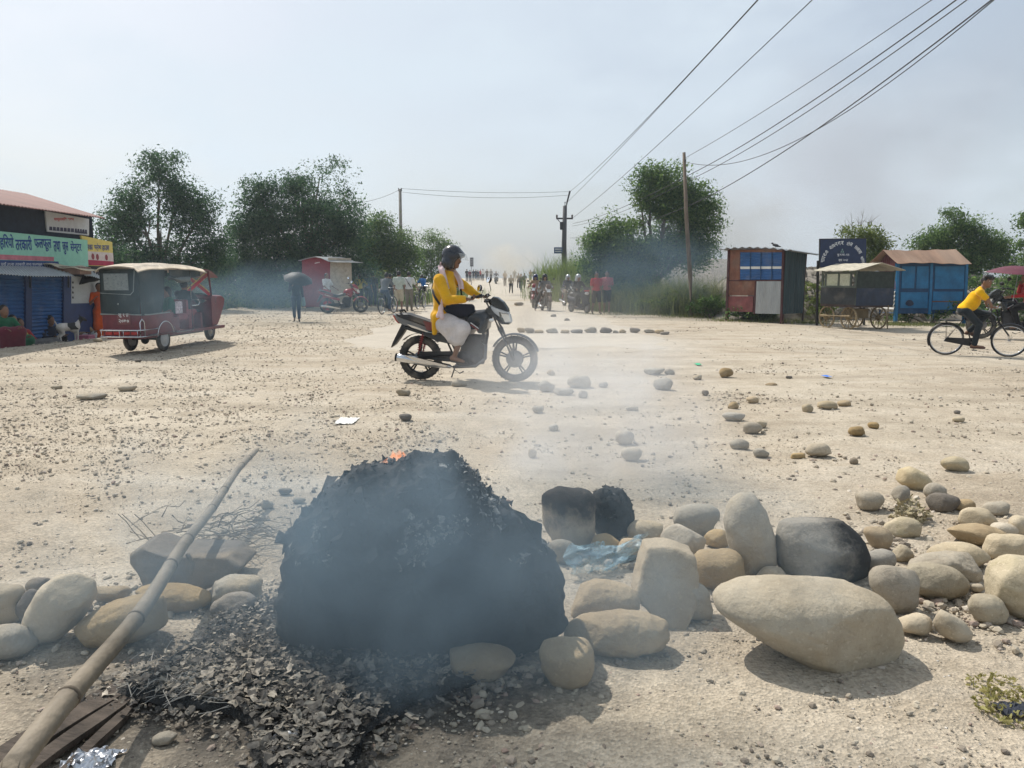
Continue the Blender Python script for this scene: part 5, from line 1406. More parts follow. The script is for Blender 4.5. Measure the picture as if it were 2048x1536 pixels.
    def hug(a, b):
        t = rad(40 + 95 * a); return (rx + .335 * math.cos(t), (b - .5) * .13, rz_ + .335 * math.sin(t))
    m.sheet(hug, 14, 4, .005); m.build('wheel_hugger', BLK, parent=o, smooth=True)
    # frame, swing arm, shocks
    m = MB(); z3 = lambda a, b, y: (zq(a, b)[0], y, zq(a, b)[1])
    for e in (-1, 1):
        m.tube([z3(455, 1178, e * .09), z3(760, 1160, e * .09)], .02, 8); m.tube([z3(330, 890, e * .08), z3(700, 960, e * .09), z3(790, 1150, e * .09)], .014, 8)
    m.tube([z3(1120, 700, 0), z3(1105, 960, 0), z3(1060, 1230, 0), z3(800, 1260, 0)], .02, 8); m.tube([z3(1110, 760, 0), z3(930, 900, 0), z3(700, 960, 0)], .025, 8)
    m.build('frame', BLK, parent=o, smooth=True)
    for e in (-1, 1):
        m = MB(); m.tube([z3(455, 1150, e * .11), z3(505, 950, e * .10)], .012, 8)
        a, b = Vector(z3(462, 1115, e * .11)), Vector(z3(500, 970, e * .10)); 
        m.tube([a + (b - a) * (k / 48) + Vector((math.cos(k * 1.05) * .024, math.sin(k * 1.05) * .024, 0)) for k in range(49)], .005, 5)
        m.build('rear_shock', mat('red_spring', (.28, .03, .03), dust=.3), parent=o, smooth=True)
    # engine
    m = MB(); V, F = solid([C(z3(860, 1190, 0), z3(1020, 1180, 0), .10, .085), ('e', z3(880, 1170, -.09), (.085, .05, .085), None), ('e', z3(880, 1170, .09), (.085, .05, .085), None), ('e', z3(1000, 1200, -.08), (.06, .045, .06), None)], .012, .04)
    m.raw(V, F)
    for k in range(7):
        c = z3(1000 + 5 * k, 1105 - 17 * k, 0); m.box(c, (.17, .15, .009), (0, rad(-14), 0), .003)
    m.box(z3(1045, 985, 0), (.13, .13, .05), (0, rad(-14), 0), .015); m.tube([z3(1010, 1080, 0), z3(1040, 985, 0)], .055, 10)
    m.prism(P2([(960, 960), (1075, 965), (1085, 1000), (1000, 1040), (930, 1060), (880, 1020)]), -.07, .07, .1); m.prism(P2([(905, 965), (1075, 965), (1082, 1090), (1068, 1235), (900, 1262), (850, 1150), (860, 1040)]), -.08, .08, .08)
    m.build('engine', ENG, parent=o)
    m = MB(); m.prism(P2([(470, 1130), (760, 1120), (830, 1160), (830, 1210), (740, 1220), (480, 1195), (430, 1165)]), -.075, -.062); m.build('chain_cover', BLK, parent=o)
    # exhaust
    m = MB(); ys = -.15
    m.tube([z3(1045, 1020, -.06), z3(1105, 1060, -.1), z3(1100, 1180, -.12), z3(1010, 1250, -.14), z3(800, 1262, ys)], .021, 10); m.build('exhaust_pipe', ALLOY, parent=o, smooth=True)
    m = MB(); m.tube([z3(800, 1262, ys), z3(770, 1258, ys), z3(560, 1232, ys), z3(330, 1190, ys), z3(262, 1182, ys), z3(250, 1180, ys)], [.022, .03, .048, .056, .056, .040], 16); mf = m.build('muffler', CHROME, parent=o, smooth=True)
    m = MB(); m.prism(P2([(335, 1152), (560, 1198), (760, 1245), (740, 1262), (540, 1225), (420, 1200)]), ys - .062, ys - .045, .05); m.build('heat_shield', CHROME, parent=mf)
    m = MB(); m.tube([z3(262, 1182, ys), z3(246, 1180, ys)], .059, 16); m.build('muffler_cap', BLK, parent=mf)
    for e in (-1, 1):
        m = MB(); m.tube([z3(850, 1220, e * .1), z3(850, 1220, e * .25)], .011, 8); m.build('foot_peg', BLK, parent=o, smooth=True)
    m = MB(); m.tube([z3(800, 1290, -.1), z3(860, 1320, -.14), z3(900, 1300, -.17)], .009, 8); m.build('brake_lever', BLK, parent=o, smooth=True)
    m = MB(); m.tube([z3(780, 1260, .1), z3(720, 1390, .2)], .011, 8)
    m.build('side_stand', BLK, parent=o, smooth=True)
    return o

# ================================================================== bicycle
def bicycle(label, loc, rz, group=None, frame_m=None, R=.335, wb=1.14, lean=0.0, guard=True, cat='bicycle'):
    o = empty('bicycle', loc, rz, label, cat, group); o.rotation_euler = (lean, 0, rz)
    FM = frame_m or mat('black_enamel', (0.012, 0.012, 0.015), rough=0.35, var=0.2, dust=0.15)
    for nm, x in (('rear_wheel', 0), ('front_wheel', wb)):
        w_ = empty(nm, (x, 0, R), 0, parent=o)
        t = MB(); t.ring((0, 0, 0), R - .018, .018, (0, 1, 0), 48, 8); t.build('tyre', RUB, parent=w_, smooth=True)
        r_ = MB(); r_.ring((0, 0, 0), R - .042, .009, (0, 1, 0), 40, 6, sy=1.4); r_.build('rim', CHROME, parent=w_, smooth=True)
        s_ = MB()
        for k in range(28):
            a = 2 * PI * k / 28; e = .03 * (-1) ** k; b = a + .5 * (1 if k % 4 < 2 else -1)
            s_.tube([(.02 * math.cos(b), e, .02 * math.sin(b)), ((R - .045) * math.cos(a), 0, (R - .045) * math.sin(a))], .0013, 4, False)
        s_.tube([(0, -.045, 0), (0, .045, 0)], .018, 8); s_.build('spokes', CHROME, parent=w_)
        if guard:
            g = MB()
            a0, a1 = (20, 205) if x == 0 else (25, 175)
            g.sheet(lambda a, b: ((R + .022 - .02 * (2 * b - 1) ** 2) * math.cos(rad(a0 + (a1 - a0) * a)), (b - .5) * .06, (R + .022 - .02 * (2 * b - 1) ** 2) * math.sin(rad(a0 + (a1 - a0) * a))), 30, 4, .002)
            q = g.build('mudguard', FM, parent=o, smooth=True); q.location = (x, 0, R)
    bb = (.46, 0, .29); st = (.30, 0, .84); hd0, hd1 = (.885, 0, .92), (.93, 0, .70)
    m = MB()
    m.tube([bb, st], .015, 8); m.tube([(.325, 0, .76), hd0], .014, 8); m.tube([bb, (hd1[0], 0, hd1[2] + .03)], .016, 8); m.tube([(.87, 0, .96), hd1], .018, 8)
    for e in (-1, 1): m.tube([(0, e * .055, R), (bb[0], e * .03, bb[2])], .009, 6); m.tube([(0, e * .055, R), (.31, e * .02, .79)], .008, 6)
    m.build('frame', FM, parent=o, smooth=True)
    m = MB()
    for e in (-1, 1): m.tube([(wb, e * .05, R), (wb - .03, e * .05, R + .12), (.945, e * .035, .68)], [.008, .010, .012], 8)
    m.box((.938, 0, .70), (.04, .1, .03), None, .008); m.build('fork', FM, parent=o, smooth=True)
    m = MB(); m.tube([(.87, 0, .95), (.86, 0, 1.02)], .011, 8)
    for e in (-1, 1): m.tube([(.86, 0, 1.02), (.90, e * .10, 1.03), (.88, e * .22, 1.02), (.74, e * .27, .99)], .011, 8); m.tube([(.80, e * .257, 1.0), (.73, e * .272, .988)], .016, 8)
    m.build('handlebar', CHROME, parent=o, smooth=True)
    V, F = solid([('e', (.22, 0, .90), (.09, .09, .035), None), C((.25, 0, .90), (.40, 0, .905), .045, .02)], .012, .03); np_mesh('saddle', V, F, SEATM, parent=o)
    m = MB(); m.tube([(.30, 0, .83), (.275, 0, .89)], .012, 8); m.build('seat_post', CHROME, parent=o)
    m = MB()
    m.sheet(lambda a, b: (-.16 + .42 * a, (b - .5) * .13, .74 + .01 * math.sin(a * 9)), 8, 2, .012)
    for e in (-1, 1): m.tube([(-.02, e * .06, .74), (0, e * .06, R)], .005, 5); m.tube([(-.16, e * .055, .74), (.26, e * .055, .74)], .006, 5)
    m.build('carrier', FM, parent=o)
    m = MB(); m.prism([(-.05, R - .04), (.0, R + .045), (.38, .37), (.5, .39), (.565, .30), (.5, .20), (.40, .21)], -.052, -.035, .03); m.build('chain_guard', FM, parent=o)
    m = MB(); m.tube([(bb[0], -.07, bb[2]), (bb[0] + .05, -.075, bb[2] - .155)], .009, 6); m.tube([(bb[0], .07, bb[2]), (bb[0] - .05, .075, bb[2] + .155)], .009, 6)
    m.box((bb[0] + .05, -.12, bb[2] - .16), (.09, .08, .02), None, .004); m.box((bb[0] - .05, .12, bb[2] + .16), (.09, .08, .02), None, .004); m.tube([(bb[0], -.075, bb[2]), (bb[0], .075, bb[2])], .02, 8)
    m.build('crank', ALLOY, parent=o)
    return o
# ================================================================== the rider crossing in front
moto_yaw = rad(-10)
ML = P(933, 761)
NAVYP = mat('dark_teal_paint', (0.012, 0.018, 0.024), rough=0.22, var=0.2, dust=0.05, spec=0.5)
SILV = mat('silver_white_cowl', (0.50, 0.52, 0.54), rough=0.3, var=0.1, dust=0.1)
main_moto = motorcycle('dark motorcycle with chrome exhaust crossing in front of the burning heap', ML, moto_yaw, NAVYP, SILV, group=None)
z3 = lambda a, b, y=0.0: Vector((zq(a, b)[0], y, zq(a, b)[1]))
J = pose('ride')
J.update(pel=z3(705, 830), hl=z3(730, 850, .10), hr=z3(730, 850, -.10), kl=z3(935, 860, .17), kr=z3(905, 900, -.19), al=z3(815, 1175, .19), ar=z3(820, 1165, -.20), tl=z3(905, 1212, .20), tr=z3(905, 1206, -.22),
         chest=z3(705, 560), neck=z3(735, 395), head=z3(782, 268), sl=z3(745, 440, .19), sr=z3(682, 462, -.165), el=z3(885, 560, .30), er=z3(775, 640, -.27), wl=z3(985, 618, .315), wr=z3(968, 632, -.325),
         hdl=Vector((1, .1, .0)), hdr=Vector((1, -.05, .02)), thl=Vector((.2, -1, .1)), thr=Vector((.2, 1, .3)), curl=1.1, tip=.12)
YEL = cloth('turmeric_yellow', (0.66, 0.36, 0.018)); WHT = cloth('off_white_cotton', (0.60, 0.56, 0.55)); PINK = cloth('pink_white_scarf', (0.66, 0.52, 0.53))
rider, RJ, rs = person('person in yellow kurta, white wrap and dark helmet riding the motorcycle', ML, moto_yaw, 1.7, J, face=True, res=.0095, hair=None)
def rpart(nm, prims, m, k=.03, res=.010, it=1, wr=0.0, sd=1):
    V, F = solid(prims, res, k); V = smooth_v(V, F, it)
    if wr:      # folds
        n_ = fbm(V * np.array([9, 9, 5]) + 30, sd, 3); c = V.mean(0); d = V - c; d /= np.linalg.norm(d, axis=1, keepdims=True) + 1e-9
        V = V + d * (np.abs(n_) * -2 * wr + wr * .3)[:, None]
    return np_mesh(nm, V, F, m, parent=rider)
rpart('kurta', [('e', tuple(z3(700, 560)), (.145, .185, .205), None), ('e', tuple(z3(672, 500)), (.105, .15, .13), None), C(z3(690, 800), z3(695, 560), .145, .145, .06), C(J['sl'], J['sr'], .07, .07, .05), ('e', tuple(z3(680, 800)), (.135, .19, .12), None),
                C(z3(735, 430), z3(742, 408), .085, .07, .04), C(J['sl'], J['el'], .075, .062, .03), C(J['el'], J['el'] + (J['wl'] - J['el']) * .86, .060, .045, .02), C(J['sr'], J['er'], .072, .068, .03), C(J['er'], J['er'] + (J['wr'] - J['er']) * .80, .066, .050, .02),
                C(z3(640, 800, -.13), z3(628, 945, -.16), .06, .035, .03), C(z3(622, 800, 0), z3(600, 900, 0), .09, .05, .04), C(z3(640, 800, .13), z3(628, 930, .16), .06, .035, .03)], YEL, .03, wr=.024, sd=3)
rpart('wrap_skirt', [('e', tuple(z3(705, 850)), (.14, .18, .12), None), C(J['hr'], J['kr'] + Vector((-.02, 0, -.01)), .125, .105, .06), C(J['hl'], J['kl'], .12, .10, .06), C(J['kr'] + Vector((-.02, 0, -.01)), z3(850, 1000, -.19), .105, .10, .05), C(J['kl'], z3(850, 1000, .18), .10, .09, .05),
                     C(z3(800, 900, -.17), z3(800, 985, -.18), .12, .07, .05), C(z3(700, 880, -.15), z3(790, 990, -.18), .09, .045, .05)], WHT, .05, wr=.026, sd=7)
h_ = lambda x, y, z: tuple(J['head'] + fwd_basis(J) @ Vector((x, y, z))); Rm = [list(r_) for r_ in fwd_basis(J)]
hel = rpart('helmet', [('e', h_(-.012, 0, .035), (.150, .130, .150), Rm), C(h_(-.045, .05, -.06), h_(-.045, -.05, -.06), .095, .095), C(h_(-.02, .075, -.10), h_(-.02, -.075, -.10), .05, .05, .03), C(h_(.10, .05, .065), h_(.10, -.05, .065), .045, .045, .03), ('-', ('e', h_(.135, 0, -.065), (.100, .14, .105), Rm)), ('-', ('e', h_(.0, 0, -.19), (.12, .09, .075), Rm))],
            mat('helmet_shell', (0.013, 0.016, 0.024), rough=0.22, var=0.15, dust=0.04, spec=0.6), .02, .009)
v_ = MB(); v_.sheet(lambda a, b: h_(.155 * math.cos((a - .5) * 2.0) + .012 + .05 * b, .135 * math.sin((a - .5) * 2.0), .055 + .03 * (1 - b) - .055 * b), 16, 5)
v_.build('visor', glass('clear_visor', alpha=.25), parent=hel, smooth=True)
st_ = MB(); st_.tube([h_(.0, .085, -.08), h_(.04, .05, -.13), h_(.045, 0, -.14), h_(.04, -.05, -.13), h_(.0, -.085, -.08)], .006, 6); st_.build('chin_strap', BLK, parent=hel)
gl = MB()
for e in (-1, 1):
    gl.ring(h_(.108, e * .033, .016), .022, .0022, fwd_basis(J) @ Vector((1, e * .25, 0)), 20, 5); gl.tube([h_(.102, e * .055, .02), h_(.03, e * .083, .02)], .002, 5)
gl.tube([h_(.112, .012, .018), h_(.112, -.012, .018)], .002, 5); gl.build('eyeglasses', CHROME, parent=rider)
ms_ = MB(); ms_.tube([h_(.085, .03, -.052), h_(.100, 0, -.046), h_(.085, -.03, -.052)], [.004, .0085, .004], 8); ms_.build('moustache', HAIR, parent=rider, smooth=True)
# scarf: round the neck, ends hanging in front and knotted low
sc_ = MB()
def ribbon(mb, pts, w, side, th=.012, wav=.006):
    pts = [Vector(p) for p in pts]; n_ = len(pts); s_ = Vector(side).normalized()
    dn = lambda a: pts[min(int(a * (n_ - 1)), n_ - 2)].lerp(pts[min(int(a * (n_ - 1)), n_ - 2) + 1], a * (n_ - 1) - min(int(a * (n_ - 1)), n_ - 2))
    mb.sheet(lambda a, b: dn(a) + s_ * ((b - .5) * w) + Vector((0, -wav * math.sin(b * 9 + a * 3), wav * math.sin(b * 7 + a * 5))), 30, 8, th)
ribbon(sc_, [z3(690, 330, -.02), z3(672, 330, -.06), z3(690, 360, -.12), z3(722, 440, -.165), z3(748, 540, -.165)], .075, (1, 0, .25))
ribbon(sc_, [z3(690, 330, .02), z3(760, 370, .10), z3(800, 420, .12), z3(835, 480, .10), z3(850, 545, .06)], .07, (1, .4, .2))
ribbon(sc_, [z3(672, 325, -.06), z3(664, 318, 0), z3(680, 325, .07)], .06, (.2, 0, 1))
sc_.build('scarf', PINK, parent=rider, smooth=True)
kn_ = MB(); V, F = solid([('e', tuple(z3(700, 715, -.215)), (.035, .03, .04), None), C(z3(700, 720, -.215), z3(715, 800, -.23), .02, .032), C(z3(700, 720, -.215), z3(672, 790, -.225), .02, .026), C(z3(700, 720, -.21), z3(712, 640, -.2), .02, .016)], .008, .02)
np_mesh('scarf_knot', V, F, PINK, parent=rider)
for q in ('l', 'r'):
    a, t = J['a' + q], J['t' + q]; V, F = solid([C(a + (a - t) * .2 - Vector((0, 0, .05)), t + (t - a) * .25 - Vector((0, 0, .03)), .040, .035)], .01); 
    V[:, 2] = a.z - .062 + (V[:, 2] - a.z + .05) * .35; np_mesh('sandal', V, F, SOLE, parent=rider)
# shoulder bag across the lap
bag = MB(); V, F = solid([C(z3(735, 745, -.06), z3(930, 760, -.02), .075, .07, .04), C(z3(760, 720, -.10), z3(950, 720, -.02), .06, .055, .04), C(z3(780, 770, 0), z3(960, 770, .08), .065, .055, .04)], .011, .04)
V = V + 0.006 * fbm(V * 14, 3, 3)[:, None]
o = np_mesh('shoulder_bag', V, F, mat('navy_canvas', (0.014, 0.017, 0.03), rough=.85, var=.3, bump=.3), smooth=True); o.location = ML; o.rotation_euler = (0, 0, moto_yaw)
tag(o, 'dark shoulder bag lying across the lap of the motorcycle rider', 'bag')
sp_ = MB(); ribbon(sp_, [z3(745, 745, -.15), z3(690, 680, -.222), z3(640, 610, -.205), z3(605, 560, -.12), z3(590, 525, 0.0), z3(620, 470, .13), z3(690, 415, .16), z3(760, 440, .17), z3(830, 560, .155), z3(850, 660, .11), z3(830, 720, .05)], .035, (.5, 0, .8), .004, 0)
sp_.build('strap', BLK, parent=o, smooth=True)

# ================================================================== the cyclist on the right
by = rad(-22); BL = P(1889.6, 710)
bike = bicycle('black roadster bicycle ridden by the person in the bright yellow T-shirt', BL, by); bike.scale = (.87, .87, .87)
k_ = .00141
def c3(zx, zy, y=0.0): return Vector(((zx - 465) * k_ * .93, y, (1335 + (zx - 465) * .113 - zy) * k_))
J = pose('cycle')
J.update(pel=Vector((.27, 0, .955)), hl=Vector((.30, .09, .94)), hr=Vector((.30, -.09, .94)), chest=c3(800, 560), neck=c3(885, 395), head=c3(958, 300), sl=c3(885, 435, .18), sr=c3(855, 440, -.18),
         kr=Vector((.56, -.11, .66)), ar=Vector((.50, -.12, .235)), tr=Vector((.66, -.13, .20)), kl=Vector((.72, .11, .86)), al=Vector((.42, .11, .50)), tl=Vector((.57, .12, .46)),
         er=c3(965, 560, -.24), wr=Vector((.735, -.265, 1.03)), el=c3(1000, 570, .26), wl=Vector((.735, .265, 1.03)), hdr=Vector((1, 0, -.2)), hdl=Vector((1, 0, -.2)), thr=Vector((0, 1, 0)), thl=Vector((0, -1, 0)), curl=1.1, look=rad(-42), tip=.05)
TY = cloth('bright_yellow', (0.78, 0.42, 0.008)); DKT = cloth('dark_denim', (0.022, 0.028, 0.033))
cyc, CJ, cs = person('person in bright yellow T-shirt and dark trousers riding a bicycle at the right', BL, by, 1.7 * .87, J, TY, 'short', DKT, 'trousers', 'short', face=True, res=.0095, shoe=mat('brown_sandal', (.10, .05, .04)), f=.97)
V, F = solid([('e', tuple(J['head'] + fwd_basis(J) @ Vector(p)), (.05, .05, .04), None) for p in ((.05, .03, .10), (.07, -.02, .09), (.0, .05, .11), (-.05, 0, .10), (.02, -.05, .10), (.075, .045, .075))], .01, .02)
np_mesh('fringe', V * cs, F, HAIR, parent=cyc)
# ================================================================== trees, bushes, tall grass
BARK = mat('grey_brown_bark', (0.12, 0.095, 0.07), rough=0.95, var=0.4, scale=6, bump=0.6, bscale=18)
LF_D = leafmat('dark_blue_green_leaves', (0.010, 0.036, 0.026), (0.070, 0.140, 0.062), tr=0.45)
LF_M = leafmat('mid_green_leaves', (0.016, 0.055, 0.022), (0.125, 0.205, 0.062), tr=0.5)
LF_L = leafmat('light_green_leaves', (0.05, 0.085, 0.02), (0.17, 0.22, 0.06), tr=0.45)
GRS = leafmat('tall_grass_blades', (0.06, 0.085, 0.025), (0.20, 0.22, 0.085), tr=0.35)
GRN = leafmat('green_grass_blades', (0.045, 0.085, 0.02), (0.15, 0.21, 0.06), tr=0.4)

def leaf_cloud(blobs, n, size, seed, clump=0.32, per=34, droop=0.0, edge=0.55, gap=-.17):
    """leaf quads gathered in sprays through the blobs' volume, thinner in gaps"""
    r = np.random.default_rng(seed)
    B = np.array(blobs, float); vol = (B[:, 3] * B[:, 4] * B[:, 5]) ** 0.8; vol /= vol.sum()
    nc = max(4, n // per); k = r.choice(len(B), nc, p=vol)
    d = r.normal(size=(nc, 3)); d /= np.linalg.norm(d, axis=1, keepdims=True); q = r.random((nc, 1)) ** edge * (0.86 + 0.24 * r.random((nc, 1)))
    cen = B[k, :3] + d * q * B[k, 3:6]
    keep = fbm(cen * 0.55 + 50, seed % 80, 3) > gap; cen = cen[keep]; out = d[keep]; nc = len(cen)
    sz = clump * (0.5 + r.random((nc, 1, 1)))
    off = np.clip(r.normal(size=(nc, per, 3)), -1.5, 1.5) * sz * np.array([1, 1, .62]) * 0.5
    off[..., 2] -= droop * np.abs(off[..., 0])
    pos = (cen[:, None] + off).reshape(-1, 3); m = len(pos)
    nor = (out[:, None] * 0.5 + r.normal(size=(nc, per, 3)) * 0.75 + np.array([0, 0, 0.35])).reshape(-1, 3)
    nor /= np.linalg.norm(nor, axis=1, keepdims=True)
    t = r.normal(size=(m, 3)); t -= (t * nor).sum(1, keepdims=True) * nor; t /= np.linalg.norm(t, axis=1, keepdims=True)
    b = np.cross(nor, t); s = (size * (0.5 + 1.0 * r.random(m) ** 1.5))[:, None]
    V = np.stack([pos - t * s, pos + b * s * .42 + nor * s * .12, pos + t * s, pos - b * s * .42 + nor * s * .12], 1).reshape(-1, 3)
    F = np.arange(m * 4).reshape(-1, 4)
    return V, F, cen

def limbs(mb, base, tips, r0, seed, z_split=0.35):
    """a tapered trunk that divides and runs to the given tips"""
    r = random.Random(seed); base = Vector(base)
    top = sum((Vector(t) for t in tips), Vector()) / len(tips)
    fork = base + (top - base) * z_split + Vector((r.uniform(-.1, .1), r.uniform(-.1, .1), 0))
    mb.tube([base - Vector((0, 0, .15)), base + (fork - base) * .08, base + (fork - base) * .5 + Vector((r.uniform(-.08, .08), 0, 0)), fork], [r0 * 1.5, r0 * 1.1, r0 * .92, r0 * .8], 10)
    for t in tips:
        t = Vector(t); m_ = fork.lerp(t, .5) + Vector((r.uniform(-.2, .2), r.uniform(-.2, .2), r.uniform(0, .3)))
        mb.tube([fork - (fork - base) * .03, fork.lerp(m_, .5), m_, t], [r0 * .5, r0 * .4, r0 * .27, r0 * .08], 7)
        for _ in range(3):
            e = m_.lerp(t, r.random()) ; mb.tube([m_.lerp(e, .3), e + Vector((r.uniform(-.5, .5), r.uniform(-.4, .4), r.uniform(0, .5)))], [r0 * .16, r0 * .03], 5, False)

def tree(label, dist, u_base, blobs_px, n, size, leaf, seed, r0=0.16, group=None, clump=0.42, base_z=None, name='tree', depth=0.8, per=34, split=.35, droop=0.0, gap=-.145):
    """blobs_px: (u, v, ru, rv[, depth offset m]) in pixels at that distance"""
    bp = Q(u_base, 620, dist); bz = ground_z(bp.x, dist) if base_z is None else base_z
    o = empty(name, (bp.x, dist, bz), 0, label, 'tree', group)
    k = dist / FPX; bl = []
    for q in blobs_px:
        c = Q(q[0], q[1], dist + (q[4] if len(q) > 4 else 0)); rx, rz = q[2] * k, q[3] * k
        bl.append((c.x - bp.x, c.y - dist, c.z - bz, rx, max(.3, depth * (rx + rz) / 2), rz))
    V, F, cen = leaf_cloud(bl, n, size, seed, clump, per, droop, .55, gap)
    np_mesh('crown', V, F, leaf, parent=o, smooth=False)
    mb = MB(); limbs(mb, (0, 0, 0), [(b[0], b[1], b[2] - b[5] * .1) for b in bl if b[3] > .6] or [(b[0], b[1], b[2]) for b in bl], r0, seed, split)
    mb.build('trunk', BARK, parent=o, smooth=True)
    return o

TG = 'trees behind the left side of the junction'
tree('tall leafy tree rising behind the auto rickshaw', 33, 325, [(318, 345, 42, 42), (270, 395, 42, 40), (350, 395, 55, 45), (255, 445, 50, 45), (320, 455, 70, 50), (400, 425, 40, 45), (235, 510, 55, 50), (330, 530, 85, 50), (420, 500, 45, 55), (215, 460, 22, 22), (310, 310, 16, 14), (352, 318, 10, 16)], 51000, .064, LF_D, 1, .22, TG, .5)
tree('broad dark tree, widest on the left behind the red booth', 36, 620, [(640, 350, 42, 30), (690, 385, 38, 45), (590, 375, 40, 32), (520, 395, 45, 38), (640, 420, 85, 60), (540, 450, 75, 50), (490, 470, 35, 50), (690, 465, 55, 50), (600, 510, 100, 55), (510, 535, 60, 45), (700, 535, 50, 40), (665, 325, 18, 10)], 78200, .066, LF_D, 2, .26, TG, .55)
tree('bushy mid green tree left of the wooden pole', 40, 765, [(760, 450, 32, 28), (735, 490, 40, 40), (790, 490, 42, 35), (770, 530, 60, 40), (820, 515, 25, 28)], 27200, .064, LF_M, 3, .13, TG, .5)
tree('small airy tree right of the wooden pole', 48, 868, [(868, 478, 22, 20), (850, 510, 22, 25), (885, 505, 24, 28), (868, 540, 30, 22)], 8840, .064, LF_M, 4, .08, TG, .55)
tree('low dark tree filling the gap behind the booth', 38, 480, [(455, 540, 55, 45), (540, 575, 70, 30), (420, 570, 60, 30)], 25500, .066, LF_D, 5, .10, TG, .5)
tree('shaggy dark tree beside the shop roof', 30, 225, [(205, 480, 18, 30), (225, 540, 45, 60), (285, 580, 70, 40)], 18700, .064, LF_D, 6, .10, TG, .45)
tree('tall tree on the right veiled by dark smoke', 33.5, 1330, [(1300, 350, 36, 24), (1335, 375, 55, 40), (1280, 390, 35, 30), (1390, 400, 42, 40), (1325, 430, 85, 45), (1250, 440, 40, 28), (1400, 445, 40, 30), (1300, 490, 100, 50), (1210, 495, 45, 35), (1390, 500, 45, 50), (1250, 550, 90, 45), (1180, 500, 28, 30), (1215, 470, 36, 26), (1200, 545, 45, 40), (1420, 415, 20, 12), (1350, 335, 25, 12)], 85000, .064, LF_M, 7, .22, None, .5, gap=-.10)
tree('thin leafy tree behind the navy signboard', 27, 1735, [(1700, 462, 20, 12), (1740, 480, 32, 26), (1760, 500, 22, 30), (1725, 520, 40, 25)], 6460, .052, LF_L, 8, .07, None, .35)
tree('bright green tree behind the blue kiosk', 31, 1930, [(1905, 430, 22, 14), (1930, 460, 45, 28), (1880, 480, 40, 26), (1975, 490, 48, 28), (1935, 520, 75, 34), (1845, 490, 26, 18), (2010, 520, 26, 22)], 28900, .056, LF_M, 9, .14, None, .42)
tree('dark bush like tree left of the bright green one', 33, 1840, [(1835, 485, 26, 20), (1815, 510, 20, 14), (1850, 520, 40, 20)], 8840, .056, LF_D, 10, .09, None, .4)
tree('tree at the right edge with only its left twigs in view', 26, 2075, [(2062, 440, 22, 22), (2058, 490, 18, 12), (2080, 540, 40, 40), (2045, 560, 30, 26)], 8840, .056, LF_M, 11, .12, None, .35)

# bare twigs beside the thin tree
tb = MB(); bs_ = Q(1712, 560, 27.4); rr_ = random.Random(3)
for (u, v) in ((1690, 440), (1702, 425), (1716, 432), (1728, 418), (1738, 440), (1745, 428), (1682, 455)):
    t = Q(u, v, 27.4); m_ = bs_.lerp(t, .5) + Vector((rr_.uniform(-.15, .15), 0, .1)); tb.tube([bs_, m_, t], [.03, .016, .004], 5, False)
    for _ in range(3):
        a = m_.lerp(t, rr_.uniform(.1, .8)); tb.tube([a, a + Vector((rr_.uniform(-.35, .35), rr_.uniform(-.2, .2), rr_.uniform(.1, .4)))], [.009, .003], 4, False)
tb.X = Matrix.Identity(4)
o = tb.build('bare_sapling', BARK); tag(o, 'leafless sapling with bare twigs behind the navy signboard', 'sapling')

def bush(label, u, v, dist, w, h, n, size, leaf, seed, group=None, cat='bush', d=.7, name='bush', z=None):
    c = P(u, v) if dist is None else Q(u, v, dist); 
    if dist is not None: c.z = ground_z(c.x, c.y) if z is None else z
    o = empty(name, c, 0, label, cat, group)
    bl = [(random.Random(seed + i).uniform(-.6, .6) * w, random.Random(seed + i + 50).uniform(-.4, .4) * d * w, h * random.Random(seed + i + 90).uniform(.25, .7), w * .5, w * .4 * d + .1, h * .35) for i in range(6)]
    V, F, cen = leaf_cloud(bl, n, size, seed, .16, 24)
    V[:, 2] = np.maximum(V[:, 2], 0.0)
    np_mesh('foliage', V, F, leaf, parent=o, smooth=False)
    mb = MB()
    for q in cen[::max(1, len(cen) // 14)]: mb.tube([(q[0] * .2, q[1] * .2, 0), tuple(q * np.array([.7, .7, .6])), tuple(q)], [.012, .008, .003], 5, False)
    mb.build('stems', BARK, parent=o)
    return o
BG = 'bushes along the right verge'
bush('dark shrub among the tall grass below the tall right tree', 1250, 610, 31.5, 1.6, 1.5, 3600, .06, LF_D, 51, BG)
bush('mid green shrub among the tall grass nearest the red walkers', 1215, 605, 32.5, 1.0, 1.1, 1800, .06, LF_M, 52, BG)
bush('pale dry shrub among the tall grass left of the rubble', 1400, 605, 28, 1.3, 1.2, 2200, .055, LF_L, 53, BG)
bush('green weeds growing on the rubble behind the signboard', 1630, 600, 25.6, 1.0, 1.1, 1500, .05, LF_L, 54, BG, z=.5)
bush('green weeds growing on the rubble right of the blue kiosk', 1975, 590, 25.4, 1.2, 1.0, 1700, .05, LF_M, 55, BG, z=.6)
bush('low yellow green bush at the foot of the wooden pole on the right', 1350, 622, 28.5, 1.1, .75, 2600, .055, LF_L, 21, BG)
bush('low light green bush left of the right wooden pole', 1290, 618, 29.5, .9, .7, 2200, .055, LF_L, 22, BG)
bush('dark weeds under the left kiosk', 1505, 640, 24.8, 1.2, .45, 2400, .05, LF_M, 23, BG)
bush('dark green bush between the wooden pole and the left kiosk', 1425, 628, 26.5, .9, .8, 2200, .055, LF_M, 24, BG)
bush('weedy clump at the foot of the signboard post', 1640, 640, 24.5, .7, .9, 1500, .05, LF_L, 25, BG)
bush('weeds under the blue kiosk', 1860, 640, 23.8, 1.3, .5, 2400, .05, LF_M, 26, BG)
bush('bush behind the yellow shirted cyclist', 1960, 610, 22.5, .8, .9, 1900, .05, LF_M, 27, BG)
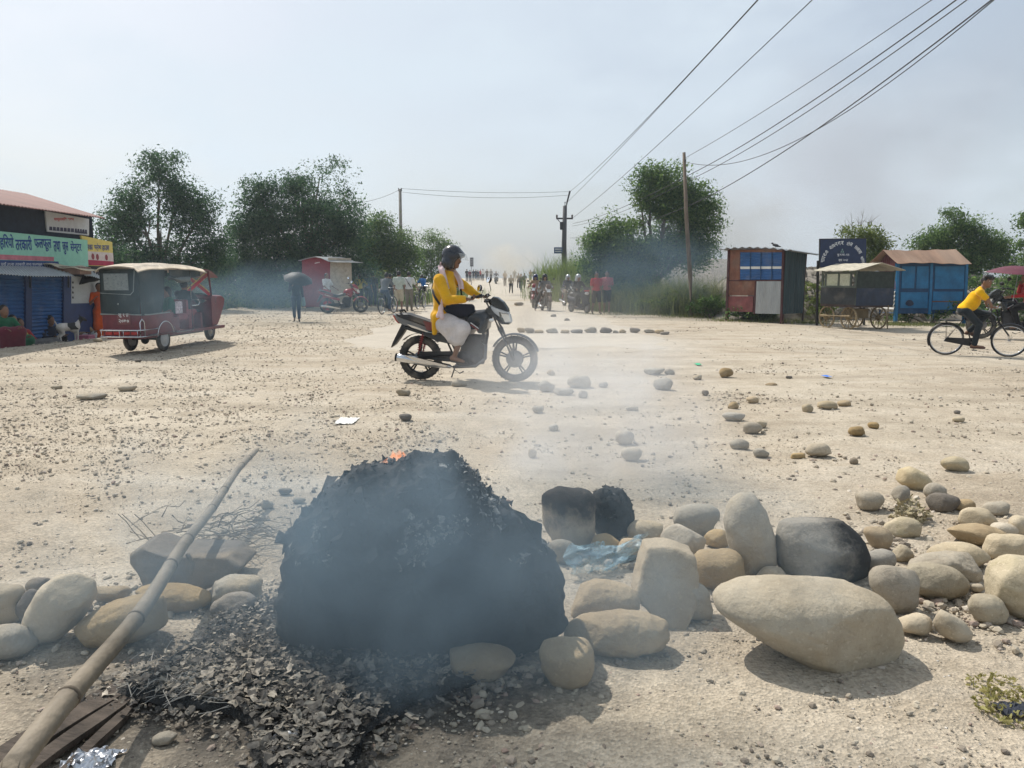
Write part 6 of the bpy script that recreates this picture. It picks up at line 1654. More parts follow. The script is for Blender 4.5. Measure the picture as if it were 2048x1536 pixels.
bush('bushy undergrowth behind the umbrella at the right edge', 2040, 590, 23, 1.0, 1.7, 3000, .055, LF_M, 28, BG)
LG = 'bushes along the left verge'
bush('tall dark thicket between the two big left trees', 440, 600, 37, 3.6, 3.0, 7000, .08, LF_D, 61, LG, z=-.5)
bush('dark thicket behind the auto rickshaw roof', 330, 600, 34, 4.0, 2.6, 7000, .08, LF_D, 62, LG, z=-.5)
bush('dark thicket behind the red booth', 640, 600, 39, 4.0, 3.0, 7000, .08, LF_D, 63, LG, z=-.3)
bush('leafy thicket at the foot of the left wooden pole', 800, 600, 47, 3.6, 2.4, 5000, .08, LF_M, 64, LG)
bush('pale green bush right of the red booth', 765, 600, 38, 1.2, 1.9, 3000, .06, LF_L, 31, LG)
bush('pale green bush behind the two men in light shirts', 815, 600, 42, 1.3, 1.8, 3000, .06, LF_L, 32, LG)
bush('green bush at the left road edge before the far crowd', 905, 590, 55, 1.8, 1.3, 2600, .07, LF_M, 33, LG)
bush('dark undergrowth left of the red booth', 520, 612, 36, 3.2, 1.6, 5200, .07, LF_D, 34, LG, z=-.5)
bush('dark undergrowth behind the parked red motorcycle', 700, 606, 37, 1.4, 1.7, 3400, .07, LF_D, 35, LG)

def grass(label, pts, n, h, leaf, seed, w=.012, lean=.35):
    """pts: list of (x, y, spread x, spread y, height factor)"""
    r = np.random.default_rng(seed); A = np.array(pts, float); k = r.integers(0, len(A), n)
    x = A[k, 0] + r.normal(size=n) * A[k, 2]; y = A[k, 1] + r.normal(size=n) * A[k, 3]
    hh = h * A[k, 4] * (0.35 + 0.6 * r.random(n)) * np.clip(1 + 1.6 * fbm(np.stack([x * 1.3 + 70, y * 1.3 + 70, 0 * x], 1), seed, 3), .35, 1.6); z = gz_np(x, y) + (A[k, 5] if A.shape[1] > 5 else 0)
    a = r.random(n) * 2 * PI; l = lean * hh * (0.3 + r.random(n)); dx, dy = np.cos(a), np.sin(a); ww = w * (0.7 + .6 * r.random(n))
    p0 = np.stack([x, y, z], 1); p1 = p0 + np.stack([dx * l * .3, dy * l * .3, hh * .6], 1); p2 = p0 + np.stack([dx * l, dy * l, hh * (0.97 - .2 * r.random(n))], 1)
    sd = np.stack([-dy * ww, dx * ww, 0 * ww], 1) * .5
    V = np.stack([p0 - sd, p0 + sd, p1 + sd, p1 - sd, p2], 1).reshape(-1, 3)
    i = np.arange(n) * 5
    F = np.concatenate([np.stack([i, i + 1, i + 2, i + 3], 1), np.stack([i + 3, i + 2, i + 4, i + 4], 1)])
    me = bpy.data.meshes.new('tall_grass'); fs = [tuple(f) if f[2] != f[3] else tuple(f[:3]) for f in F.tolist()]
    me.from_pydata(V.tolist(), [], fs)
    o = link('tall_grass', me, leaf); return tag(o, label, 'grass', kind='stuff')
gp = []
for u, v, d, f in ((1200, 575, 33, 1.0), (1235, 585, 32, 1.1), (1270, 595, 31, 1.15), (1310, 600, 30, 1.1), (1345, 600, 29.5, 1.2), (1385, 610, 28.5, 1.25), (1410, 600, 29, 1.2), (1440, 610, 28, 1.0), (1360, 590, 32, 1.3), (1290, 590, 33, 1.2)):
    c = Q(u, v, d); gp.append((c.x, d, .55, .6, f))
grass('tall feathery grass along the right verge', gp, 10000, 1.35, GRS, 41, lean=.7)
gp = []
for u, d in ((1112, 52), (1122, 50), (1140, 49), (1162, 47), (1185, 45), (1155, 46), (1130, 53)):
    c = Q(u, 590, d); gp.append((c.x, d, .8, .9, 1.0))
grass('bright tall grass mound by the concrete pole', gp, 9500, 2.9, GRN, 42, w=.024, lean=.5)
gp = [(Q(u, 600, d).x, d, 1.2, 1.0, 1.0) for u, d in ((720, 39), (770, 40), (830, 44), (880, 50), (915, 62), (560, 37), (480, 37))]
grass('rough green grass at the foot of the left trees', gp, 5000, .8, GRN, 43, w=.018)
gp = [(Q(u, v, d).x, d, s, .35, 1) for u, v, d, s in ((1470, 640, 25, .5), (1560, 645, 24.3, .5), (1620, 650, 23.4, .3), (1790, 655, 22.6, .25), (1850, 655, 22.4, .8), (1920, 655, 22, .5), (1300, 628, 29, 1.2), (1400, 634, 27, .7))]
grass('short patchy grass along the right verge', gp, 5200, .16, GRS, 44, w=.008, lean=.9)

# ================================================================== gravel mound behind the kiosks
def mound_mat():
    return mat('stony_rubble', (0.235, 0.21, 0.175), rough=0.95, var=0.45, scale=3, bump=0.9, bscale=7, dust=.3)
nu, nv = 120, 50
U, W = np.meshgrid(np.linspace(0, 1, nu), np.linspace(0, 1, nv), indexing='ij')
xa = Q(1418, 560, 30).x; xb = Q(2200, 560, 27).x
X = xa - 1.0 + (xb + 4 - xa) * U; Y = 24.9 - 0.6 * U + 9 * W
prof = np.clip(np.sin(np.clip(W * 1.05, 0, 1) * PI), 0, 1) ** .7
H = (2.35 * np.exp(-((U - .11) / .13) ** 2) * 1.0 + 1.75 * np.exp(-((U - .33) / .14) ** 2) + 1.45 * np.exp(-((U - .62) / .2) ** 2) + 1.1 * np.exp(-((U - .9) / .2) ** 2))
H = np.minimum(H, 2.3) * .84 * prof * np.clip(U * 9, 0, 1)
pp = np.stack([X.ravel() * .7 + 20, Y.ravel() * .7 + 20, np.zeros(X.size)], 1)
Z = H * (1 + 0.5 * fbm(pp, 3, 4).reshape(X.shape)) + .12 * fbm(pp * 4, 6, 4).reshape(X.shape) - .06
i = (np.arange(nu - 1)[:, None] * nv + np.arange(nv - 1)[None]).ravel()
mnd = np_mesh('rubble_mound', np.stack([X, Y, Z], -1).reshape(-1, 3), np.stack([i, i + nv, i + nv + 1, i + 1], 1), mound_mat())
tag(mnd, 'long heap of grey rubble behind the kiosks', 'terrain', kind='structure')
def mz(x, y):
    u = (x - (xa - 1.0)) / (xb + 4 - xa); w_ = (y - 24.9 + .6 * u) / 9
    a = int(min(max(u, 0), .999) * (nu - 1)); b = int(min(max(w_, 0), .999) * (nv - 1)); return float(Z[a, b])
r = np.random.default_rng(99); n = 3600
RUBM = scrap_mat('dusty_rubble_stones', [(.13, .115, .095), (.22, .195, .16), (.30, .27, .22), (.17, .15, .125)])
ua, wa = .10 + .9 * r.random(n), r.random(n) * .6; ix = (ua * (nu - 1)).astype(int); iy = (wa * (nv - 1)).astype(int)
px_, py_, pz_ = X[ix, iy], Y[ix, iy], Z[ix, iy]; px_ = px_ + r.normal(size=n) * .08; s = .035 * np.exp(r.exponential(.45, n)).clip(1, 5)
base = ICO_V[None] * (1 + .3 * (r.random((n, 12, 1)) - .5)) * (s[:, None] * (.6 + .6 * r.random((n, 3))))[:, None, :]
V = base + np.stack([px_, py_, pz_ + s * .2], 1)[:, None, :]
tag(np_mesh('rubble_stones', V.reshape(-1, 3), (ICO_F[None] + 12 * np.arange(n)[:, None, None]).reshape(-1, 3), RUBM, smooth=False), 'loose stones covering the rubble heap', 'stones', kind='stuff')
# ================================================================== helpers for built things
class Face:
    """vertical plane through two ground points; pixels are carried onto it"""
    def __init__(s, A, B):
        s.A = Vector((A[0], A[1], 0)); s.d = (Vector((B[0], B[1], 0)) - s.A).normalized(); s.n = Vector((s.d.y, -s.d.x, 0))
        if s.n.dot(-s.A) < 0: s.n = -s.n
    def pt(s, u, v, off=0.0):
        r = ray(u, v); A = s.A + s.n * off; t = A.dot(s.n) / r.dot(s.n)
        return Vector((r.x * t, r.y * t, CAM_H + r.z * t))
    def slab(s, mb, px, t0, t1, o=Vector()):
        """polygon seen on the plane (at offset 0) given a thickness from t0 to t1 along the normal"""
        f = [s.pt(u, v) for u, v in px]; n = len(f)
        vs = [p + s.n * t1 - o for p in f] + [p + s.n * t0 - o for p in f]
        fs = [tuple(range(n)), tuple(range(2 * n - 1, n - 1, -1))] + [(i, i + n, (i + 1) % n + n, (i + 1) % n) for i in range(n)]
        return mb.add(vs, fs)
    def corr(s, mb, px, off, pitch, amp, horiz=False, o=Vector(), nw=None):
        """corrugated sheet between four seen corners TL TR BR BL"""
        TL, TR, BR, BL = [s.pt(u, v) for u, v in px]
        L = (BL - TL).length if horiz else (TR - TL).length
        k = max(4, int(L / pitch * 6))
        fn = lambda a, b: (TL.lerp(TR, b if horiz else a)).lerp(BL.lerp(BR, b if horiz else a), a if horiz else b) + s.n * (off + amp * math.sin(2 * PI * a * L / pitch)) - o
        return mb.sheet(fn, k, 3, 0.004)

def txt(name, s_, m, parent, origin, ex, ey, w=None, h=0.2, n=None, lift=0.004, align='L', bold=0.0):
    """flat lettering; ex, ey unit vectors of the writing plane; h = letter height, w = total width"""
    cu = bpy.data.curves.new(name, 'FONT'); cu.body = s_; cu.size = 1.0; cu.extrude = 0.0; cu.offset = bold; cu.resolution_u = 2
    ob = bpy.data.objects.new('t', cu); COL.objects.link(ob)
    dg = bpy.context.evaluated_depsgraph_get(); me = bpy.data.meshes.new_from_object(ob.evaluated_get(dg)); bpy.data.objects.remove(ob); bpy.data.curves.remove(cu)
    if not len(me.vertices): return None
    co = np.array([v.co[:] for v in me.vertices]); lo, hi = co.min(0), co.max(0)
    sx = (w / (hi[0] - lo[0])) if w else h / max(1e-6, hi[1] - lo[1]); sy = h / max(1e-6, hi[1] - lo[1])
    x = (co[:, 0] - lo[0]) * sx; y = (co[:, 1] - lo[1]) * sy
    if align == 'C': x -= (hi[0] - lo[0]) * sx / 2
    ex, ey = np.array(ex), np.array(ey); nn = np.cross(ex, ey)
    V = np.array(origin)[None] + x[:, None] * ex + y[:, None] * ey + nn * lift
    me.vertices.foreach_set('co', V.astype(np.float32).ravel()); me.update(); me.materials.clear()
    return link(name, me, m, parent)

def zc(z0x, z0y, s): return lambda a, b: (z0x + a / s, z0y + b / s)
RUST = mat('rust_brown_sheet', (0.16, 0.065, 0.04), rough=0.75, var=0.4, scale=4, dust=.25, bump=.2, bscale=30)
MAROON = mat('maroon_sheet', (0.17, 0.045, 0.045), rough=0.6, var=0.35, scale=4, dust=.2)
ZINC = mat('zinc_corrugated', (0.36, 0.38, 0.39), rough=0.45, metal=0.55, var=0.25, scale=3, dust=.3, stretch=(1, 1, .3))
BLUEC = mat('blue_corrugated', (0.012, 0.085, 0.25), rough=0.55, var=0.25, scale=4, dust=.2)
TEAL = mat('dark_teal_sheet', (0.035, 0.065, 0.075), rough=0.6, var=0.4, scale=3, dust=.2, stretch=(2, 2, .2))
WOODD = mat('dark_post_wood', (0.055, 0.035, 0.03), rough=0.85, var=0.4, scale=8)
POLEW = mat('grey_pole_wood', (0.16, 0.125, 0.095), rough=0.85, var=0.35, scale=5, bump=.3, stretch=(3, 3, .4))
WHITE = mat('white_paint', (0.66, 0.66, 0.64), rough=0.6, var=0.12, dust=.15)
CREAM = mat('cream_cloth_roof', (0.44, 0.405, 0.32), rough=0.85, var=0.3, dust=.2)
NAVY = mat('navy_board', (0.008, 0.022, 0.07), rough=0.45, var=0.25, dust=.08)
NETM = mat('dark_shade_net', (0.035, 0.045, 0.04), rough=0.95, var=0.3, scale=10)
TARP = mat('black_tarpaulin', (0.014, 0.018, 0.022), rough=0.35, var=0.4, scale=5, bump=.5, bscale=7, dust=.2)
NTARP = mat('navy_tarpaulin', (0.016, 0.028, 0.055), rough=0.55, var=0.4, scale=5, bump=.3, bscale=9, dust=.15)

# ================================================================== left kiosk (rust, blue, zinc)
k2 = zc(1400, 460, 5.39)
A, B = P(1453, 641.5), P(*k2(880, 1012)); F1 = Face(A, B); back = -F1.n * .98; C_ = B + back
kio = empty('kiosk', (B.x, B.y, ground_z(B.x, B.y)), 0, 'tall narrow kiosk of rusty and blue sheets with a corrugated zinc door', 'kiosk'); O = kio.location.copy()
def KP(name, m, fn, parent=kio, **kw):
    mb = MB(); fn(mb); return mb.build(name, m, parent=parent, **kw)
px = lambda *pts: [k2(a, b) for a, b in pts]
KP('front_wall', RUST, lambda m: (F1.slab(m, px((318, 215), (430, 213), (430, 545), (302, 545)), -.03, 0, O), F1.slab(m, px((430, 212), (905, 205), (900, 240), (430, 240)), -.03, .004, O)))
def bl(m): F1.corr(m, px((432, 238), (898, 236), (890, 536), (428, 540)), -.01, .085, .008, True, O)
sh_ = KP('blue_shutter', BLUEC, bl)
KP('white_stripe', WHITE, lambda m: F1.corr(m, px((436, 394), (896, 392), (896, 418), (436, 421)), .006, .085, .008, True, O), parent=sh_)
for zx in (548, 660, 780): KP('shutter_bar', mat('dark_blue_bar', (.012, .05, .13), dust=.1), lambda m: F1.slab(m, px((zx - 4, 240), (zx + 4, 240), (zx + 1, 536), (zx - 7, 536)), .012, .022, O), parent=sh_)
KP('lower_panel', RUST, lambda m: F1.slab(m, px((302, 548), (598, 548), (594, 706), (298, 706)), -.02, .01, O))
KP('lower_panel', MAROON, lambda m: F1.slab(m, px((298, 714), (576, 714), (568, 884), (294, 880)), -.02, .006, O))
KP('zinc_door', ZINC, lambda m: F1.corr(m, px((612, 552), (880, 552), (864, 905), (598, 900)), .01, .075, .010, False, O))
KP('door_frame', mat('dark_maroon_frame', (.06, .018, .02), dust=.15), lambda m: (F1.slab(m, px((598, 545), (614, 545), (598, 905), (580, 905)), -.02, .03, O), F1.slab(m, px((300, 540), (905, 538), (905, 550), (300, 552)), -.01, .022, O)))
for zx0, zx1, v1 in ((905, 880, 1012), (318, 290, 985)):
    KP('post', mat('dark_maroon_frame', (.06, .018, .02)), lambda m: F1.slab(m, px((zx0 - 12, 205), (zx0 + 8, 205), (zx1 + 8, v1), (zx1 - 12, v1)), -.06, .035, O))
F2 = Face(B, C_); cB = B - O
def sidew(m):
    zt0, zt1 = F1.pt(*k2(905, 205)).z - O.z, F1.pt(*k2(905, 205)).z - O.z - .12; zb = F1.pt(*k2(885, 905)).z - O.z
    L_ = .98
    m.sheet(lambda a, b: (cB + (C_ - B) * a) * 1 + Vector((0, 0, zb + (zt0 + (zt1 - zt0) * a - zb) * b)) + F2.n * (.012 * math.sin(2 * PI * a * L_ / .11) + .02), 84, 2, .004)
KP('side_wall', TEAL, sidew)
KP('back_post', WOODD, lambda m: m.tube([cB + (C_ - B) + Vector((0, 0, 0)), cB + (C_ - B) + Vector((0, 0, 2.2))], .035, 8))
KP('floor', WOODD, lambda m: m.add([cB + Vector((0, 0, .42)), A - O + Vector((0, 0, .42)), A - O + back + Vector((0, 0, .42)), C_ - O + Vector((0, 0, .42))], [(0, 1, 2, 3)]))
KP('back_wall', TEAL, lambda m: m.add([A - O + back + Vector((0, 0, .42)), C_ - O + Vector((0, 0, .42)), C_ - O + Vector((0, 0, 2.2)), A - O + back + Vector((0, 0, 2.2))], [(0, 1, 2, 3)]))
zr = F1.pt(*k2(600, 192)).z - O.z
def roofk(m):
    a0 = (A - O) * 1.0 - F1.d * .28 + F1.n * .22; a1 = (B - O) + F1.d * .45 + F1.n * .22
    m.sheet(lambda a, b: a0.lerp(a1, a) - F1.n * (1.45 * b) + Vector((0, 0, zr - .02 - .12 * b + .022 * math.sin(a * 60) + .05 * math.sin(a * 4 + .5) - .06 * max(0, a - .75) * 4)), 120, 6, .006)
KP('roof', ZINC, roofk)
# crow on the roof
bd, F = solid([C((0, 0, .07), (.10, 0, .10), .045, .04, .02), ('e', (.15, 0, .145), (.032, .028, .028), None), C((.18, 0, .14), (.215, 0, .135), .010, .003, .005), C((-.02, 0, .06), (-.13, 0, .03), .03, .012, .02), C((.04, .02, .04), (.04, .02, 0), .006, .006, .004), C((.04, -.02, .04), (.04, -.02, 0), .006, .006, .004)], .008, .02)
o = np_mesh('crow', bd, F, mat('black_feathers', (.012, .012, .015), rough=.5)); cpt = F1.pt(*k2(828, 186), -.15); o.location = cpt - Vector((0, 0, .02)); o.rotation_euler = (0, 0, 2.4); tag(o, 'black crow perched on the roof of the rusty kiosk', 'bird')

# ================================================================== navy signboard on posts
A, B = P(*k2(1262, 1032)), P(*k2(1775, 1026)); F4 = Face(A, B)
sg = empty('signboard', (A.x, A.y, ground_z(A.x, A.y)), 0, 'navy blue signboard with curved white lettering on a black post', 'signboard'); O = sg.location.copy()
KP('board', NAVY, lambda m: F4.slab(m, px((1287, 100), (1787, 94), (1782, 432), (1283, 400)), 0, .03, O), parent=sg)
KP('board_edge', BLK, lambda m: (F4.slab(m, px((1283, 94), (1790, 88), (1790, 98), (1283, 104)), -.005, .036, O), F4.slab(m, px((1283, 104), (1291, 104), (1287, 400), (1279, 400)), -.005, .035, O)), parent=sg)
KP('post', BLK, lambda m: F4.slab(m, px((1268, 330), (1287, 330), (1274, 1034), (1254, 1034)), -.05, -.002, O), parent=sg)
KP('post', BLK, lambda m: F4.slab(m, px((1765, 300), (1782, 300), (1780, 1028), (1764, 1028)), -.05, -.002, O), parent=sg)
SIGNW = mat('sign_white', (0.72, 0.74, 0.74), rough=.6, var=.1)
cx_, cy_ = F4.pt(*k2(1530, 365)), 0
Rz = (F4.pt(*k2(1330, 365)) - F4.pt(*k2(1530, 365))).length
arc = ['सु', 'प', 'र', 'नी', ' ', 'दे', 'वि', 'न', 'ग', 'र', ' ', 'टो', 'ल', ' ', 'वि', 'का', 'स', ' ', 'सं', 'स्था']
ex0, ey0 = F4.d if F4.d.x > 0 else -F4.d, Vector((0, 0, 1))
for i_, g_ in enumerate(arc):
    if g_ == ' ': continue
    g_ = {'वि': 'िव'}.get(g_, g_)
    t = rad(172 - 164 * i_ / (len(arc) - 1)); rr_ = Rz * 1.0
    p = cx_ + ex0 * (rr_ * math.cos(t)) + ey0 * (rr_ * math.sin(t) * .93) - O
    tang = ex0 * math.sin(t) - ey0 * math.cos(t); nor_ = ex0 * math.cos(t) + ey0 * math.sin(t)
    txt('letter', g_, SIGNW, sg, p, tang, nor_, h=.105, w=.085 if len(g_) < 2 else .10, lift=.034, align='C', bold=.012)
for s_, zx, zy, w_, h_t in (('बु.न.पा.-११', 1535, 285, .38, .075), ('स्था. २०६१', 1535, 345, .30, .085)):
    p = F4.pt(*k2(zx, zy)) - O; txt('letter', s_, SIGNW, sg, p, ex0, ey0, w=w_, h=h_t, lift=.034, align='C', bold=.012)
lg = MB(); c = F4.pt(*k2(1527, 228)) - O + F4.n * .033
for k in range(3):
    a = rad(90 + 120 * k); q = c + ex0 * (.035 * math.cos(a)) + ey0 * (.04 * math.sin(a)); lg.add([q + ey0 * .035, q - ex0 * .028 - ey0 * .02, q + ex0 * .028 - ey0 * .02], [(0, 1, 2)])
lg.build('emblem', mat('pale_green_emblem', (.22, .36, .33)), parent=sg)

# ================================================================== roofed hand cart
B = P(*k2(1655, 1078)); rv_ = Vector((.91, -.41, 0)); fv = Vector((.41, .91, 0))
cart = empty('food_cart', (B.x, B.y, 0), 0, 'roofed food cart wrapped in black and navy tarpaulin on spoked wooden wheels', 'cart'); O = cart.location.copy()
dL = (-rv_ * .72 + fv * .69); dR = (rv_ * .76 + fv * .65); W_ = 1.25
zk = lambda zy: CAM_H + (556 - (460 + zy / 5.39)) / FPX * 20.4
def cq(m, d, a0, a1, z0, z1, off, th=.02):
    n_ = Vector((d.y, -d.x, 0)); n_ = n_ if n_.dot(-B) > 0 else -n_
    p = [d * a0 + n_ * off + Vector((0, 0, z0)), d * a1 + n_ * off + Vector((0, 0, z0)), d * a1 + n_ * off + Vector((0, 0, z1)), d * a0 + n_ * off + Vector((0, 0, z1))]
    q = [v - n_ * th for v in p]; m.add(p + q, [(0, 1, 2, 3), (7, 6, 5, 4), (0, 4, 5, 1), (1, 5, 6, 2), (2, 6, 7, 3), (3, 7, 4, 0)])
ztop, zmid, zbot = zk(445), zk(622), zk(805)
KP('front_tarpaulin', TARP, lambda m: cq(m, dL, 0, W_, zbot, zmid, .02), parent=cart)
KP('side_tarpaulin', NTARP, lambda m: cq(m, dR, 0, W_, zbot - .02, zmid - .01, .02), parent=cart)
KP('shade_net', NETM, lambda m: cq(m, dR, 0, W_, zmid - .02, ztop, .0), parent=cart)
pm = mat('green_grey_frame', (.07, .085, .07), dust=.2)
wf = KP('window_frame', pm, lambda m: [cq(m, dL, a, a + .06, zmid, ztop, .01, .03) for a in (0, .15 + .02, .60, 1.08, W_ - .06)] + [cq(m, dL, 0, W_, zmid - .02, zmid + .05, .014, .03), cq(m, dL, 0, W_, ztop - .07, ztop, .014, .03)], parent=cart)
KP('window_pane', glass('dusty_pane', (.55, .56, .42), .3, .55), lambda m: (cq(m, dL, .23, .60, zmid + .05, ztop - .07, -.005, .004), cq(m, dL, .66, 1.08, zmid + .05, ztop - .07, -.005, .004)), parent=cart)
KP('cart_bed', WOODD, lambda m: m.add([Vector((0, 0, zbot)), dL * W_ + Vector((0, 0, zbot)), (dL + dR) * W_ + Vector((0, 0, zbot)), dR * W_ + Vector((0, 0, zbot)), Vector((0, 0, zbot - .07)), dL * W_ + Vector((0, 0, zbot - .07)), (dL + dR) * W_ + Vector((0, 0, zbot - .07)), dR * W_ + Vector((0, 0, zbot - .07))], [(0, 1, 2, 3), (4, 7, 6, 5), (0, 4, 5, 1), (3, 7, 4, 0), (1, 5, 6, 2), (2, 6, 7, 3)]), parent=cart)
for a_ in ((0, 0), (1, 0), (0, 1), (1, 1)): KP('roof_post', pm, lambda m: m.tube([dL * W_ * a_[0] + dR * W_ * a_[1] + Vector((0, 0, zbot)), dL * W_ * a_[0] + dR * W_ * a_[1] + Vector((0, 0, ztop + .02))], .022, 6), parent=cart)
def croof(m):
    cc = (dL + dR) * W_ * .5
    m.sheet(lambda a, b: cc + dL * W_ * (a - .5) * 1.28 + dR * W_ * (b - .5) * 1.28 + Vector((0, 0, ztop + .22 - .40 * abs(b - .5) - .012 * abs(math.sin(a * 16)))), 20, 10, .012)
KP('roof', CREAM, croof, parent=cart)
wd = mat('old_yellow_wood', (0.22, 0.165, 0.09), rough=.85, var=.35, dust=.3)
def spoked(c, ax):
    m = MB(); R_ = .30; a, b, d = frame_of(ax); m.ring(c, R_, .022, ax, 28, 6, 1.2); m.lathe([(.05, -.07), (.06, 0), (.05, .07)], c, ax, 12)
    for k in range(12):
        t = 2 * PI * k / 12; e = a * math.cos(t) + b * math.sin(t); m.tube([c + e * .05, c + e * R_], [.016, .012], 6)
    return m.build('cart_wheel', wd, parent=cart)
for f_, g_ in ((.22, .10), (.86, .10), (.22, 1.1), (.86, 1.1)): spoked(dL * f_ * W_ + dR * (g_ - .02) + Vector((0, 0, .30)), (dR.x, dR.y, 0))
KP('axle_beam', wd, lambda m: (m.tube([dL * .1 * W_ + dR * -.03 + Vector((0, 0, .36)), dL * .95 * W_ + dR * -.03 + Vector((0, 0, .34))], .035, 8), m.tube([dL * .22 * W_ + Vector((0, 0, .30)), dL * .22 * W_ + dR * 1.2 + Vector((0, 0, .30))], .025, 8), m.tube([dL * .86 * W_ + Vector((0, 0, .30)), dL * .86 * W_ + dR * 1.2 + Vector((0, 0, .30))], .025, 8), m.box(tuple((dL + dR) * W_ * .5 + Vector((0, 0, .42))), (.5, .5, .25))), parent=cart)
KP('prop_leg', wd, lambda m: m.tube([dR * 1.1 + Vector((0, 0, zbot)), dR * 1.1 + Vector((.02, 0, 0))], .018, 6), parent=cart)

# ================================================================== blue kiosk with the rust roof
k3 = zc(1720, 480, 7.68); p3 = lambda *pts: [k3(a, b) for a, b in pts]
A, B = P(*k3(535, 1288)), P(*k3(1640, 1284)); F3 = Face(A, B); ex3 = F3.d if F3.d.x > 0 else -F3.d
bk = empty('kiosk', (A.x, A.y, ground_z(A.x, A.y)), 0, 'bright blue panelled kiosk with a rusty sheet roof behind the cyclist', 'kiosk'); O = bk.location.copy()
BLP = mat('blue_paint', (0.012, 0.14, 0.30), rough=.55, var=.3, scale=3, dust=.15, dustcol=(.25, .3, .32)); BLD = mat('dark_blue_frame', (0.008, 0.05, 0.125), rough=.6, var=.3, dust=.1)
KP('frame', BLD, lambda m: F3.slab(m, p3((562, 352), (1662, 346), (1640, 1130), (538, 1130)), -.05, 0, O), parent=bk)
for q in (((645, 405), (845, 405), (825, 742), (632, 742)), ((872, 405), (1050, 405), (1045, 745), (858, 745)), ((620, 802), (1040, 802), (1030, 1048), (612, 1045)), ((1150, 405), (1600, 402), (1590, 752), (1142, 752)), ((1118, 792), (1575, 792), (1562, 935), (1112, 935)), ((1110, 955), (1560, 955), (1550, 1070), (1106, 1070))):
    KP('panel', BLP, lambda m: F3.slab(m, p3(*q), -.01, .018, O), parent=bk)
KP('dark_stain', mat('soot_stain', (.02, .03, .06)), lambda m: F3.slab(m, p3(*[(755 + 62 * math.cos(t) * (1 + .1 * math.sin(3 * t)), 968 + 48 * math.sin(t)) for t in np.linspace(0, 2 * PI, 18, endpoint=False)]), .016, .021, O), parent=bk)
KP('rust_streak', RUST, lambda m: (F3.slab(m, p3((1112, 937), (1560, 935), (1560, 952), (1110, 953)), -.01, .012, O), F3.slab(m, p3((1420, 965), (1548, 962), (1545, 1010), (1418, 1005)), .014, .021, O)), parent=bk)
for x_ in ((545, 585, 1288), (1600, 1640, 1284), (1060, 1100, 1140)): KP('post', BLP, lambda m: F3.slab(m, p3((x_[0] + 15, 360), (x_[1] + 15, 360), (x_[1] - 18, x_[2]), (x_[0] - 18, x_[2])), -.06, .03, O), parent=bk)
dep = -F3.n * .85; A0 = Vector(); 
zE, zR_, zB = F3.pt(*k3(560, 350)).z - O.z, F3.pt(*k3(600, 150)).z - O.z - .02, F3.pt(*k3(540, 1130)).z - O.z
PINKR = mat('faded_red_corrugated', (.26, .085, .085), rough=.7, var=.3, scale=4, dust=.25, stretch=(1, 1, .3))
xl = F3.pt(*k3(552, 700)) - O; xl.z = 0; xl = Vector((xl.x, xl.y, 0))
KP('side_wall', PINKR, lambda m: m.sheet(lambda a, b: xl + dep * a + Vector((0, 0, zB + .75 + (zE - zB - .75) * b)) - ex3 * (.012 * math.sin(a * 2 * PI * 9)), 54, 2, .004), parent=bk)
KP('gable', PINKR, lambda m: m.sheet(lambda a, b: xl + dep * a + Vector((0, 0, zE + .003 + (zR_ - zE) * b * (1 - abs(2 * a - 1)))) - ex3 * (.012 * math.sin(a * 2 * PI * 9)), 54, 3, .004), parent=bk)
KP('striped_panel', mat('white_slats', (.5, .5, .47), var=.2, dust=.2), lambda m: m.sheet(lambda a, b: xl + dep * a * .95 - ex3 * (.01 + .015 * math.sin(b * 2 * PI * 5)) + Vector((0, 0, zB + .10 + .62 * b)), 2, 40, .004), parent=bk)
KP('right_wall', BLD, lambda m: m.sheet(lambda a, b: xl + ex3 * 2.12 + dep * a + Vector((0, 0, zB + (zE - zB) * b)), 2, 2, .02), parent=bk)
KP('floor', BLD, lambda m: m.add([xl + Vector((0, 0, zB)), xl + ex3 * 2.1 + Vector((0, 0, zB)), xl + ex3 * 2.1 + dep + Vector((0, 0, zB)), xl + dep + Vector((0, 0, zB))], [(0, 1, 2, 3)]), parent=bk)
for q in (.06, .98): KP('back_post', BLD, lambda m: m.tube([xl + ex3 * 2.1 * q + dep, xl + ex3 * 2.1 * q + dep + Vector((0, 0, zE))], .03, 6), parent=bk)
RR_ = mat('rusty_tan_roof', (0.30, 0.19, 0.13), rough=.8, var=.3, scale=2.5, dust=.3, stretch=(1, .3, .3))
def broof(m, s_):
    e0 = xl - ex3 * .22 - F3.n * (.425 if s_ > 0 else .425)
    m.sheet(lambda a, b: e0 + ex3 * (2.52 * a + .0) + F3.n * s_ * .72 * b + Vector((0, 0, zR_ + .03 - (zR_ - zE + .06) * 1.0 * b - .01 * math.sin(a * 24) - .018 * math.sin(a * 5 + b * 3))), 40, 6, .010)
KP('roof', RR_, lambda m: broof(m, 1), parent=bk); KP('roof', RR_, lambda m: broof(m, -1), parent=bk)

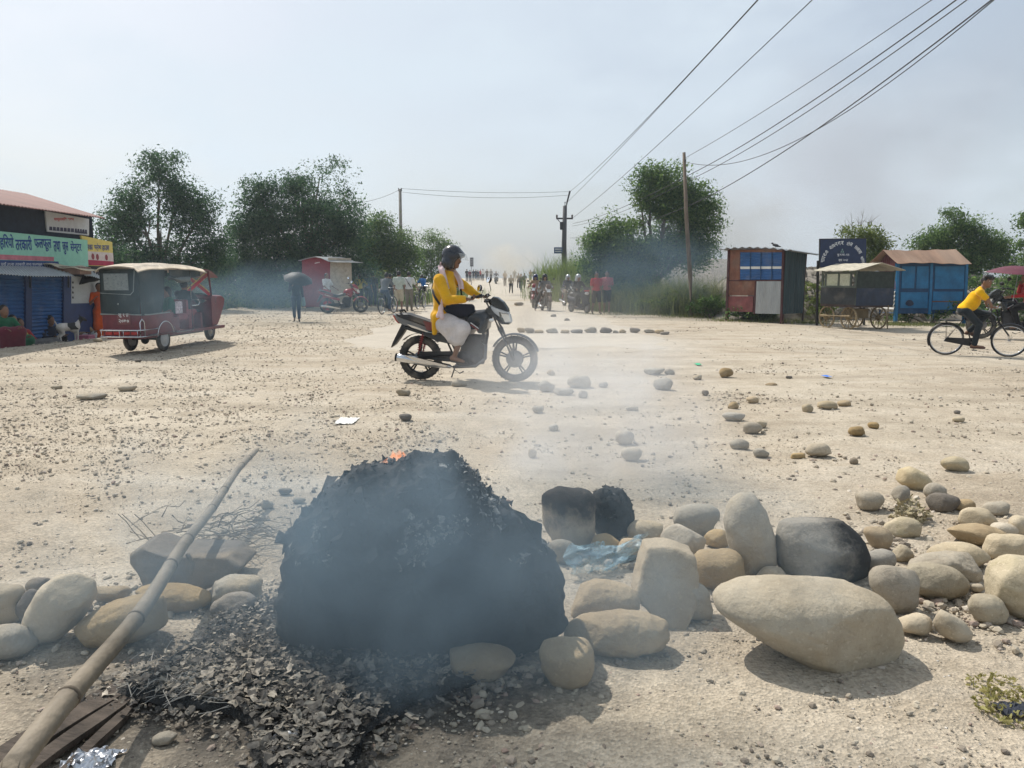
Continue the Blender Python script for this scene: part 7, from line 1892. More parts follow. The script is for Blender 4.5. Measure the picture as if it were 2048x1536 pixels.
# ================================================================== red booth far left
kb = zc(560, 500, 6.4); pb_ = lambda *pts: [kb(a, b) for a, b in pts]
A, B = Q(*kb(285, 730), 32.5), Q(*kb(640, 730), 32.5); F5 = Face(A, B)
bo = empty('booth', (A.x, A.y, ground_z(A.x, A.y)), 0, 'red painted booth with a low arched roof under the dark trees', 'booth'); O = bo.location.copy()
REDP = mat('faded_red_paint', (0.20, 0.022, 0.034), rough=.65, var=.2, dust=.15)
KP('front_wall', REDP, lambda m: F5.slab(m, pb_((280, 135), (360, 112), (470, 92), (560, 112), (640, 150), (640, 730), (285, 730)), -.04, 0, O), parent=bo)
KP('white_lettering', WHITE, lambda m: [F5.slab(m, pb_((445 + 16 * k, 168 - 3 * k), (456 + 16 * k, 160 - 3 * k), (458 + 16 * k, 168 - 3 * k), (448 + 16 * k, 176 - 3 * k)), 0, .006, O) for k in range(4)], parent=bo)
dp = F5.pt(*kb(640, 730)) - O; s5 = Vector((.75, .66, 0)) * 1.1
KP('side_wall', mat('pale_buff_wall', (.42, .36, .28), dust=.2), lambda m: m.sheet(lambda a, b: Vector((dp.x, dp.y, 0)) + s5 * a + Vector((0, 0, 2.25 * b)), 4, 2, .02), parent=bo)
def rfb(m):
    pts5 = [F5.pt(*kb(*q)) - O for q in ((262, 138), (360, 108), (470, 86), (560, 106), (645, 145), (760, 158))]
    def fn(a, b):
        x = a * 5; i5 = min(4, int(x)); return pts5[i5].lerp(pts5[i5 + 1], x - i5) + s5 * (1.15 * b - .1) * (1 if True else 0) + Vector((0, 0, .01))
    m.sheet(fn, 25, 4, .02)
KP('roof', ZINC, rfb, parent=bo)

# low wall behind the left gravel
lw = MB(); a, b = Q(380, 600, 39), Q(640, 600, 37.5)
lw.box(((a.x + b.x) / 2, (a.y + b.y) / 2, .05), (b.x - a.x, .18, 1.0), (0, 0, math.atan2(b.y - a.y, b.x - a.x))); o = lw.build('low_wall', mat('blue_grey_wall', (.14, .17, .19), var=.2, dust=.2))
tag(o, 'low blue grey wall below the trees at the edge of the gravel', 'wall')

# ================================================================== shop row on the left
FS = Face(Vector((-10.9, 16, 0)), Vector((-10.7, 20, 0)))
shop = empty('shop_building', (-10.8, 18, ground_z(-10.8, 18)), 0, 'blue shop with roller shutters, green signboard and red sheet roof', 'shop'); O = shop.location.copy()
SN = FS.n
def SP_(name, m, px_, t0, t1, parent=shop): 
    mb = MB(); FS.slab(mb, px_, t0, t1, O); return mb.build(name, m, parent=parent)
SBL = mat('shop_blue_paint', (0.008, 0.03, 0.115), rough=.5, var=.25, dust=.05); SDK = mat('dark_shop_wall', (0.018, 0.026, 0.045), rough=.8, var=.3)
SP_('upper_wall', SDK, [(-140, 380), (184, 434), (184, 480), (-140, 470)], -.3, -.1)
SP_('lower_wall', SBL, [(-140, 520), (140, 535), (140, 700), (-140, 720)], -.3, 0)
mb = MB(); FS.corr(mb, [(58, 552), (122, 556), (122, 676), (58, 684)], .02, .085, .016, True, O); mb.build('roller_shutter', BLUEC, parent=shop)
mb = MB(); FS.corr(mb, [(-60, 548), (46, 551), (46, 690), (-60, 700)], .02, .085, .010, True, O); mb.build('roller_shutter', BLUEC, parent=shop)
SP_('shutter_post', SBL, [(46, 548), (58, 548), (58, 690), (46, 692)], 0, .07); SP_('shutter_post', SBL, [(122, 552), (137, 553), (137, 682), (122, 684)], 0, .07)
GSN = mat('mint_green_board', (0.25, 0.52, 0.40), rough=.6, var=.1, dust=.05)
gb = SP_('green_signboard', GSN, [(-140, 450), (164, 480), (166, 533), (-140, 530)], .10, .14)
SP_('pink_band', mat('pink_band', (.50, .16, .19)), [(-140, 503), (96, 514), (96, 522), (-140, 516)], .141, .145, gb)
nb_ = SP_('navy_band', mat('navy_band', (.02, .05, .16)), [(-140, 517), (105, 523), (107, 535), (-140, 534)], .141, .146, gb)
exs, eys = (FS.d if FS.d.y > 0 else -FS.d), Vector((0, 0, 1))
LBL = mat('sign_navy_letters', (.015, .05, .22), var=.1)
def sign_word(s_, u0, u1, vb, vt, m, parent, off, bold=.02):
    p0, p1 = FS.pt(u0, vb, off), FS.pt(u1, vb, off); q0 = FS.pt(u0, vt, off); d = (p1 - p0)
    return txt('letters', s_, m, parent, p0 - O, d.normalized(), eys, w=d.length, h=(q0 - p0).length, lift=.002 , bold=bold)
for s_, u0, u1, vb, vt in (('हिरयो', 1, 29, 500, 468), ('तरकारी', 32, 65, 501, 471), ('फलफूल', 70, 104, 503, 478), ('तथा', 108, 122, 504, 482), ('जुस', 126, 138, 509, 484), ('सेन्टर', 142, 164, 508, 482)):
    sign_word({'हिरयो': 'हिरयो'.replace('हि', 'ह').replace('र', 'िर')}.get(s_, s_), u0, u1, vb, vt, LBL, gb, .145)
sign_word('यहाँ ताजा तरकारी तथा फलफूल पाइन्छ', 2, 104, 533, 524, WHITE, nb_, .15, .0)
po = SP_('poster_banner', mat('white_banner', (.52, .54, .56), var=.1, dust=.05), [(95, 422), (182, 438), (182, 471), (99, 463)], -.08, -.05)
sign_word('सामुदायिक भवन', 108, 148, 443, 434, mat('red_letters', (.45, .05, .06)), po, -.048, .03)
for k in range(7): SP_('portrait', mat('dark_portraits', (.05, .05, .09), var=.5, scale=20), [(103 + 7.2 * k, 453 + .6 * k), (108 + 7.2 * k, 453.4 + .6 * k), (108.5 + 7.2 * k, 461 + .6 * k), (102.5 + 7.2 * k, 460.5 + .6 * k)], -.05, -.044, po)
for k in range(5): SP_('portrait', mat('dark_portraits', (.05, .05, .09)), [(154 + 5 * k, 457 + .6 * k), (157 + 5 * k, 457 + .6 * k), (158 + 5 * k, 466 + .6 * k), (153 + 5 * k, 465 + .6 * k)], -.05, -.044, po)
ys = SP_('yellow_signboard', mat('yellow_board', (.62, .50, .14), var=.1), [(158, 471), (220, 484), (223, 533), (164, 531)], .02, .06)
SP_('lower_half', mat('pale_pink_board', (.58, .50, .47), var=.15), [(165, 502), (221.5, 506), (222.5, 523), (166, 521)], .061, .064, ys)
SP_('red_band', mat('crimson_band', (.36, .03, .07)), [(165, 519), (222, 523), (223, 532), (165, 530)], .062, .066, ys)
for s_, u0, u1, vb, vt in (('कालिका', 163, 186, 500, 485), ('फ्रेश', 189, 203, 502, 487), ('हाउस', 205, 219, 503, 491)):
    sign_word({'कालिका': 'कािलका'}.get(s_, s_), u0, u1, vb, vt, LBL, ys, .066, .015)
mb = MB()
for u, v in ((169, 510), (186, 513), (195, 514), (213, 515)): c = FS.pt(u, v, .066) - O; mb.ball(c, (.008, .07, .08), 10, 6)
mb.build('round_emblem', mat('maroon_emblem', (.25, .05, .06), var=.4, scale=30), parent=ys)
# awnings
def awn(name, px_top, px_bot, t_top, t_bot, m):
    a0, a1 = FS.pt(*px_top[0], t_top) - O, FS.pt(*px_top[1], t_top) - O; b0, b1 = FS.pt(*px_bot[0], t_bot) - O, FS.pt(*px_bot[1], t_bot) - O
    mb = MB(); n_ = int((a1 - a0).length / .08 * 6)
    mb.sheet(lambda a, b: a0.lerp(a1, a).lerp(b0.lerp(b1, a), b) + Vector((0, 0, .012 * math.sin(a * (a1 - a0).length / .08 * 2 * PI) + .02 * b * math.sin(a * 7))), n_, 4, .004)
    return mb.build(name, m, parent=shop)
AWN = mat('pale_zinc_awning', (.50, .53, .55), rough=.5, metal=.3, var=.15, dust=.15)
awn('awning', ((-140, 528), (120, 534)), ((-140, 544), (149, 553)), .15, .85, AWN)
awn('awning', ((160, 540), (216, 546)), ((170, 552), (222, 560)), .05, .6, AWN)
# roof: eave in front, ridge behind
e0, e1 = FS.pt(-140, 388, .55) - O, FS.pt(210, 436, .55) - O
r1 = FS.pt(55, 388, -2.6) - O; r0 = r1 - exs * 7
RROOF = mat('red_sheet_roof', (.17, .065, .055), rough=.7, var=.3, scale=1.5, dust=.25, dustcol=(.25, .17, .14), stretch=(.3, 2, 1))
mb = MB(); mb.sheet(lambda a, b: e0.lerp(e1, a).lerp(r0.lerp(r1, a), b) + Vector((0, 0, .014 * math.sin(a * 2 * PI * 50))), 400, 3, .01); mb.build('roof', RROOF, parent=shop)
r2 = r1 - SN * 2.5 - Vector((0, 0, .7)); mb = MB(); mb.sheet(lambda a, b: r0.lerp(r1, a) + (r2 - r1) * b, 8, 2, .01); mb.build('roof', RROOF, parent=shop)
g1 = FS.pt(184, 434, -.3) - O; gb1 = Vector((g1.x, g1.y, 0))
mb = MB(); 
wl_ = [Vector((g1.x, g1.y, 0)), Vector((g1.x, g1.y, g1.z)), g1 - SN * 2.3 + Vector((0, 0, .45)), Vector((g1.x, g1.y, 0)) - SN * 4.4, ]
mb.add([wl_[0], wl_[3], Vector((wl_[3].x, wl_[3].y, g1.z - .3)), wl_[2], wl_[1]], [(0, 1, 2, 3, 4)]); mb.build('end_wall', SDK, parent=shop)
for u in (137, 60): 
    mb = MB(); a = FS.pt(u, 575, .05) - O; b = FS.pt(u, 552, .6) - O; mb.tube([a, b], .02, 6); mb.build('awning_bracket', BLK, parent=shop)
# neighbouring shop
sh2 = empty('shop_building', (-10.7, 20.5, ground_z(-10.7, 20.5)), 0, 'small neighbouring shop with white upper and blue lower wall', 'shop'); O2 = sh2.location.copy()
def S2(name, m, px_, t0, t1): mb = MB(); FS.slab(mb, px_, t0, t1, O2); return mb.build(name, m, parent=sh2)
S2('white_wall', mat('grey_white_sheet', (.40, .43, .44), var=.12, dust=.1), [(137, 552), (203, 556), (203, 606), (137, 607)], -.2, -.02)
S2('blue_wall', SBL, [(137, 607), (203, 606), (206, 690), (137, 695)], -.2, -.01)
S2('back_room', SDK, [(137, 480), (226, 500), (226, 560), (137, 553)], -2.2, -.22)
mb = MB()
for k in range(4): c = FS.pt(146, 565 + 10 * k, -.01) - O2; mb.box(c, (.02, .02, .05))
mb.build('hinges', BLK, parent=sh2)
# box on the awning
mb = MB(); c = FS.pt(146, 541, .5); mb.box((0, 0, .10), (.55, .75, .18), (0, 0, .2), .01); o = mb.build('wooden_crate', mat('weathered_crate', (.20, .13, .10), var=.4, dust=.2)); o.location = c + Vector((0, 0, -.10)); tag(o, 'old crate lying on the corrugated shop awning', 'crate')
mb = MB(); mb.sheet(lambda a, b: ((a - .5) * .8, (b - .5) * 1.0, .03 * math.sin(a * 9 + b * 4) - .12 * a), 10, 10, .015); o2 = mb.build('cover_board', mat('buff_board', (.48, .42, .31), dust=.2), parent=o); o2.location = (0, 0, .25)
# sack, pink box
V, F = solid([C((-.5, 0, .10), (.4, .05, .12), .14, .15), C((.3, 0, .08), (.75, 0, .06), .12, .08)], .03, .06); V = V + .02 * fbm(V * 6, 3, 3)[:, None]
o = np_mesh('sack', V, F, mat('grey_sackcloth', (.10, .10, .10), var=.4, bump=.4, dust=.3)); c = Q(75, 682, 15.9); o.location = (c.x, c.y, ground_z(c.x, c.y)); o.rotation_euler = (0, 0, 1.2); tag(o, 'long grey sack lying on the ground before the shutter', 'sack')
mb = MB(); mb.box((0, 0, .11), (.3, .3, .2), None, .02); mb.box((0, 0, .215), (.32, .32, .02), None, .005); o = mb.build('box', mat('pink_plastic', (.45, .13, .2), rough=.4, var=.1)); c = Q(172, 684, 17.6); o.location = (c.x, c.y, ground_z(c.x, c.y)); tag(o, 'small pink box on the ground by the goat', 'box')
# goat
gw = mat('white_goat_hair', (.50, .47, .43), rough=.9, var=.2, bump=.3); gk = mat('black_goat_hair', (.02, .02, .022), rough=.8)
gp_ = [C((-.26, 0, .50), (.20, 0, .50), .125, .13, .05), ('e', (.14, 0, .47), (.15, .115, .15), None), C((.24, 0, .55), (.40, 0, .72), .075, .055, .03), C((.40, 0, .75), (.54, 0, .68), .062, .034, .03), C((.38, .05, .77), (.36, .13, .74), .018, .012, .01), C((.38, -.05, .77), (.36, -.13, .74), .018, .012, .01), C((.37, .02, .80), (.31, .03, .88), .014, .006, .01), C((.37, -.02, .80), (.31, -.03, .88), .014, .006, .01), C((-.36, 0, .56), (-.42, 0, .70), .024, .018, .02)]
for e in (.07, -.07):
    gp_ += [C((.20, e, .45), (.21, e, .24), .055, .030, .03), C((.21, e, .24), (.20, e, .05), .028, .022, .01), C((.20, e, .05), (.22, e, .015), .026, .024, .01), C((-.26, e, .46), (-.22, e, .30), .07, .042, .03), C((-.22, e, .30), (-.33, e, .22), .036, .026, .02), C((-.33, e, .22), (-.30, e, .05), .026, .022, .01), C((-.30, e, .05), (-.28, e, .015), .026, .024, .01)]
V, F = solid(gp_, .014, .03); cenF = V[F].mean(1); mi = ((np.abs(cenF[:, 0] - .06 - .05 * np.sin(cenF[:, 2] * 20)) < .12) & (cenF[:, 2] > .42)) | (cenF[:, 0] > .30)
o = np_mesh('goat', V, F, [gw, gk], mi=mi.astype(int)); c = Q(141, 688, 16.6); o.location = (c.x, c.y, ground_z(c.x, c.y)); o.rotation_euler = (0, 0, 1.05); o.scale = (.72, .72, .72); tag(o, 'white goat with a black saddle patch in front of the shop', 'goat')

# ================================================================== electric rickshaw
RK = math.atan2(2.8, .2); base_ = Vector((-7.10, 13.65, 0))
erk = empty('electric_rickshaw', base_, RK, 'dark red electric rickshaw with black canopy and cream roof', 'rickshaw'); erk.scale = (1, .74, 1)
REDB = mat('dark_red_body', (0.125, 0.014, 0.024), rough=.4, var=.3, dust=.12); CAN = mat('black_green_canvas', (0.016, 0.026, 0.027), rough=.7, var=.35, scale=5, bump=.4, bscale=6, dust=.15)
def RP(name, m, fn, parent=erk, smooth=False): mb = MB(); fn(mb); return mb.build(name, m, parent=parent, smooth=smooth)
HW = .50
RP('body_tub', REDB, lambda m: (m.box((.04, 0, .53), (.06, 2 * HW, .44), None, .02), m.box((.62, -HW + .02, .53), (1.1, .04, .42), None, .015), m.box((.62, HW - .02, .53), (1.1, .04, .42), None, .015), m.box((1.75, 0, .32), (3.3, .94, .06)), m.box((1.25, -HW + .05, .48), (.3, .05, .3)), m.box((2.35, 0, .50), (.06, .94, .36), None, .02)))
pl_ = RP('number_plate', MAROON, lambda m: m.box((-.002, -.08, .66), (.02, .34, .20), None, .004))
for s_, z_ in (('लु १ ह', .69), ('२०७०', .59)): txt('plate_text', s_, WHITE, pl_, (-.014, .05, z_), (0, -1, 0), (0, 0, 1), w=.26, h=.07, lift=.002, bold=.02)
RP('rear_reflectors', REDL, lambda m: [m.box((-.005, y_, .40), (.02, .17, .05), None, .005) for y_ in (-.33, -.12, .12, .33)])
# canopy
def canopy(m):
    sec = [(0.0, .74), (.02, 1.05), (.04, 1.5), (.1, 1.58)]
    m.sheet(lambda a, b: (.0 + .05 * b + .015 * math.sin(a * 11 + b * 5), HW * (1 - 2 * a) * (1 - .03 * b), .74 + .82 * b), 20, 10, .01)
    for e in (-1, 1):
        m.sheet(lambda a, b: (.02 + a * (.92 - .25 * (1 - b) ** 2 if True else 1), e * (HW + .005 - .02 * b + .012 * math.sin(a * 13 + b * 6)), .72 + .84 * b), 16, 10, .01)
        m.sheet(lambda a, b: (1.1 + a * 1.25, e * (HW - .015), 1.56 - (.12 + .05 * math.sin(a * PI)) * b), 12, 3, .01)
RP('canopy', CAN, canopy, smooth=True)
RP('pale_emblem', mat('faded_white_print', (.30, .32, .30), var=.4, scale=30), lambda m: (m.add([(-.012 + .03, .22, 1.0), (-.012 + .03, .12, 1.0), (-.012 + .03, .15, 1.06)], [(0, 1, 2)]), [m.box((.012, .20 - .035 * k, .90 + .018 * math.sin(k * 2)), (.012, .022, .06), (.3 * (-1) ** k, 0, 0)) for k in range(5)], m.box((.012, .13, .85), (.012, .22, .014))))
RP('rear_window', glass('cloudy_film', (.20, .23, .23), .25, .75), lambda m: m.box((-.012, .05, 1.33), (.012, .62, .30), None, .004))
RP('canopy_piping', mat('grey_piping', (.22, .24, .23)), lambda m: (m.tube([(-.02, .46, 1.13), (-.025, -.30, 1.10), (-.02, -.38, 1.16), (.03, -.40, 1.54)], .008, 6), m.tube([(-.015, .50, .75), (-.015, -.50, .74), (.3, -.515, .73), (1.0, -.515, .745)], .014, 6)))
ro = RP('roof', mat('cream_canvas_roof', (.46, .40, .32), rough=.9, var=.25, dust=.25), lambda m: m.sheet(lambda a, b: (-.04 + 2.62 * a, (b - .5) * 1.08, 1.57 + .07 * math.sin(a * PI) ** .7 * 1 + .05 * (1 - (2 * b - 1) ** 2) - .02 * math.cos(a * 20) * .3 - (.05 if b in (0, 1) else 0)), 26, 12, .02), smooth=True)
RP('roof_visor', REDB, lambda m: m.sheet(lambda a, b: (2.55 + .72 * a, (b - .5) * (1.02 - .2 * a), 1.585 - .16 * a * a), 10, 4, .02))
for e in (-1, 1):
    RP('side_pillar', CHROME, lambda m: m.tube([(1.9, e * .50, .34), (1.9, e * .495, 1.56)], .016, 8), smooth=True)
    RP('front_pillar', REDB, lambda m: m.tube([(2.95, e * .40, .95), (2.88, e * .41, 1.30), (2.80, e * .43, 1.56)], .026, 8), smooth=True)
    RP('wheel_arch', CHROME, lambda m: (m.tube([(.8 + .30 * math.cos(t), e * .53, .28 + .30 * math.sin(t)) for t in np.linspace(.1, PI - .1, 14)], .010, 6), m.tube([(.2, e * .53, .36), (1.35, e * .53, .36)], .010, 6), m.tube([(1.1, e * .53, .46), (1.2, e * .53, .34), (1.9, e * .52, .34)], .010, 6)), smooth=True)
    RP('arm_rail', CHROME, lambda m: (m.tube([(1.4, e * .49, .97), (1.9, e * .49, .97)], .012, 6), m.tube([(1.92, e * .49, .95), (2.2, e * .49, .95), (2.26, e * .49, .90), (2.2, e * .49, .84), (1.92, e * .49, .84)], .011, 6)), smooth=True)
    RP('nose_rail', CHROME, lambda m: (m.tube([(3.05, e * .44, .84), (3.08, e * .44, .98), (3.5, e * .34, .99), (3.55, e * .33, .86), (3.1, e * .43, .84)], .011, 6), m.tube([(3.55, e * .30, .84), (3.2, e * .42, .46)], .012, 6)), smooth=True)
RP('rear_bumper', CHROME, lambda m: [m.tube([(.5, -.54, z_), (-.02, -.54, z_), (-.08, -.48, z_), (-.08, .48, z_), (-.02, .54, z_), (.5, .54, z_)], .013, 6) for z_ in (.34, .46)] + [m.tube([(-.08, y_, .34), (-.08, y_, .46)], .010, 6) for y_ in (-.1, .0, .46, -.46)] + [m.tube([(-.03, -.50, .34), (-.03, -.50, .60), (.0, -.53, .66), (.06, -.54, .60), (.06, -.54, .34)], .012, 6)], smooth=True)
SC_ = mat('red_seat_cover', (.22, .045, .05), var=.2, dust=.2)
RP('rear_bench', SC_, lambda m: (m.box((.42, 0, .62), (.48, .9, .14), None, .04), m.box((.20, 0, .86), (.12, .9, .42), None, .04)))
RP('front_bench', SC_, lambda m: (m.box((1.62, 0, .62), (.42, .9, .14), None, .04), m.box((1.82, 0, .80), (.07, .9, .34), None, .03)))
RP('driver_seat', SC_, lambda m: (m.box((2.25, 0, .68), (.36, .6, .14), None, .04), m.box((2.25, 0, .48), (.3, .5, .28))))
RP('floral_cloth', mat('floral_pattern', (.5, .42, .46), var=.7, scale=28), lambda m: m.box((1.42, -.47, .82), (.26, .03, .24), None, .01))
RP('rolled_curtain', mat('grey_roll', (.13, .15, .15), bump=.4, bscale=9), lambda m: m.tube([(1.1, -.48, 1.40), (1.5, -.49, 1.36), (1.88, -.48, 1.38)], [.05, .065, .05], 10), smooth=True)
RP('nose', REDB, lambda m: (m.prism([(2.80, .36), (3.10, .34), (3.22, .46), (3.50, .82), (3.54, .95), (3.42, 1.02), (2.92, 1.04), (2.80, .98)], -.44, .44, .10), m.prism([(2.80, .36), (2.86, .36), (2.86, 1.0), (2.80, .96)], -.48, .48)))
RP('headlight', LENS, lambda m: m.ball((3.54, 0, .86), (.04, .09, .09), 14, 8), smooth=True)
RP('handlebar', BLK, lambda m: (m.tube([(2.85, -.32, 1.02), (2.95, -.12, 1.06), (2.95, .12, 1.06), (2.85, .32, 1.02)], .014, 8), m.tube([(2.95, 0, 1.05), (3.3, 0, .3)], .022, 8)), smooth=True)
RP('dashboard', BLK, lambda m: m.box((3.02, 0, .99), (.24, .66, .06), (0, .15, 0), .02))
RP('windscreen', glass('windscreen_glass', (.6, .68, .68), .08, .12), lambda m: m.sheet(lambda a, b: (2.97 - .15 * b, (a - .5) * .78, 1.0 + .54 * b), 2, 2, .005))
rb_ = RP('red_ribbon', mat('red_ribbon', (.60, .02, .03), rough=.6), lambda m: [m.box((2.90 + .02 * s_, 0, 1.26), (.012, .86, .07), (s_ * .55, 0, 0)) for s_ in (-1, 1)])
RP('gold_ribbon', mat('gold_ribbon', (.65, .42, .06)), lambda m: [m.box((2.885 + .02 * s_, 0, 1.265 + .06), (.012, .86, .018), (s_ * .55, 0, 0)) for s_ in (-1, 1)])
for nm, x_, y_ in (('rear_wheel', .8, -.44), ('rear_wheel', .8, .44), ('front_wheel', 3.38, 0)):
    w_ = empty(nm, (x_, y_, .235), 0, parent=erk)
    m = MB(); m.ring((0, 0, 0), .180, .055, (0, 1, 0), 32, 10, .95); m.build('tyre', RUB, parent=w_, smooth=True)
    m = MB(); m.lathe([(.03, -.055), (.06, -.05), (.09, -.03), (.135, -.035), (.142, -.05), (.142, .05), (.135, .035), (.06, .03), (.03, .05)], (0, 0, 0), (0, 1, 0), 24); m.build('rim', ALLOY if nm != 'rear_wheel' else mat('dusty_white_rim', (.42, .42, .42), dust=.4, metal=.3), parent=w_, smooth=True)
RP('axle', BLK, lambda m: (m.tube([(.8, -.44, .235), (.8, .44, .235)], .03, 8), m.ball((.8, .05, .235), .1, 10, 8), m.box((1.9, 0, .26), (2.2, .1, .08))))
RP('front_fork', BLK, lambda m: [m.tube([(3.38, e * .09, .235), (3.25, e * .09, .62)], .02, 8) for e in (-1, 1)], smooth=True)
RP('front_mudguard', BLK, lambda m: m.sheet(lambda a, b: (3.38 + .26 * math.cos(rad(20 + 140 * a)), (b - .5) * .16, .235 + .26 * math.sin(rad(20 + 140 * a))), 14, 3, .006), smooth=True)

# ================================================================== poles and wires
def pole(name, label, p0, p1, r0, r1, m, cat='utility pole'):
    o = empty(name, p0, 0, label, cat); d = p1 - p0
    mb = MB(); mb.tube([Vector((0, 0, -.3)), d * .25 + Vector((.02, 0, 0)), d * .6 + Vector((-.02, 0, 0)), d], [r0, r0 * .95, (r0 + r1) / 2, r1], 12); mb.build('shaft', m, parent=o, smooth=True)
    return o
b0 = P(1383, 634); wp = pole('wooden_pole', 'thin leaning wooden pole rising from the right verge', b0, Q(1368, 305, b0.y), .085, .055, POLEW)
mb = MB(); t_ = Q(1369, 322, b0.y) - b0; mb.box(t_, (.05, .3, .05)); mb.tube([t_ + Vector((0, .12, .02)), t_ + Vector((0, .12, .1))], .02, 6); mb.build('insulator', BLK, parent=wp)
a = Q(806, 612, 45); a.z = ground_z(a.x, 45); lp = pole('wooden_pole', 'grey wooden pole standing among the left trees', a, Q(800, 378, 45), .11, .085, mat('pale_pole_wood', (.26, .24, .21), var=.3, dust=.2))
mb = MB()
for e in (-1, 1): q = Q(800, 378, 45) - a; mb.tube([q + Vector((e * .09, 0, -.12)), q + Vector((e * .09, 0, .05))], .035, 8)
mb.build('insulators', BLK, parent=lp); mb = MB(); q = Q(804, 505, 45) - a; mb.box(q + Vector((-.1, 0, 0)), (.14, .12, .35)); mb.build('meter_box', mat('grey_box', (.3, .3, .3)), parent=lp)
a = Q(1127, 600, 50); a.z = ground_z(a.x, 50); top_ = Q(1130, 412, 50)
cp = pole('concrete_pole', 'dark concrete pole with a cross arm and a small blue sign', a, top_, .19, .13, mat('dark_concrete', (.055, .055, .06), var=.3))
q = Q(1129, 437, 50) - a; mb = MB(); mb.box(q, (1.1, .10, .10)); mb.tube([q + Vector((-.45, 0, -.05)), q + Vector((-.05, 0, -.5))], .03, 6); mb.build('cross_arm', BLK, parent=cp)
for e in (-.5, .5): mb = MB(); mb.lathe([(.04, 0), (.07, .05), (.05, .10), (.07, .14), (.03, .2)], q + Vector((e, 0, .05)), (0, 0, 1), 10); mb.build('insulator', mat('brown_insulator', (.05, .03, .025), rough=.3), parent=cp)
mb = MB(); q = top_ - a; mb.tube([q + Vector((0, 0, -.6)), Q(1134, 405, 50) - a, Q(1140, 382, 50) - a], [.05, .05, .06], 8); mb.tube([q, q + Vector((0, 0, .25))], .05, 8); mb.build('top_bracket', BLK, parent=cp)
mb = MB(); q = Q(1126, 452, 50) - a; mb.box(q + Vector((-.1, -.15, 0)), (.22, .2, .5), None, .02); mb.build('fuse_box', BLK, parent=cp)
mb = MB(); q = Q(1116, 501, 50) - a; mb.box(q + Vector((0, -.2, 0)), (.55, .03, .40)); sb_ = mb.build('blue_sign', mat('small_blue_sign', (.06, .10, .20)), parent=cp)
mb = MB(); mb.box(q + Vector((0, -.218, .08)), (.42, .006, .06)); mb.box(q + Vector((0, -.218, -.06)), (.42, .006, .05)); mb.build('sign_lines', WHITE, parent=sb_)
wire_m = mat('black_wire', (.02, .02, .022), rough=.6, var=.1)
def wire(label, pts, sag=.3, r=.011, grp='overhead wires'):
    mb = MB(); path = []
    for i in range(len(pts) - 1):
        a_, b_ = Vector(pts[i]), Vector(pts[i + 1])
        for k in range(25):
            t = k / 24
            if i and k == 0: continue
            path.append(a_.lerp(b_, t) - Vector((0, 0, 4 * sag * t * (1 - t))))
    mb.tube(path, r, 5); return tag(mb.build('power_line', wire_m, smooth=True), label, 'wire', grp)
cpt_ = Q(1140, 383, 50)
wire('steepest of the thin overhead wires, leftmost at the top of the photo', [cpt_, Q(1622, -118, 13)], .25, .010)
wire('wire running close beside the steepest leftmost wire', [Q(1134, 405, 50), Q(1627, -121, 13.2)], .1, .010)
wire('second steep wire from the concrete pole, ending right of the leftmost pair', [Q(1144, 437, 50), Q(1742, -113, 13)], .2, .010)
wire('uppermost wire of the bundle from the top of the leaning wooden pole', [Q(1370, 316, b0.y), Q(2040, -122, 11)], .12, .008)
wire('thick upper wire of the bundle passing from the concrete pole to the upper right', [Q(1146, 447, 50), Q(1374, 352, b0.y), Q(2082, -125, 11)], .22, .012)
wire('second thick wire close below the thick upper one', [Q(1144, 452, 50), Q(1375, 362, b0.y), Q(2085, -112, 11)], .25, .010)
wire('slack wire sagging between pole top and the upper right corner', [Q(1372, 324, b0.y), Q(2060, -62, 11)], .95, .009)
wire('lowest overhead wire on the right, crossing the tall tree', [Q(1140, 476, 50), Q(1377, 412, b0.y), Q(2055, -56, 11)], .28, .012)
wire('upper wire strung between the left and the concrete pole', [Q(802, 377, 45), cpt_], .15, .010)
wire('lower wire strung between the left and the concrete pole', [Q(802, 384, 45), Q(1139, 390, 50)], .25, .010)
wire('wire running left from the left pole into the trees', [Q(800, 379, 45), Q(640, 402, 41)], .4, .010)
# far road sign
a = Q(943, 572, 88); a.z = ground_z(a.x, 88); rsn = empty('road_sign', a, 0, 'distant square road sign on a pole left of the far crowd', 'road sign')
mb = MB(); mb.tube([(0, 0, 0), (0, 0, 2.4)], .04, 6); mb.build('post', ALLOY, parent=rsn)
mb = MB(); q = Q(943.5, 524, 88) - a; mb.box(q, (.42, .04, 1.05)); bb_ = mb.build('panel', mat('grey_sign', (.25, .26, .28)), parent=rsn)
mb = MB(); [mb.box(q + Vector((0, -.024, .38 - .25 * k)), (.34, .005, .12)) for k in range(4)]; mb.build('sign_text', mat('dark_sign_text', (.06, .06, .08)), parent=bb_)
# ================================================================== people and vehicles in the middle and far distance
def at(u, v, d=None):
    if d is None: return P(u, v)
    c = Q(u, v, d); c.z = ground_z(c.x, c.y); return c
FACE, AWAY, RIGHT, LEFT = -PI / 2, PI / 2, 0.0, PI
cN = cloth('navy', (.012, .018, .04)); cBk = cloth('black', (.012, .012, .014)); cGr = cloth('grey', (.12, .13, .14)); cLg = cloth('pale_mint', (.42, .46, .40)); cW = cloth('white', (.56, .56, .55)); cCr = cloth('cream_shorts', (.42, .36, .25))
cRd = cloth('red', (.36, .025, .03)); cPk = cloth('dusty_pink', (.42, .13, .13)); cBl = cloth('sky_blue', (.02, .13, .36)); cYl = cloth('soft_yellow', (.46, .38, .07)); cOr = cloth('orange', (.62, .09, .012)); cGn = cloth('green', (.02, .12, .06)); cTn = cloth('tan', (.30, .21, .13)); cMr = cloth('maroon', (.12, .02, .035)); cKh = cloth('khaki', (.17, .14, .10)); cDn = cloth('slate_blue', (.04, .06, .10))
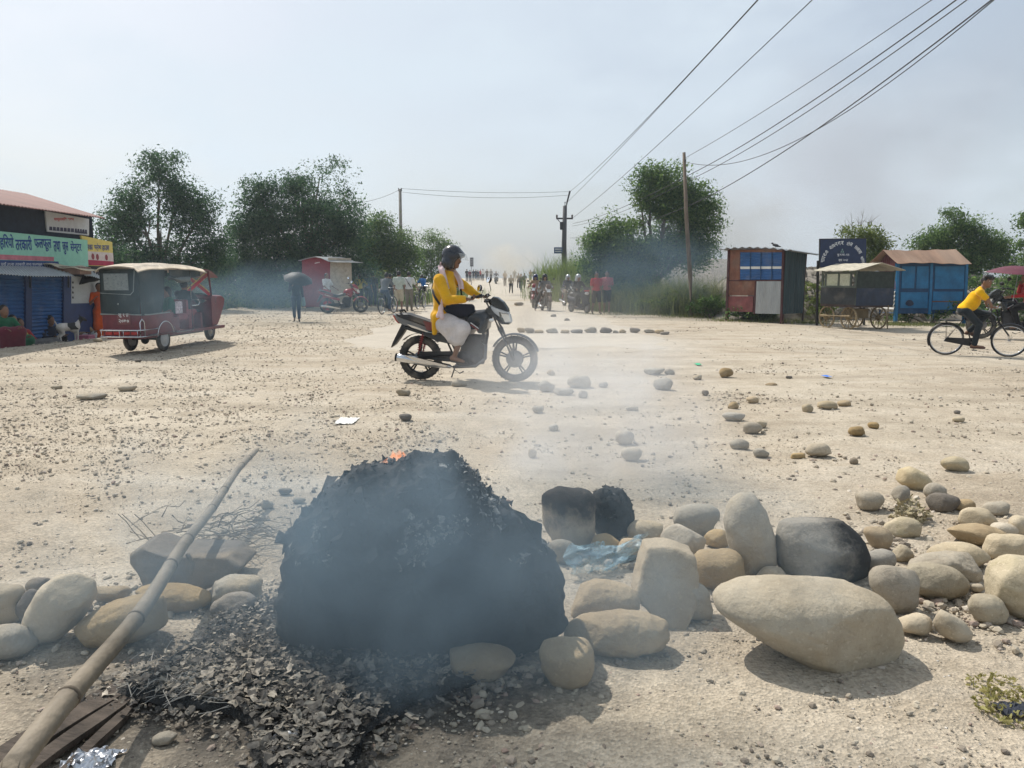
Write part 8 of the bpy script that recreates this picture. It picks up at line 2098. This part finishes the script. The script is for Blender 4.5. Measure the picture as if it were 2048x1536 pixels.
hSil = mat('silver_helmet', (.42, .44, .46), rough=.25, metal=.3); hBlu = mat('blue_helmet', (.015, .025, .10), rough=.25); hBlk = mat('black_helmet', (.015, .015, .018), rough=.25); hWh = mat('white_cap', (.6, .6, .58))
SH = SOLE
# --- shop people (left)
GS = 'people sitting in front of the blue shop'
def sitter(l, u, v, d, rz, top, low, **k): return person(l, at(u, v, d), rz, 1.6, pose('sit'), top, 'long', low, 'skirt' if k.pop('skirt', False) else 'trousers', group=GS, res=.022, **k)
sitter('person sitting in dark green at the left edge before the shop', 8, 700, 15.0, -.5, cGn, cMr, skirt=True, hair='long')
sitter('person sitting in a yellow wrap near the left edge', 22, 695, 15.6, -.4, cYl, cGn, skirt=True, hair='long')
sitter('person sitting in a red top right of the yellow one', 36, 688, 16.3, -.5, cRd, cBk, hair='long')
sitter('person in dark clothes sitting against the roller shutter', 96, 682, 17.6, -.35, cN, cBk)
sitter('person in a tan shawl sitting below the white shop wall', 158, 680, 19.0, -.3, cTn, cW, hair='long')
_, J_, s_ = person('person in a long orange sari under a black umbrella beside the rickshaw', at(206, 684, 19.4), FACE + .6, 1.55, pose('hold'), cOr, 'short', cOr, 'skirt', 'long', res=.02, shoe=SH)
c_ = at(206, 684, 19.4); umbrella('black umbrella with a pale edge over the person in orange', (c_.x - .12, c_.y - .15, c_.z + 1.63), mat('black_umbrella_cloth', (.014, .015, .018), rough=.6), .46, .2, (0.25, -.15, 0), .7)

# --- rickshaw people
_, J_, s_ = person('driver in dark clothes at the handlebar of the electric rickshaw', erk.matrix_basis @ Vector((2.28, 0, -.04)), RK, 1.5, pose('sit', pel=Vector((0, 0, .84)), hl=Vector((.03, .09, .84)), hr=Vector((.03, -.09, .84)), kl=Vector((.38, .13, .80)), kr=Vector((.38, -.13, .80)), al=Vector((.42, .13, .44)), ar=Vector((.42, -.13, .44)), tl=Vector((.56, .13, .42)), tr=Vector((.56, -.13, .42)), chest=Vector((.03, 0, 1.13)), neck=Vector((.06, 0, 1.32)), head=Vector((.09, 0, 1.46)), sl=Vector((.05, .17, 1.26)), sr=Vector((.05, -.17, 1.26)), el=Vector((.25, .24, 1.06)), er=Vector((.25, -.24, 1.06)), wl=Vector((.52, .25, 1.08)), wr=Vector((.52, -.25, 1.08))), cBk, 'long', cBk, 'trousers')
_, J_, s_ = person('passenger in green and red seated inside the electric rickshaw', erk.matrix_basis @ Vector((1.50, -.12, -.12)), RK + 2.4, 1.45, pose('sit', pel=Vector((0, 0, .84)), hl=Vector((.03, .09, .84)), hr=Vector((.03, -.09, .84)), kl=Vector((.30, .12, .82)), kr=Vector((.30, -.12, .82)), al=Vector((.30, .12, .50)), ar=Vector((.30, -.12, .50)), tl=Vector((.42, .12, .47)), tr=Vector((.42, -.12, .47)), chest=Vector((-.02, 0, 1.13)), neck=Vector((0, 0, 1.32)), head=Vector((.03, 0, 1.46)), sl=Vector((0, .17, 1.26)), sr=Vector((0, -.17, 1.26)), el=Vector((.05, .23, 1.02)), er=Vector((.05, -.23, 1.02)), wl=Vector((.25, .12, .94)), wr=Vector((.25, -.12, .94))), cGn, 'short', cRd, 'trousers', 'long')

# --- left middle ground
c_ = at(594, 643)
person('person in dark clothes walking under a large black umbrella', c_, FACE + .25, 1.5, pose('walk', er=Vector((.10, -.22, 1.14)), wr=Vector((.20, -.12, 1.30))), cN, 'long', cDn, 'trousers', 'long', res=.018, shoe=SH)
umbrella('large black umbrella held by the walking person in dark clothes', (c_.x + .12, c_.y - .12, c_.z + 1.36), mat('black_umbrella_cloth', (.014, .015, .018)), .48, .22, (.35, .28, 0), .75)
bgb = MB(); V, F = solid([C((0, 0, .08), (0, 0, .22), .07, .05)], .015); o = np_mesh('handbag', V * np.array([1, .5, 1.2]), F, mat('pale_blue_bag', (.20, .30, .32))); o.location = c_ + Vector((.27, -.1, .48)); tag(o, 'pale blue handbag carried by the person under the large umbrella', 'bag')
pm_ = P(688, 626)
RDP = mat('red_motorcycle_paint', (.26, .012, .02), rough=.3, dust=.2)
motorcycle('red motorcycle parked on its stand near the booth', pm_, rad(24), RDP, mat('pale_cowl', (.5, .42, .36), rough=.4), RDP, 'motorcycles on the road', lean=0.08)
person('person in a white top standing behind the parked red motorcycle', at(655, 618, 32), RIGHT - .6, 1.6, pose('push'), cW, 'short', cRd, 'skirt', 'long')
GL = 'people on the left side of the road'
person('person in a yellow shirt and white cap seen from behind', at(720, 611, 36), AWAY + .3, 1.6, pose('hips'), cYl, 'short', cBk, 'trousers', 'cap', hWh, group=GL)
person('person in dark clothes right of the yellow shirt', at(736, 611, 36.5), AWAY - .3, 1.6, pose('stand'), cDn, 'short', cBk, 'trousers', group=GL)
person('person in black left of the man on the grey shirted bicycle', at(747, 612, 37), AWAY, 1.65, pose('stand'), cBk, 'short', cN, 'trousers', group=GL)
def rider_on_bike(l, lb, u, v, rz, top, low, lower='trousers', d=None, hair='short', hm=None, g='bicycles on the road', fm=None, seat=True):
    c = at(u, v, d); R = Matrix.Rotation(rz, 3, 'Z')
    bicycle(lb, c, rz, g, fm); return person(l, c + R @ Vector((.24, 0, 0)), rz, 1.66, pose('cycle'), top, 'short', low, lower, hair, hm, GL, .022, SH)
rider_on_bike('person in a grey shirt standing over a bicycle, back to us', 'bicycle under the person in the grey shirt', 764, 629, AWAY - .25, cGr, cDn)
person('person in a pale mint shirt and cream shorts seen from behind', at(799, 624), AWAY, 1.68, pose('stand'), cLg, 'short', cCr, 'shorts', group=GL, shoe=SH, f=1.08)
wp_ = at(819, 622); o, J_, s_ = person('person in a white T-shirt with a black bag strap seen from behind', wp_, AWAY - .15, 1.66, pose('push'), cW, 'short', cKh, 'trousers', group=GL, shoe=SH)
mb = MB(); mb.tube([Vector((-.15, .10, 1.38)), Vector((-.165, -.02, 1.18)), Vector((-.14, -.14, 1.0))], .018, 6); mb.build('bag_strap', BLK, parent=o)
bicycle('bicycle pushed by the person in the white T-shirt', at(823, 619) + Vector((.22, .35, 0)), AWAY - .15, 'bicycles on the road')
person('person with black hair half hidden between the cyclist and the mint shirt', at(781, 617, 34), AWAY, 1.6, pose('stand'), cBk, 'short', cBk, 'trousers', group=GL)
rider_on_bike('person in a sky blue shirt riding a bicycle away', 'bicycle under the person in sky blue', 852, 603, AWAY + .55, cBl, cBk, d=44)

# --- right middle ground, riders
GM = 'riders coming along the road'
def rider_moto(l, lm, u, v, rz, top, low, helm, paint, d=None, foot=False, scooter=False):
    c = at(u, v, d); R = Matrix.Rotation(rz, 3, 'Z')
    (scooter_thing if scooter else motorcycle)(lm, c, rz, paint, SILV, None, 'motorcycles on the road') if not scooter else scooter_thing(lm, c, rz)
    J = pose('ride')
    if foot: J.update(kr=Vector((.25, -.34, .52)), ar=Vector((.12, -.42, .09)), tr=Vector((.27, -.44, .03)))
    return person(l, c + R @ Vector((-.30 if not scooter else -.22, 0, -.02 if scooter else .0)), rz, 1.66, J, top, 'long', low, 'trousers', 'helmet' if helm else 'short', helm, GM, .022, SH)
def scooter_thing(l, c, rz):
    o = empty('scooter', c, rz, l, 'scooter'); pb = mat('dark_scooter_paint', (.015, .02, .03), rough=.25, dust=.15)
    for nm, x in (('front_wheel', .62), ('rear_wheel', -.62)):
        w_ = empty(nm, (x, 0, .22), 0, parent=o); m = MB(); m.ring((0, 0, 0), .165, .05, (0, 1, 0), 28, 8); m.build('tyre', RUB, parent=w_, smooth=True); m = MB(); m.lathe([(.02, -.05), (.12, -.03), (.12, .03), (.02, .05)], (0, 0, 0), (0, 1, 0), 16); m.build('rim', ALLOY, parent=w_)
    V, F = solid([C((.50, 0, .42), (.42, 0, .85), .15, .13, .06), C((.52, 0, .36), (.70, 0, .40), .09, .07, .05), ('e', (.47, 0, .72), (.13, .21, .24), None), C((.35, 0, .26), (-.2, 0, .26), .13, .13, .05), C((-.2, 0, .50), (-.72, 0, .58), .17, .13, .08), ('e', (-.45, 0, .45), (.38, .18, .17), None)], .02, .06)
    np_mesh('body', V, F, pb, parent=o)
    V, F = solid([C((-.02, 0, .70), (-.6, 0, .74), .12, .10, .05)], .02); np_mesh('seat', V, F, SEATM, parent=o)
    m = MB(); m.ball((.60, 0, .80), (.05, .10, .065), 14, 8); m.build('headlight', LENS, parent=o, smooth=True)
    m = MB(); m.box((.585, 0, .90), (.05, .24, .05), (0, -.3, 0), .015); m.build('red_visor', REDL, parent=o)
    m = MB(); m.tube([(.28, -.34, 1.0), (.42, -.16, 1.02), (.42, .16, 1.02), (.28, .34, 1.0)], .018, 8); m.tube([(.42, 0, 1.0), (.62, 0, .25)], .03, 8); m.build('handlebar', BLK, parent=o, smooth=True)
    for e in (-1, 1):
        m = MB(); m.tube([(.38, e * .24, 1.02), (.36, e * .30, 1.2)], .006, 5); m.ball((.35, e * .31, 1.24), (.015, .05, .035), 10, 6); m.build('mirror', BLK, parent=o, smooth=True)
    return o
KH = mat('brown_motorcycle_paint', (.06, .03, .025), rough=.35, dust=.3)
rider_moto('rider in dark clothes with one foot down, nearest of the two stopped motorcycles', 'motorcycle ridden with one foot down, nearest of the stopped pair', 1091, 622, FACE + .18, cGr, cBk, hBlk, KH, foot=True)
rider_moto('rider in a blue helmet just left and behind of the nearest one', 'motorcycle left and behind of the nearest stopped one', 1070, 615, FACE - .15, cTn, cKh, hBlu, mat('maroon_paint', (.16, .02, .025)))
rider_moto('rider in a silver helmet astride the dark scooter', 'dark scooter facing us on the road', 1158, 626, FACE + .45, cBk, cBk, hSil, None, scooter=True)
rider_moto('rider in dark blue behind the scooter', 'motorcycle half hidden behind the scooter', 1138, 613, FACE + .3, cN, cKh, hSil, NAVYP)
person('person in a red T-shirt and dark shorts walking beside the scooter', at(1192, 628), FACE + .15, 1.65, pose('walk'), cRd, 'short', cBk, 'shorts', group='pair walking in red', shoe=SH, f=1.06)
person('person in a faded pink T-shirt walking right of the red one', at(1213, 627), FACE - .1, 1.68, pose('walk', wl=Vector((.2, .1, 1.1))), cPk, 'short', cBk, 'shorts', group='pair walking in red', shoe=SH, f=1.06)

# --- right edge: rider in red under a maroon umbrella
c_ = at(2026, 690, 17.2)
motorcycle('dark motorcycle at the right edge behind the cyclist', c_, PI - .35, NAVYP, BLK, None, 'motorcycles on the road')
R_ = Matrix.Rotation(PI - .35, 3, 'Z')
person('person in red on the motorcycle at the right edge', c_ + R_ @ Vector((-.28, 0, 0)), PI - .35, 1.66, pose('ride', er=Vector((.2, -.25, 1.1)), wr=Vector((.22, -.12, 1.28))), cRd, 'long', cBk, 'trousers', 'long', res=.018)
uc = Q(2036, 549, 16.9); umbrella('maroon umbrella held over the person in red at the right edge', uc, mat('maroon_umbrella_cloth', (.11, .024, .042), rough=.7), .66, .19, (.06, .06, 0), .7)

# --- three people on the far bank
ebn = MB(); c0 = Q(1400, 514, 80)
def eb(a, b): return (c0.x - 11 + 26 * a, 77 + 16 * b, ground_z(0, 80) - .1 + (c0.z - ground_z(0, 80) + .1) * math.sin(min(1, b * 1.6) * PI / 2) ** .8 * min(1, a * 3.5, (1 - a) * 2.5) + .15 * math.sin(a * 17) * b)
ebn.sheet(eb, 40, 14); tag(ebn.build('earth_bank', mat('stony_rubble', (.3, .3, .25)), smooth=True), 'far earth bank behind the smoky tree', 'terrain', kind='structure')
for u, l, t in ((1391, 'leftmost of the three people standing on the far bank', cBk), (1402, 'middle one of the three people on the far bank', cDn), (1413, 'rightmost of the three people on the far bank', cBk)):
    c = Q(u, 516, 87); person(l, c, FACE + (u - 1402) * .03, 1.62, pose('hips' if u != 1402 else 'stand'), t, 'short', cBk, 'trousers', group='people on the far bank', res=.03)

# --- far crowd on the road
GF = 'far crowd on the road'
far = [(934, 568, 100, 'dark figure at the left end of the far crowd', cBk, cBk, 'stand'), (940, 568, 99, 'figure in maroon second from the left in the far crowd', cMr, cBk, 'stand'),
       (947, 557, 108, 'small navy figure third from the left in the far crowd', cN, cBk, 'stand'), (952, 557, 110, 'small dark figure fourth from the left in the far crowd', cBk, cDn, 'walk'),
       (956, 557, 112, 'small blue clad figure fifth from the left in the far crowd', cDn, cBk, 'stand'), (961, 555, 114, 'small figure in red at the back of the far crowd', cRd, cBk, 'stand'),
       (966, 560, 106, 'small pale shirted figure behind the handlebar of the crossing motorcycle', cW, cBk, 'stand'), (974, 559, 108, 'small dark figure right of the pale shirted one', cBk, cBk, 'walk'),
       (982, 560, 106, 'small grey shirted figure left of the far motorcyclist', cGr, cBk, 'stand'),
       (1022, 589, 64, 'boy in dark clothes walking towards us down the road', cKh, cBk, 'walk'), (1010, 575, 84, 'person half lost in dust left of the walking boy', cTn, cKh, 'stand'),
       (1029, 566, 100, 'small dark figure behind the walking boy', cBk, cKh, 'stand'), (1042, 588, 66, 'taller dark figure walking right of the boy', cBk, cGr, 'walk'),
       (1037, 578, 79, 'figure in brown just behind the taller walker', cKh, cBk, 'stand'), (1049, 579, 78, 'figure in grey right of the taller walker', cGr, cKh, 'walk'),
       (1061, 565, 100, 'faint figure in tan at the right end of the far crowd', cTn, cKh, 'stand'), (1068, 566, 98, 'faint pale figure at the far right of the dust', cGr, cTn, 'stand')]
for i, (u, v, d, l, t, lo, ps) in enumerate(far):
    person(l, at(u, v, d), FACE + rnd.uniform(-.4, .4), rnd.uniform(1.58, 1.72), pose(ps), t, 'short', lo, 'trousers', group=GF, res=.032)
c = at(992, 572, 92); motorcycle('far motorcycle coming up the road among the crowd', c, FACE + .1, NAVYP, SILV, None, 'motorcycles on the road')
person('far motorcyclist in a dark jacket among the crowd', c + Vector((0, .28, 0)), FACE + .1, 1.66, pose('ride'), cDn, 'long', cBk, 'trousers', 'short', group=GF, res=.03)
# ================================================================== haze and smoke (real volumes)
def haze_box():
    m = MB(); m.box((10, 148, 24), (330, 330, 52))
    hm, t, N, L = nt('thin_haze')
    out = N.new('ShaderNodeOutputMaterial'); pv = N.new('ShaderNodeVolumePrincipled')
    pv.inputs['Color'].default_value = (0.80, 0.90, 1.0, 1); pv.inputs['Density'].default_value = 0.0008; pv.inputs['Anisotropy'].default_value = 0.35
    L.new(pv.outputs[0], out.inputs['Volume'])
    return tag(m.build('haze', hm), 'thin pale haze over the whole place', 'haze', kind='stuff')
haze_box()

def smoke(name, u, v, dist, half, dens, col, label, scale=1.0, thr=0.42, soft=0.22, aniso=0.3, stretch=(1, 1, 1), seed=0.0, tilt=0.0, absorb=None, edge=0.25, detail=4):
    """soft ellipsoid of drifting smoke centred where pixel u, v meets distance dist; half = half sizes in metres"""
    c = Q(u, v, dist)
    m, t, N, L = nt(name + '_%d_%d' % (u, v))
    out = N.new('ShaderNodeOutputMaterial'); pv = N.new('ShaderNodeVolumePrincipled'); L.new(pv.outputs[0], out.inputs['Volume'])
    tc = N.new('ShaderNodeTexCoord')
    mp = N.new('ShaderNodeMapping'); mp.inputs['Scale'].default_value = tuple(1 / h for h in half); L.new(tc.outputs['Object'], mp.inputs[0])
    n1 = N.new('ShaderNodeTexNoise'); n1.inputs['Scale'].default_value = scale; n1.inputs['Detail'].default_value = detail; n1.inputs['Roughness'].default_value = 0.55; n1.inputs['Distortion'].default_value = 0.5
    ms = N.new('ShaderNodeMapping'); ms.inputs['Scale'].default_value = stretch; ms.inputs['Location'].default_value = (seed * 3.1, seed * 1.7, seed); L.new(tc.outputs['Object'], ms.inputs[0]); L.new(ms.outputs[0], n1.inputs['Vector'])
    ln = N.new('ShaderNodeVectorMath'); ln.operation = 'LENGTH'; L.new(mp.outputs[0], ln.inputs[0])
    # wobble the rim with the noise so the edge is not an ellipse
    wob = N.new('ShaderNodeMath'); wob.operation = 'MULTIPLY_ADD'; wob.inputs[1].default_value = -0.9; wob.inputs[2].default_value = 0.45; L.new(n1.outputs[0], wob.inputs[0])
    ad = N.new('ShaderNodeMath'); ad.operation = 'ADD'; L.new(ln.outputs['Value'], ad.inputs[0]); L.new(wob.outputs[0], ad.inputs[1])
    fo = N.new('ShaderNodeMapRange'); fo.interpolation_type = 'SMOOTHSTEP'; fo.inputs[1].default_value = 0.95; fo.inputs[2].default_value = edge; L.new(ad.outputs[0], fo.inputs[0])
    cut = N.new('ShaderNodeMapRange'); cut.interpolation_type = 'SMOOTHSTEP'; cut.inputs[1].default_value = 1.0; cut.inputs[2].default_value = 0.8; L.new(ln.outputs['Value'], cut.inputs[0])
    nz = N.new('ShaderNodeMapRange'); nz.inputs[1].default_value = thr - soft; nz.inputs[2].default_value = thr + soft; nz.inputs[3].default_value = 0.12; L.new(n1.outputs[0], nz.inputs[0])
    a = N.new('ShaderNodeMath'); a.operation = 'MULTIPLY'; L.new(fo.outputs[0], a.inputs[0]); L.new(nz.outputs[0], a.inputs[1])
    a2 = N.new('ShaderNodeMath'); a2.operation = 'MULTIPLY'; L.new(a.outputs[0], a2.inputs[0]); L.new(cut.outputs[0], a2.inputs[1])
    b = N.new('ShaderNodeMath'); b.operation = 'MULTIPLY'; b.inputs[1].default_value = dens; L.new(a2.outputs[0], b.inputs[0])
    L.new(b.outputs[0], pv.inputs['Density']); pv.inputs['Color'].default_value = tuple(col) + (1,); pv.inputs['Anisotropy'].default_value = aniso
    if absorb: pv.inputs['Absorption Color'].default_value = tuple(absorb) + (1,)
    g = MB(); g.box((0, 0, 0), [2 * h for h in half])
    # keep the lower side above the ground
    o = g.build(name, m); o.location = c; o.rotation_euler = (0, tilt, 0)
    return tag(o, label, 'smoke', kind='stuff')

BLUE = (0.50, 0.66, 0.80); GREY = (0.66, 0.72, 0.78); WHITE = (0.86, 0.91, 0.97); BROWN = (0.62, 0.58, 0.53); DARK = (0.30, 0.40, 0.50)
smoke('smoke', 800, 1125, 2.28, (1.80, 0.37, 0.60), 3.2, (0.37, 0.50, 0.61), 'blue grey smoke hanging in front of the burning heap and the stones beside it', 2.3, 0.47, 0.2, seed=1, edge=0.0)
smoke('smoke', 1180, 850, 5.2, (1.35, 0.8, 1.1), 1.35, WHITE, 'white smoke rising in the middle behind the heap', 1.8, 0.44, seed=4, tilt=0.3, edge=0.0)
smoke('smoke', 1170, 775, 8.2, (1.15, 0.6, 0.60), 0.8, WHITE, 'white smoke low over the ground beside the motorcycle', 1.5, 0.44, seed=5, edge=0.0)
smoke('smoke', 560, 590, 24.0, (6.0, 2.5, 1.3), 0.24, (0.26, 0.40, 0.52), 'band of blue smoke drifting before the trees on the left', 0.5, 0.43, seed=6, edge=0.0)
smoke('smoke', 350, 610, 13.0, (1.6, 0.9, 0.9), 0.40, (0.32, 0.46, 0.58), 'thin blue smoke round the auto rickshaw', 1.0, 0.45, seed=7, edge=0.0)
smoke('smoke', 1300, 545, 27.5, (4.2, 1.8, 2.3), 0.50, (0.20, 0.29, 0.37), 'dark bluish smoke in front of the tall tree on the right', 0.6, 0.43, seed=8, edge=0.0)
smoke('smoke', 1120, 595, 22.3, (2.6, 0.9, 1.0), 0.30, (0.46, 0.43, 0.39), 'brownish smoke crossing the road by the riders', 0.9, 0.44, seed=9, edge=0.0)
smoke('smoke', 1018, 525, 62, (3.4, 2, 2.0), 0.6, (0.75, 0.70, 0.60), 'tan smoke rising over the far crowd', 0.7, 0.43, seed=10, edge=0.0)
smoke('smoke', 1055, 640, 15.3, (0.40, 0.35, 0.50), 2.6, BROWN, 'small brown puff of smoke at the left of the stone line', 3.5, 0.45, seed=11, edge=0.0)
smoke('smoke', 1720, 330, 70, (28, 10, 13), 0.065, (0.44, 0.44, 0.50), 'wide grey plume of smoke in the sky on the right', 0.10, 0.45, seed=12, tilt=-0.35, edge=0.0)
smoke('smoke', 1490, 440, 48, (6.5, 3, 3.6), 0.20, (0.48, 0.47, 0.45), 'grey brown smoke rising behind the tall tree', 0.3, 0.44, seed=13, edge=0.0)
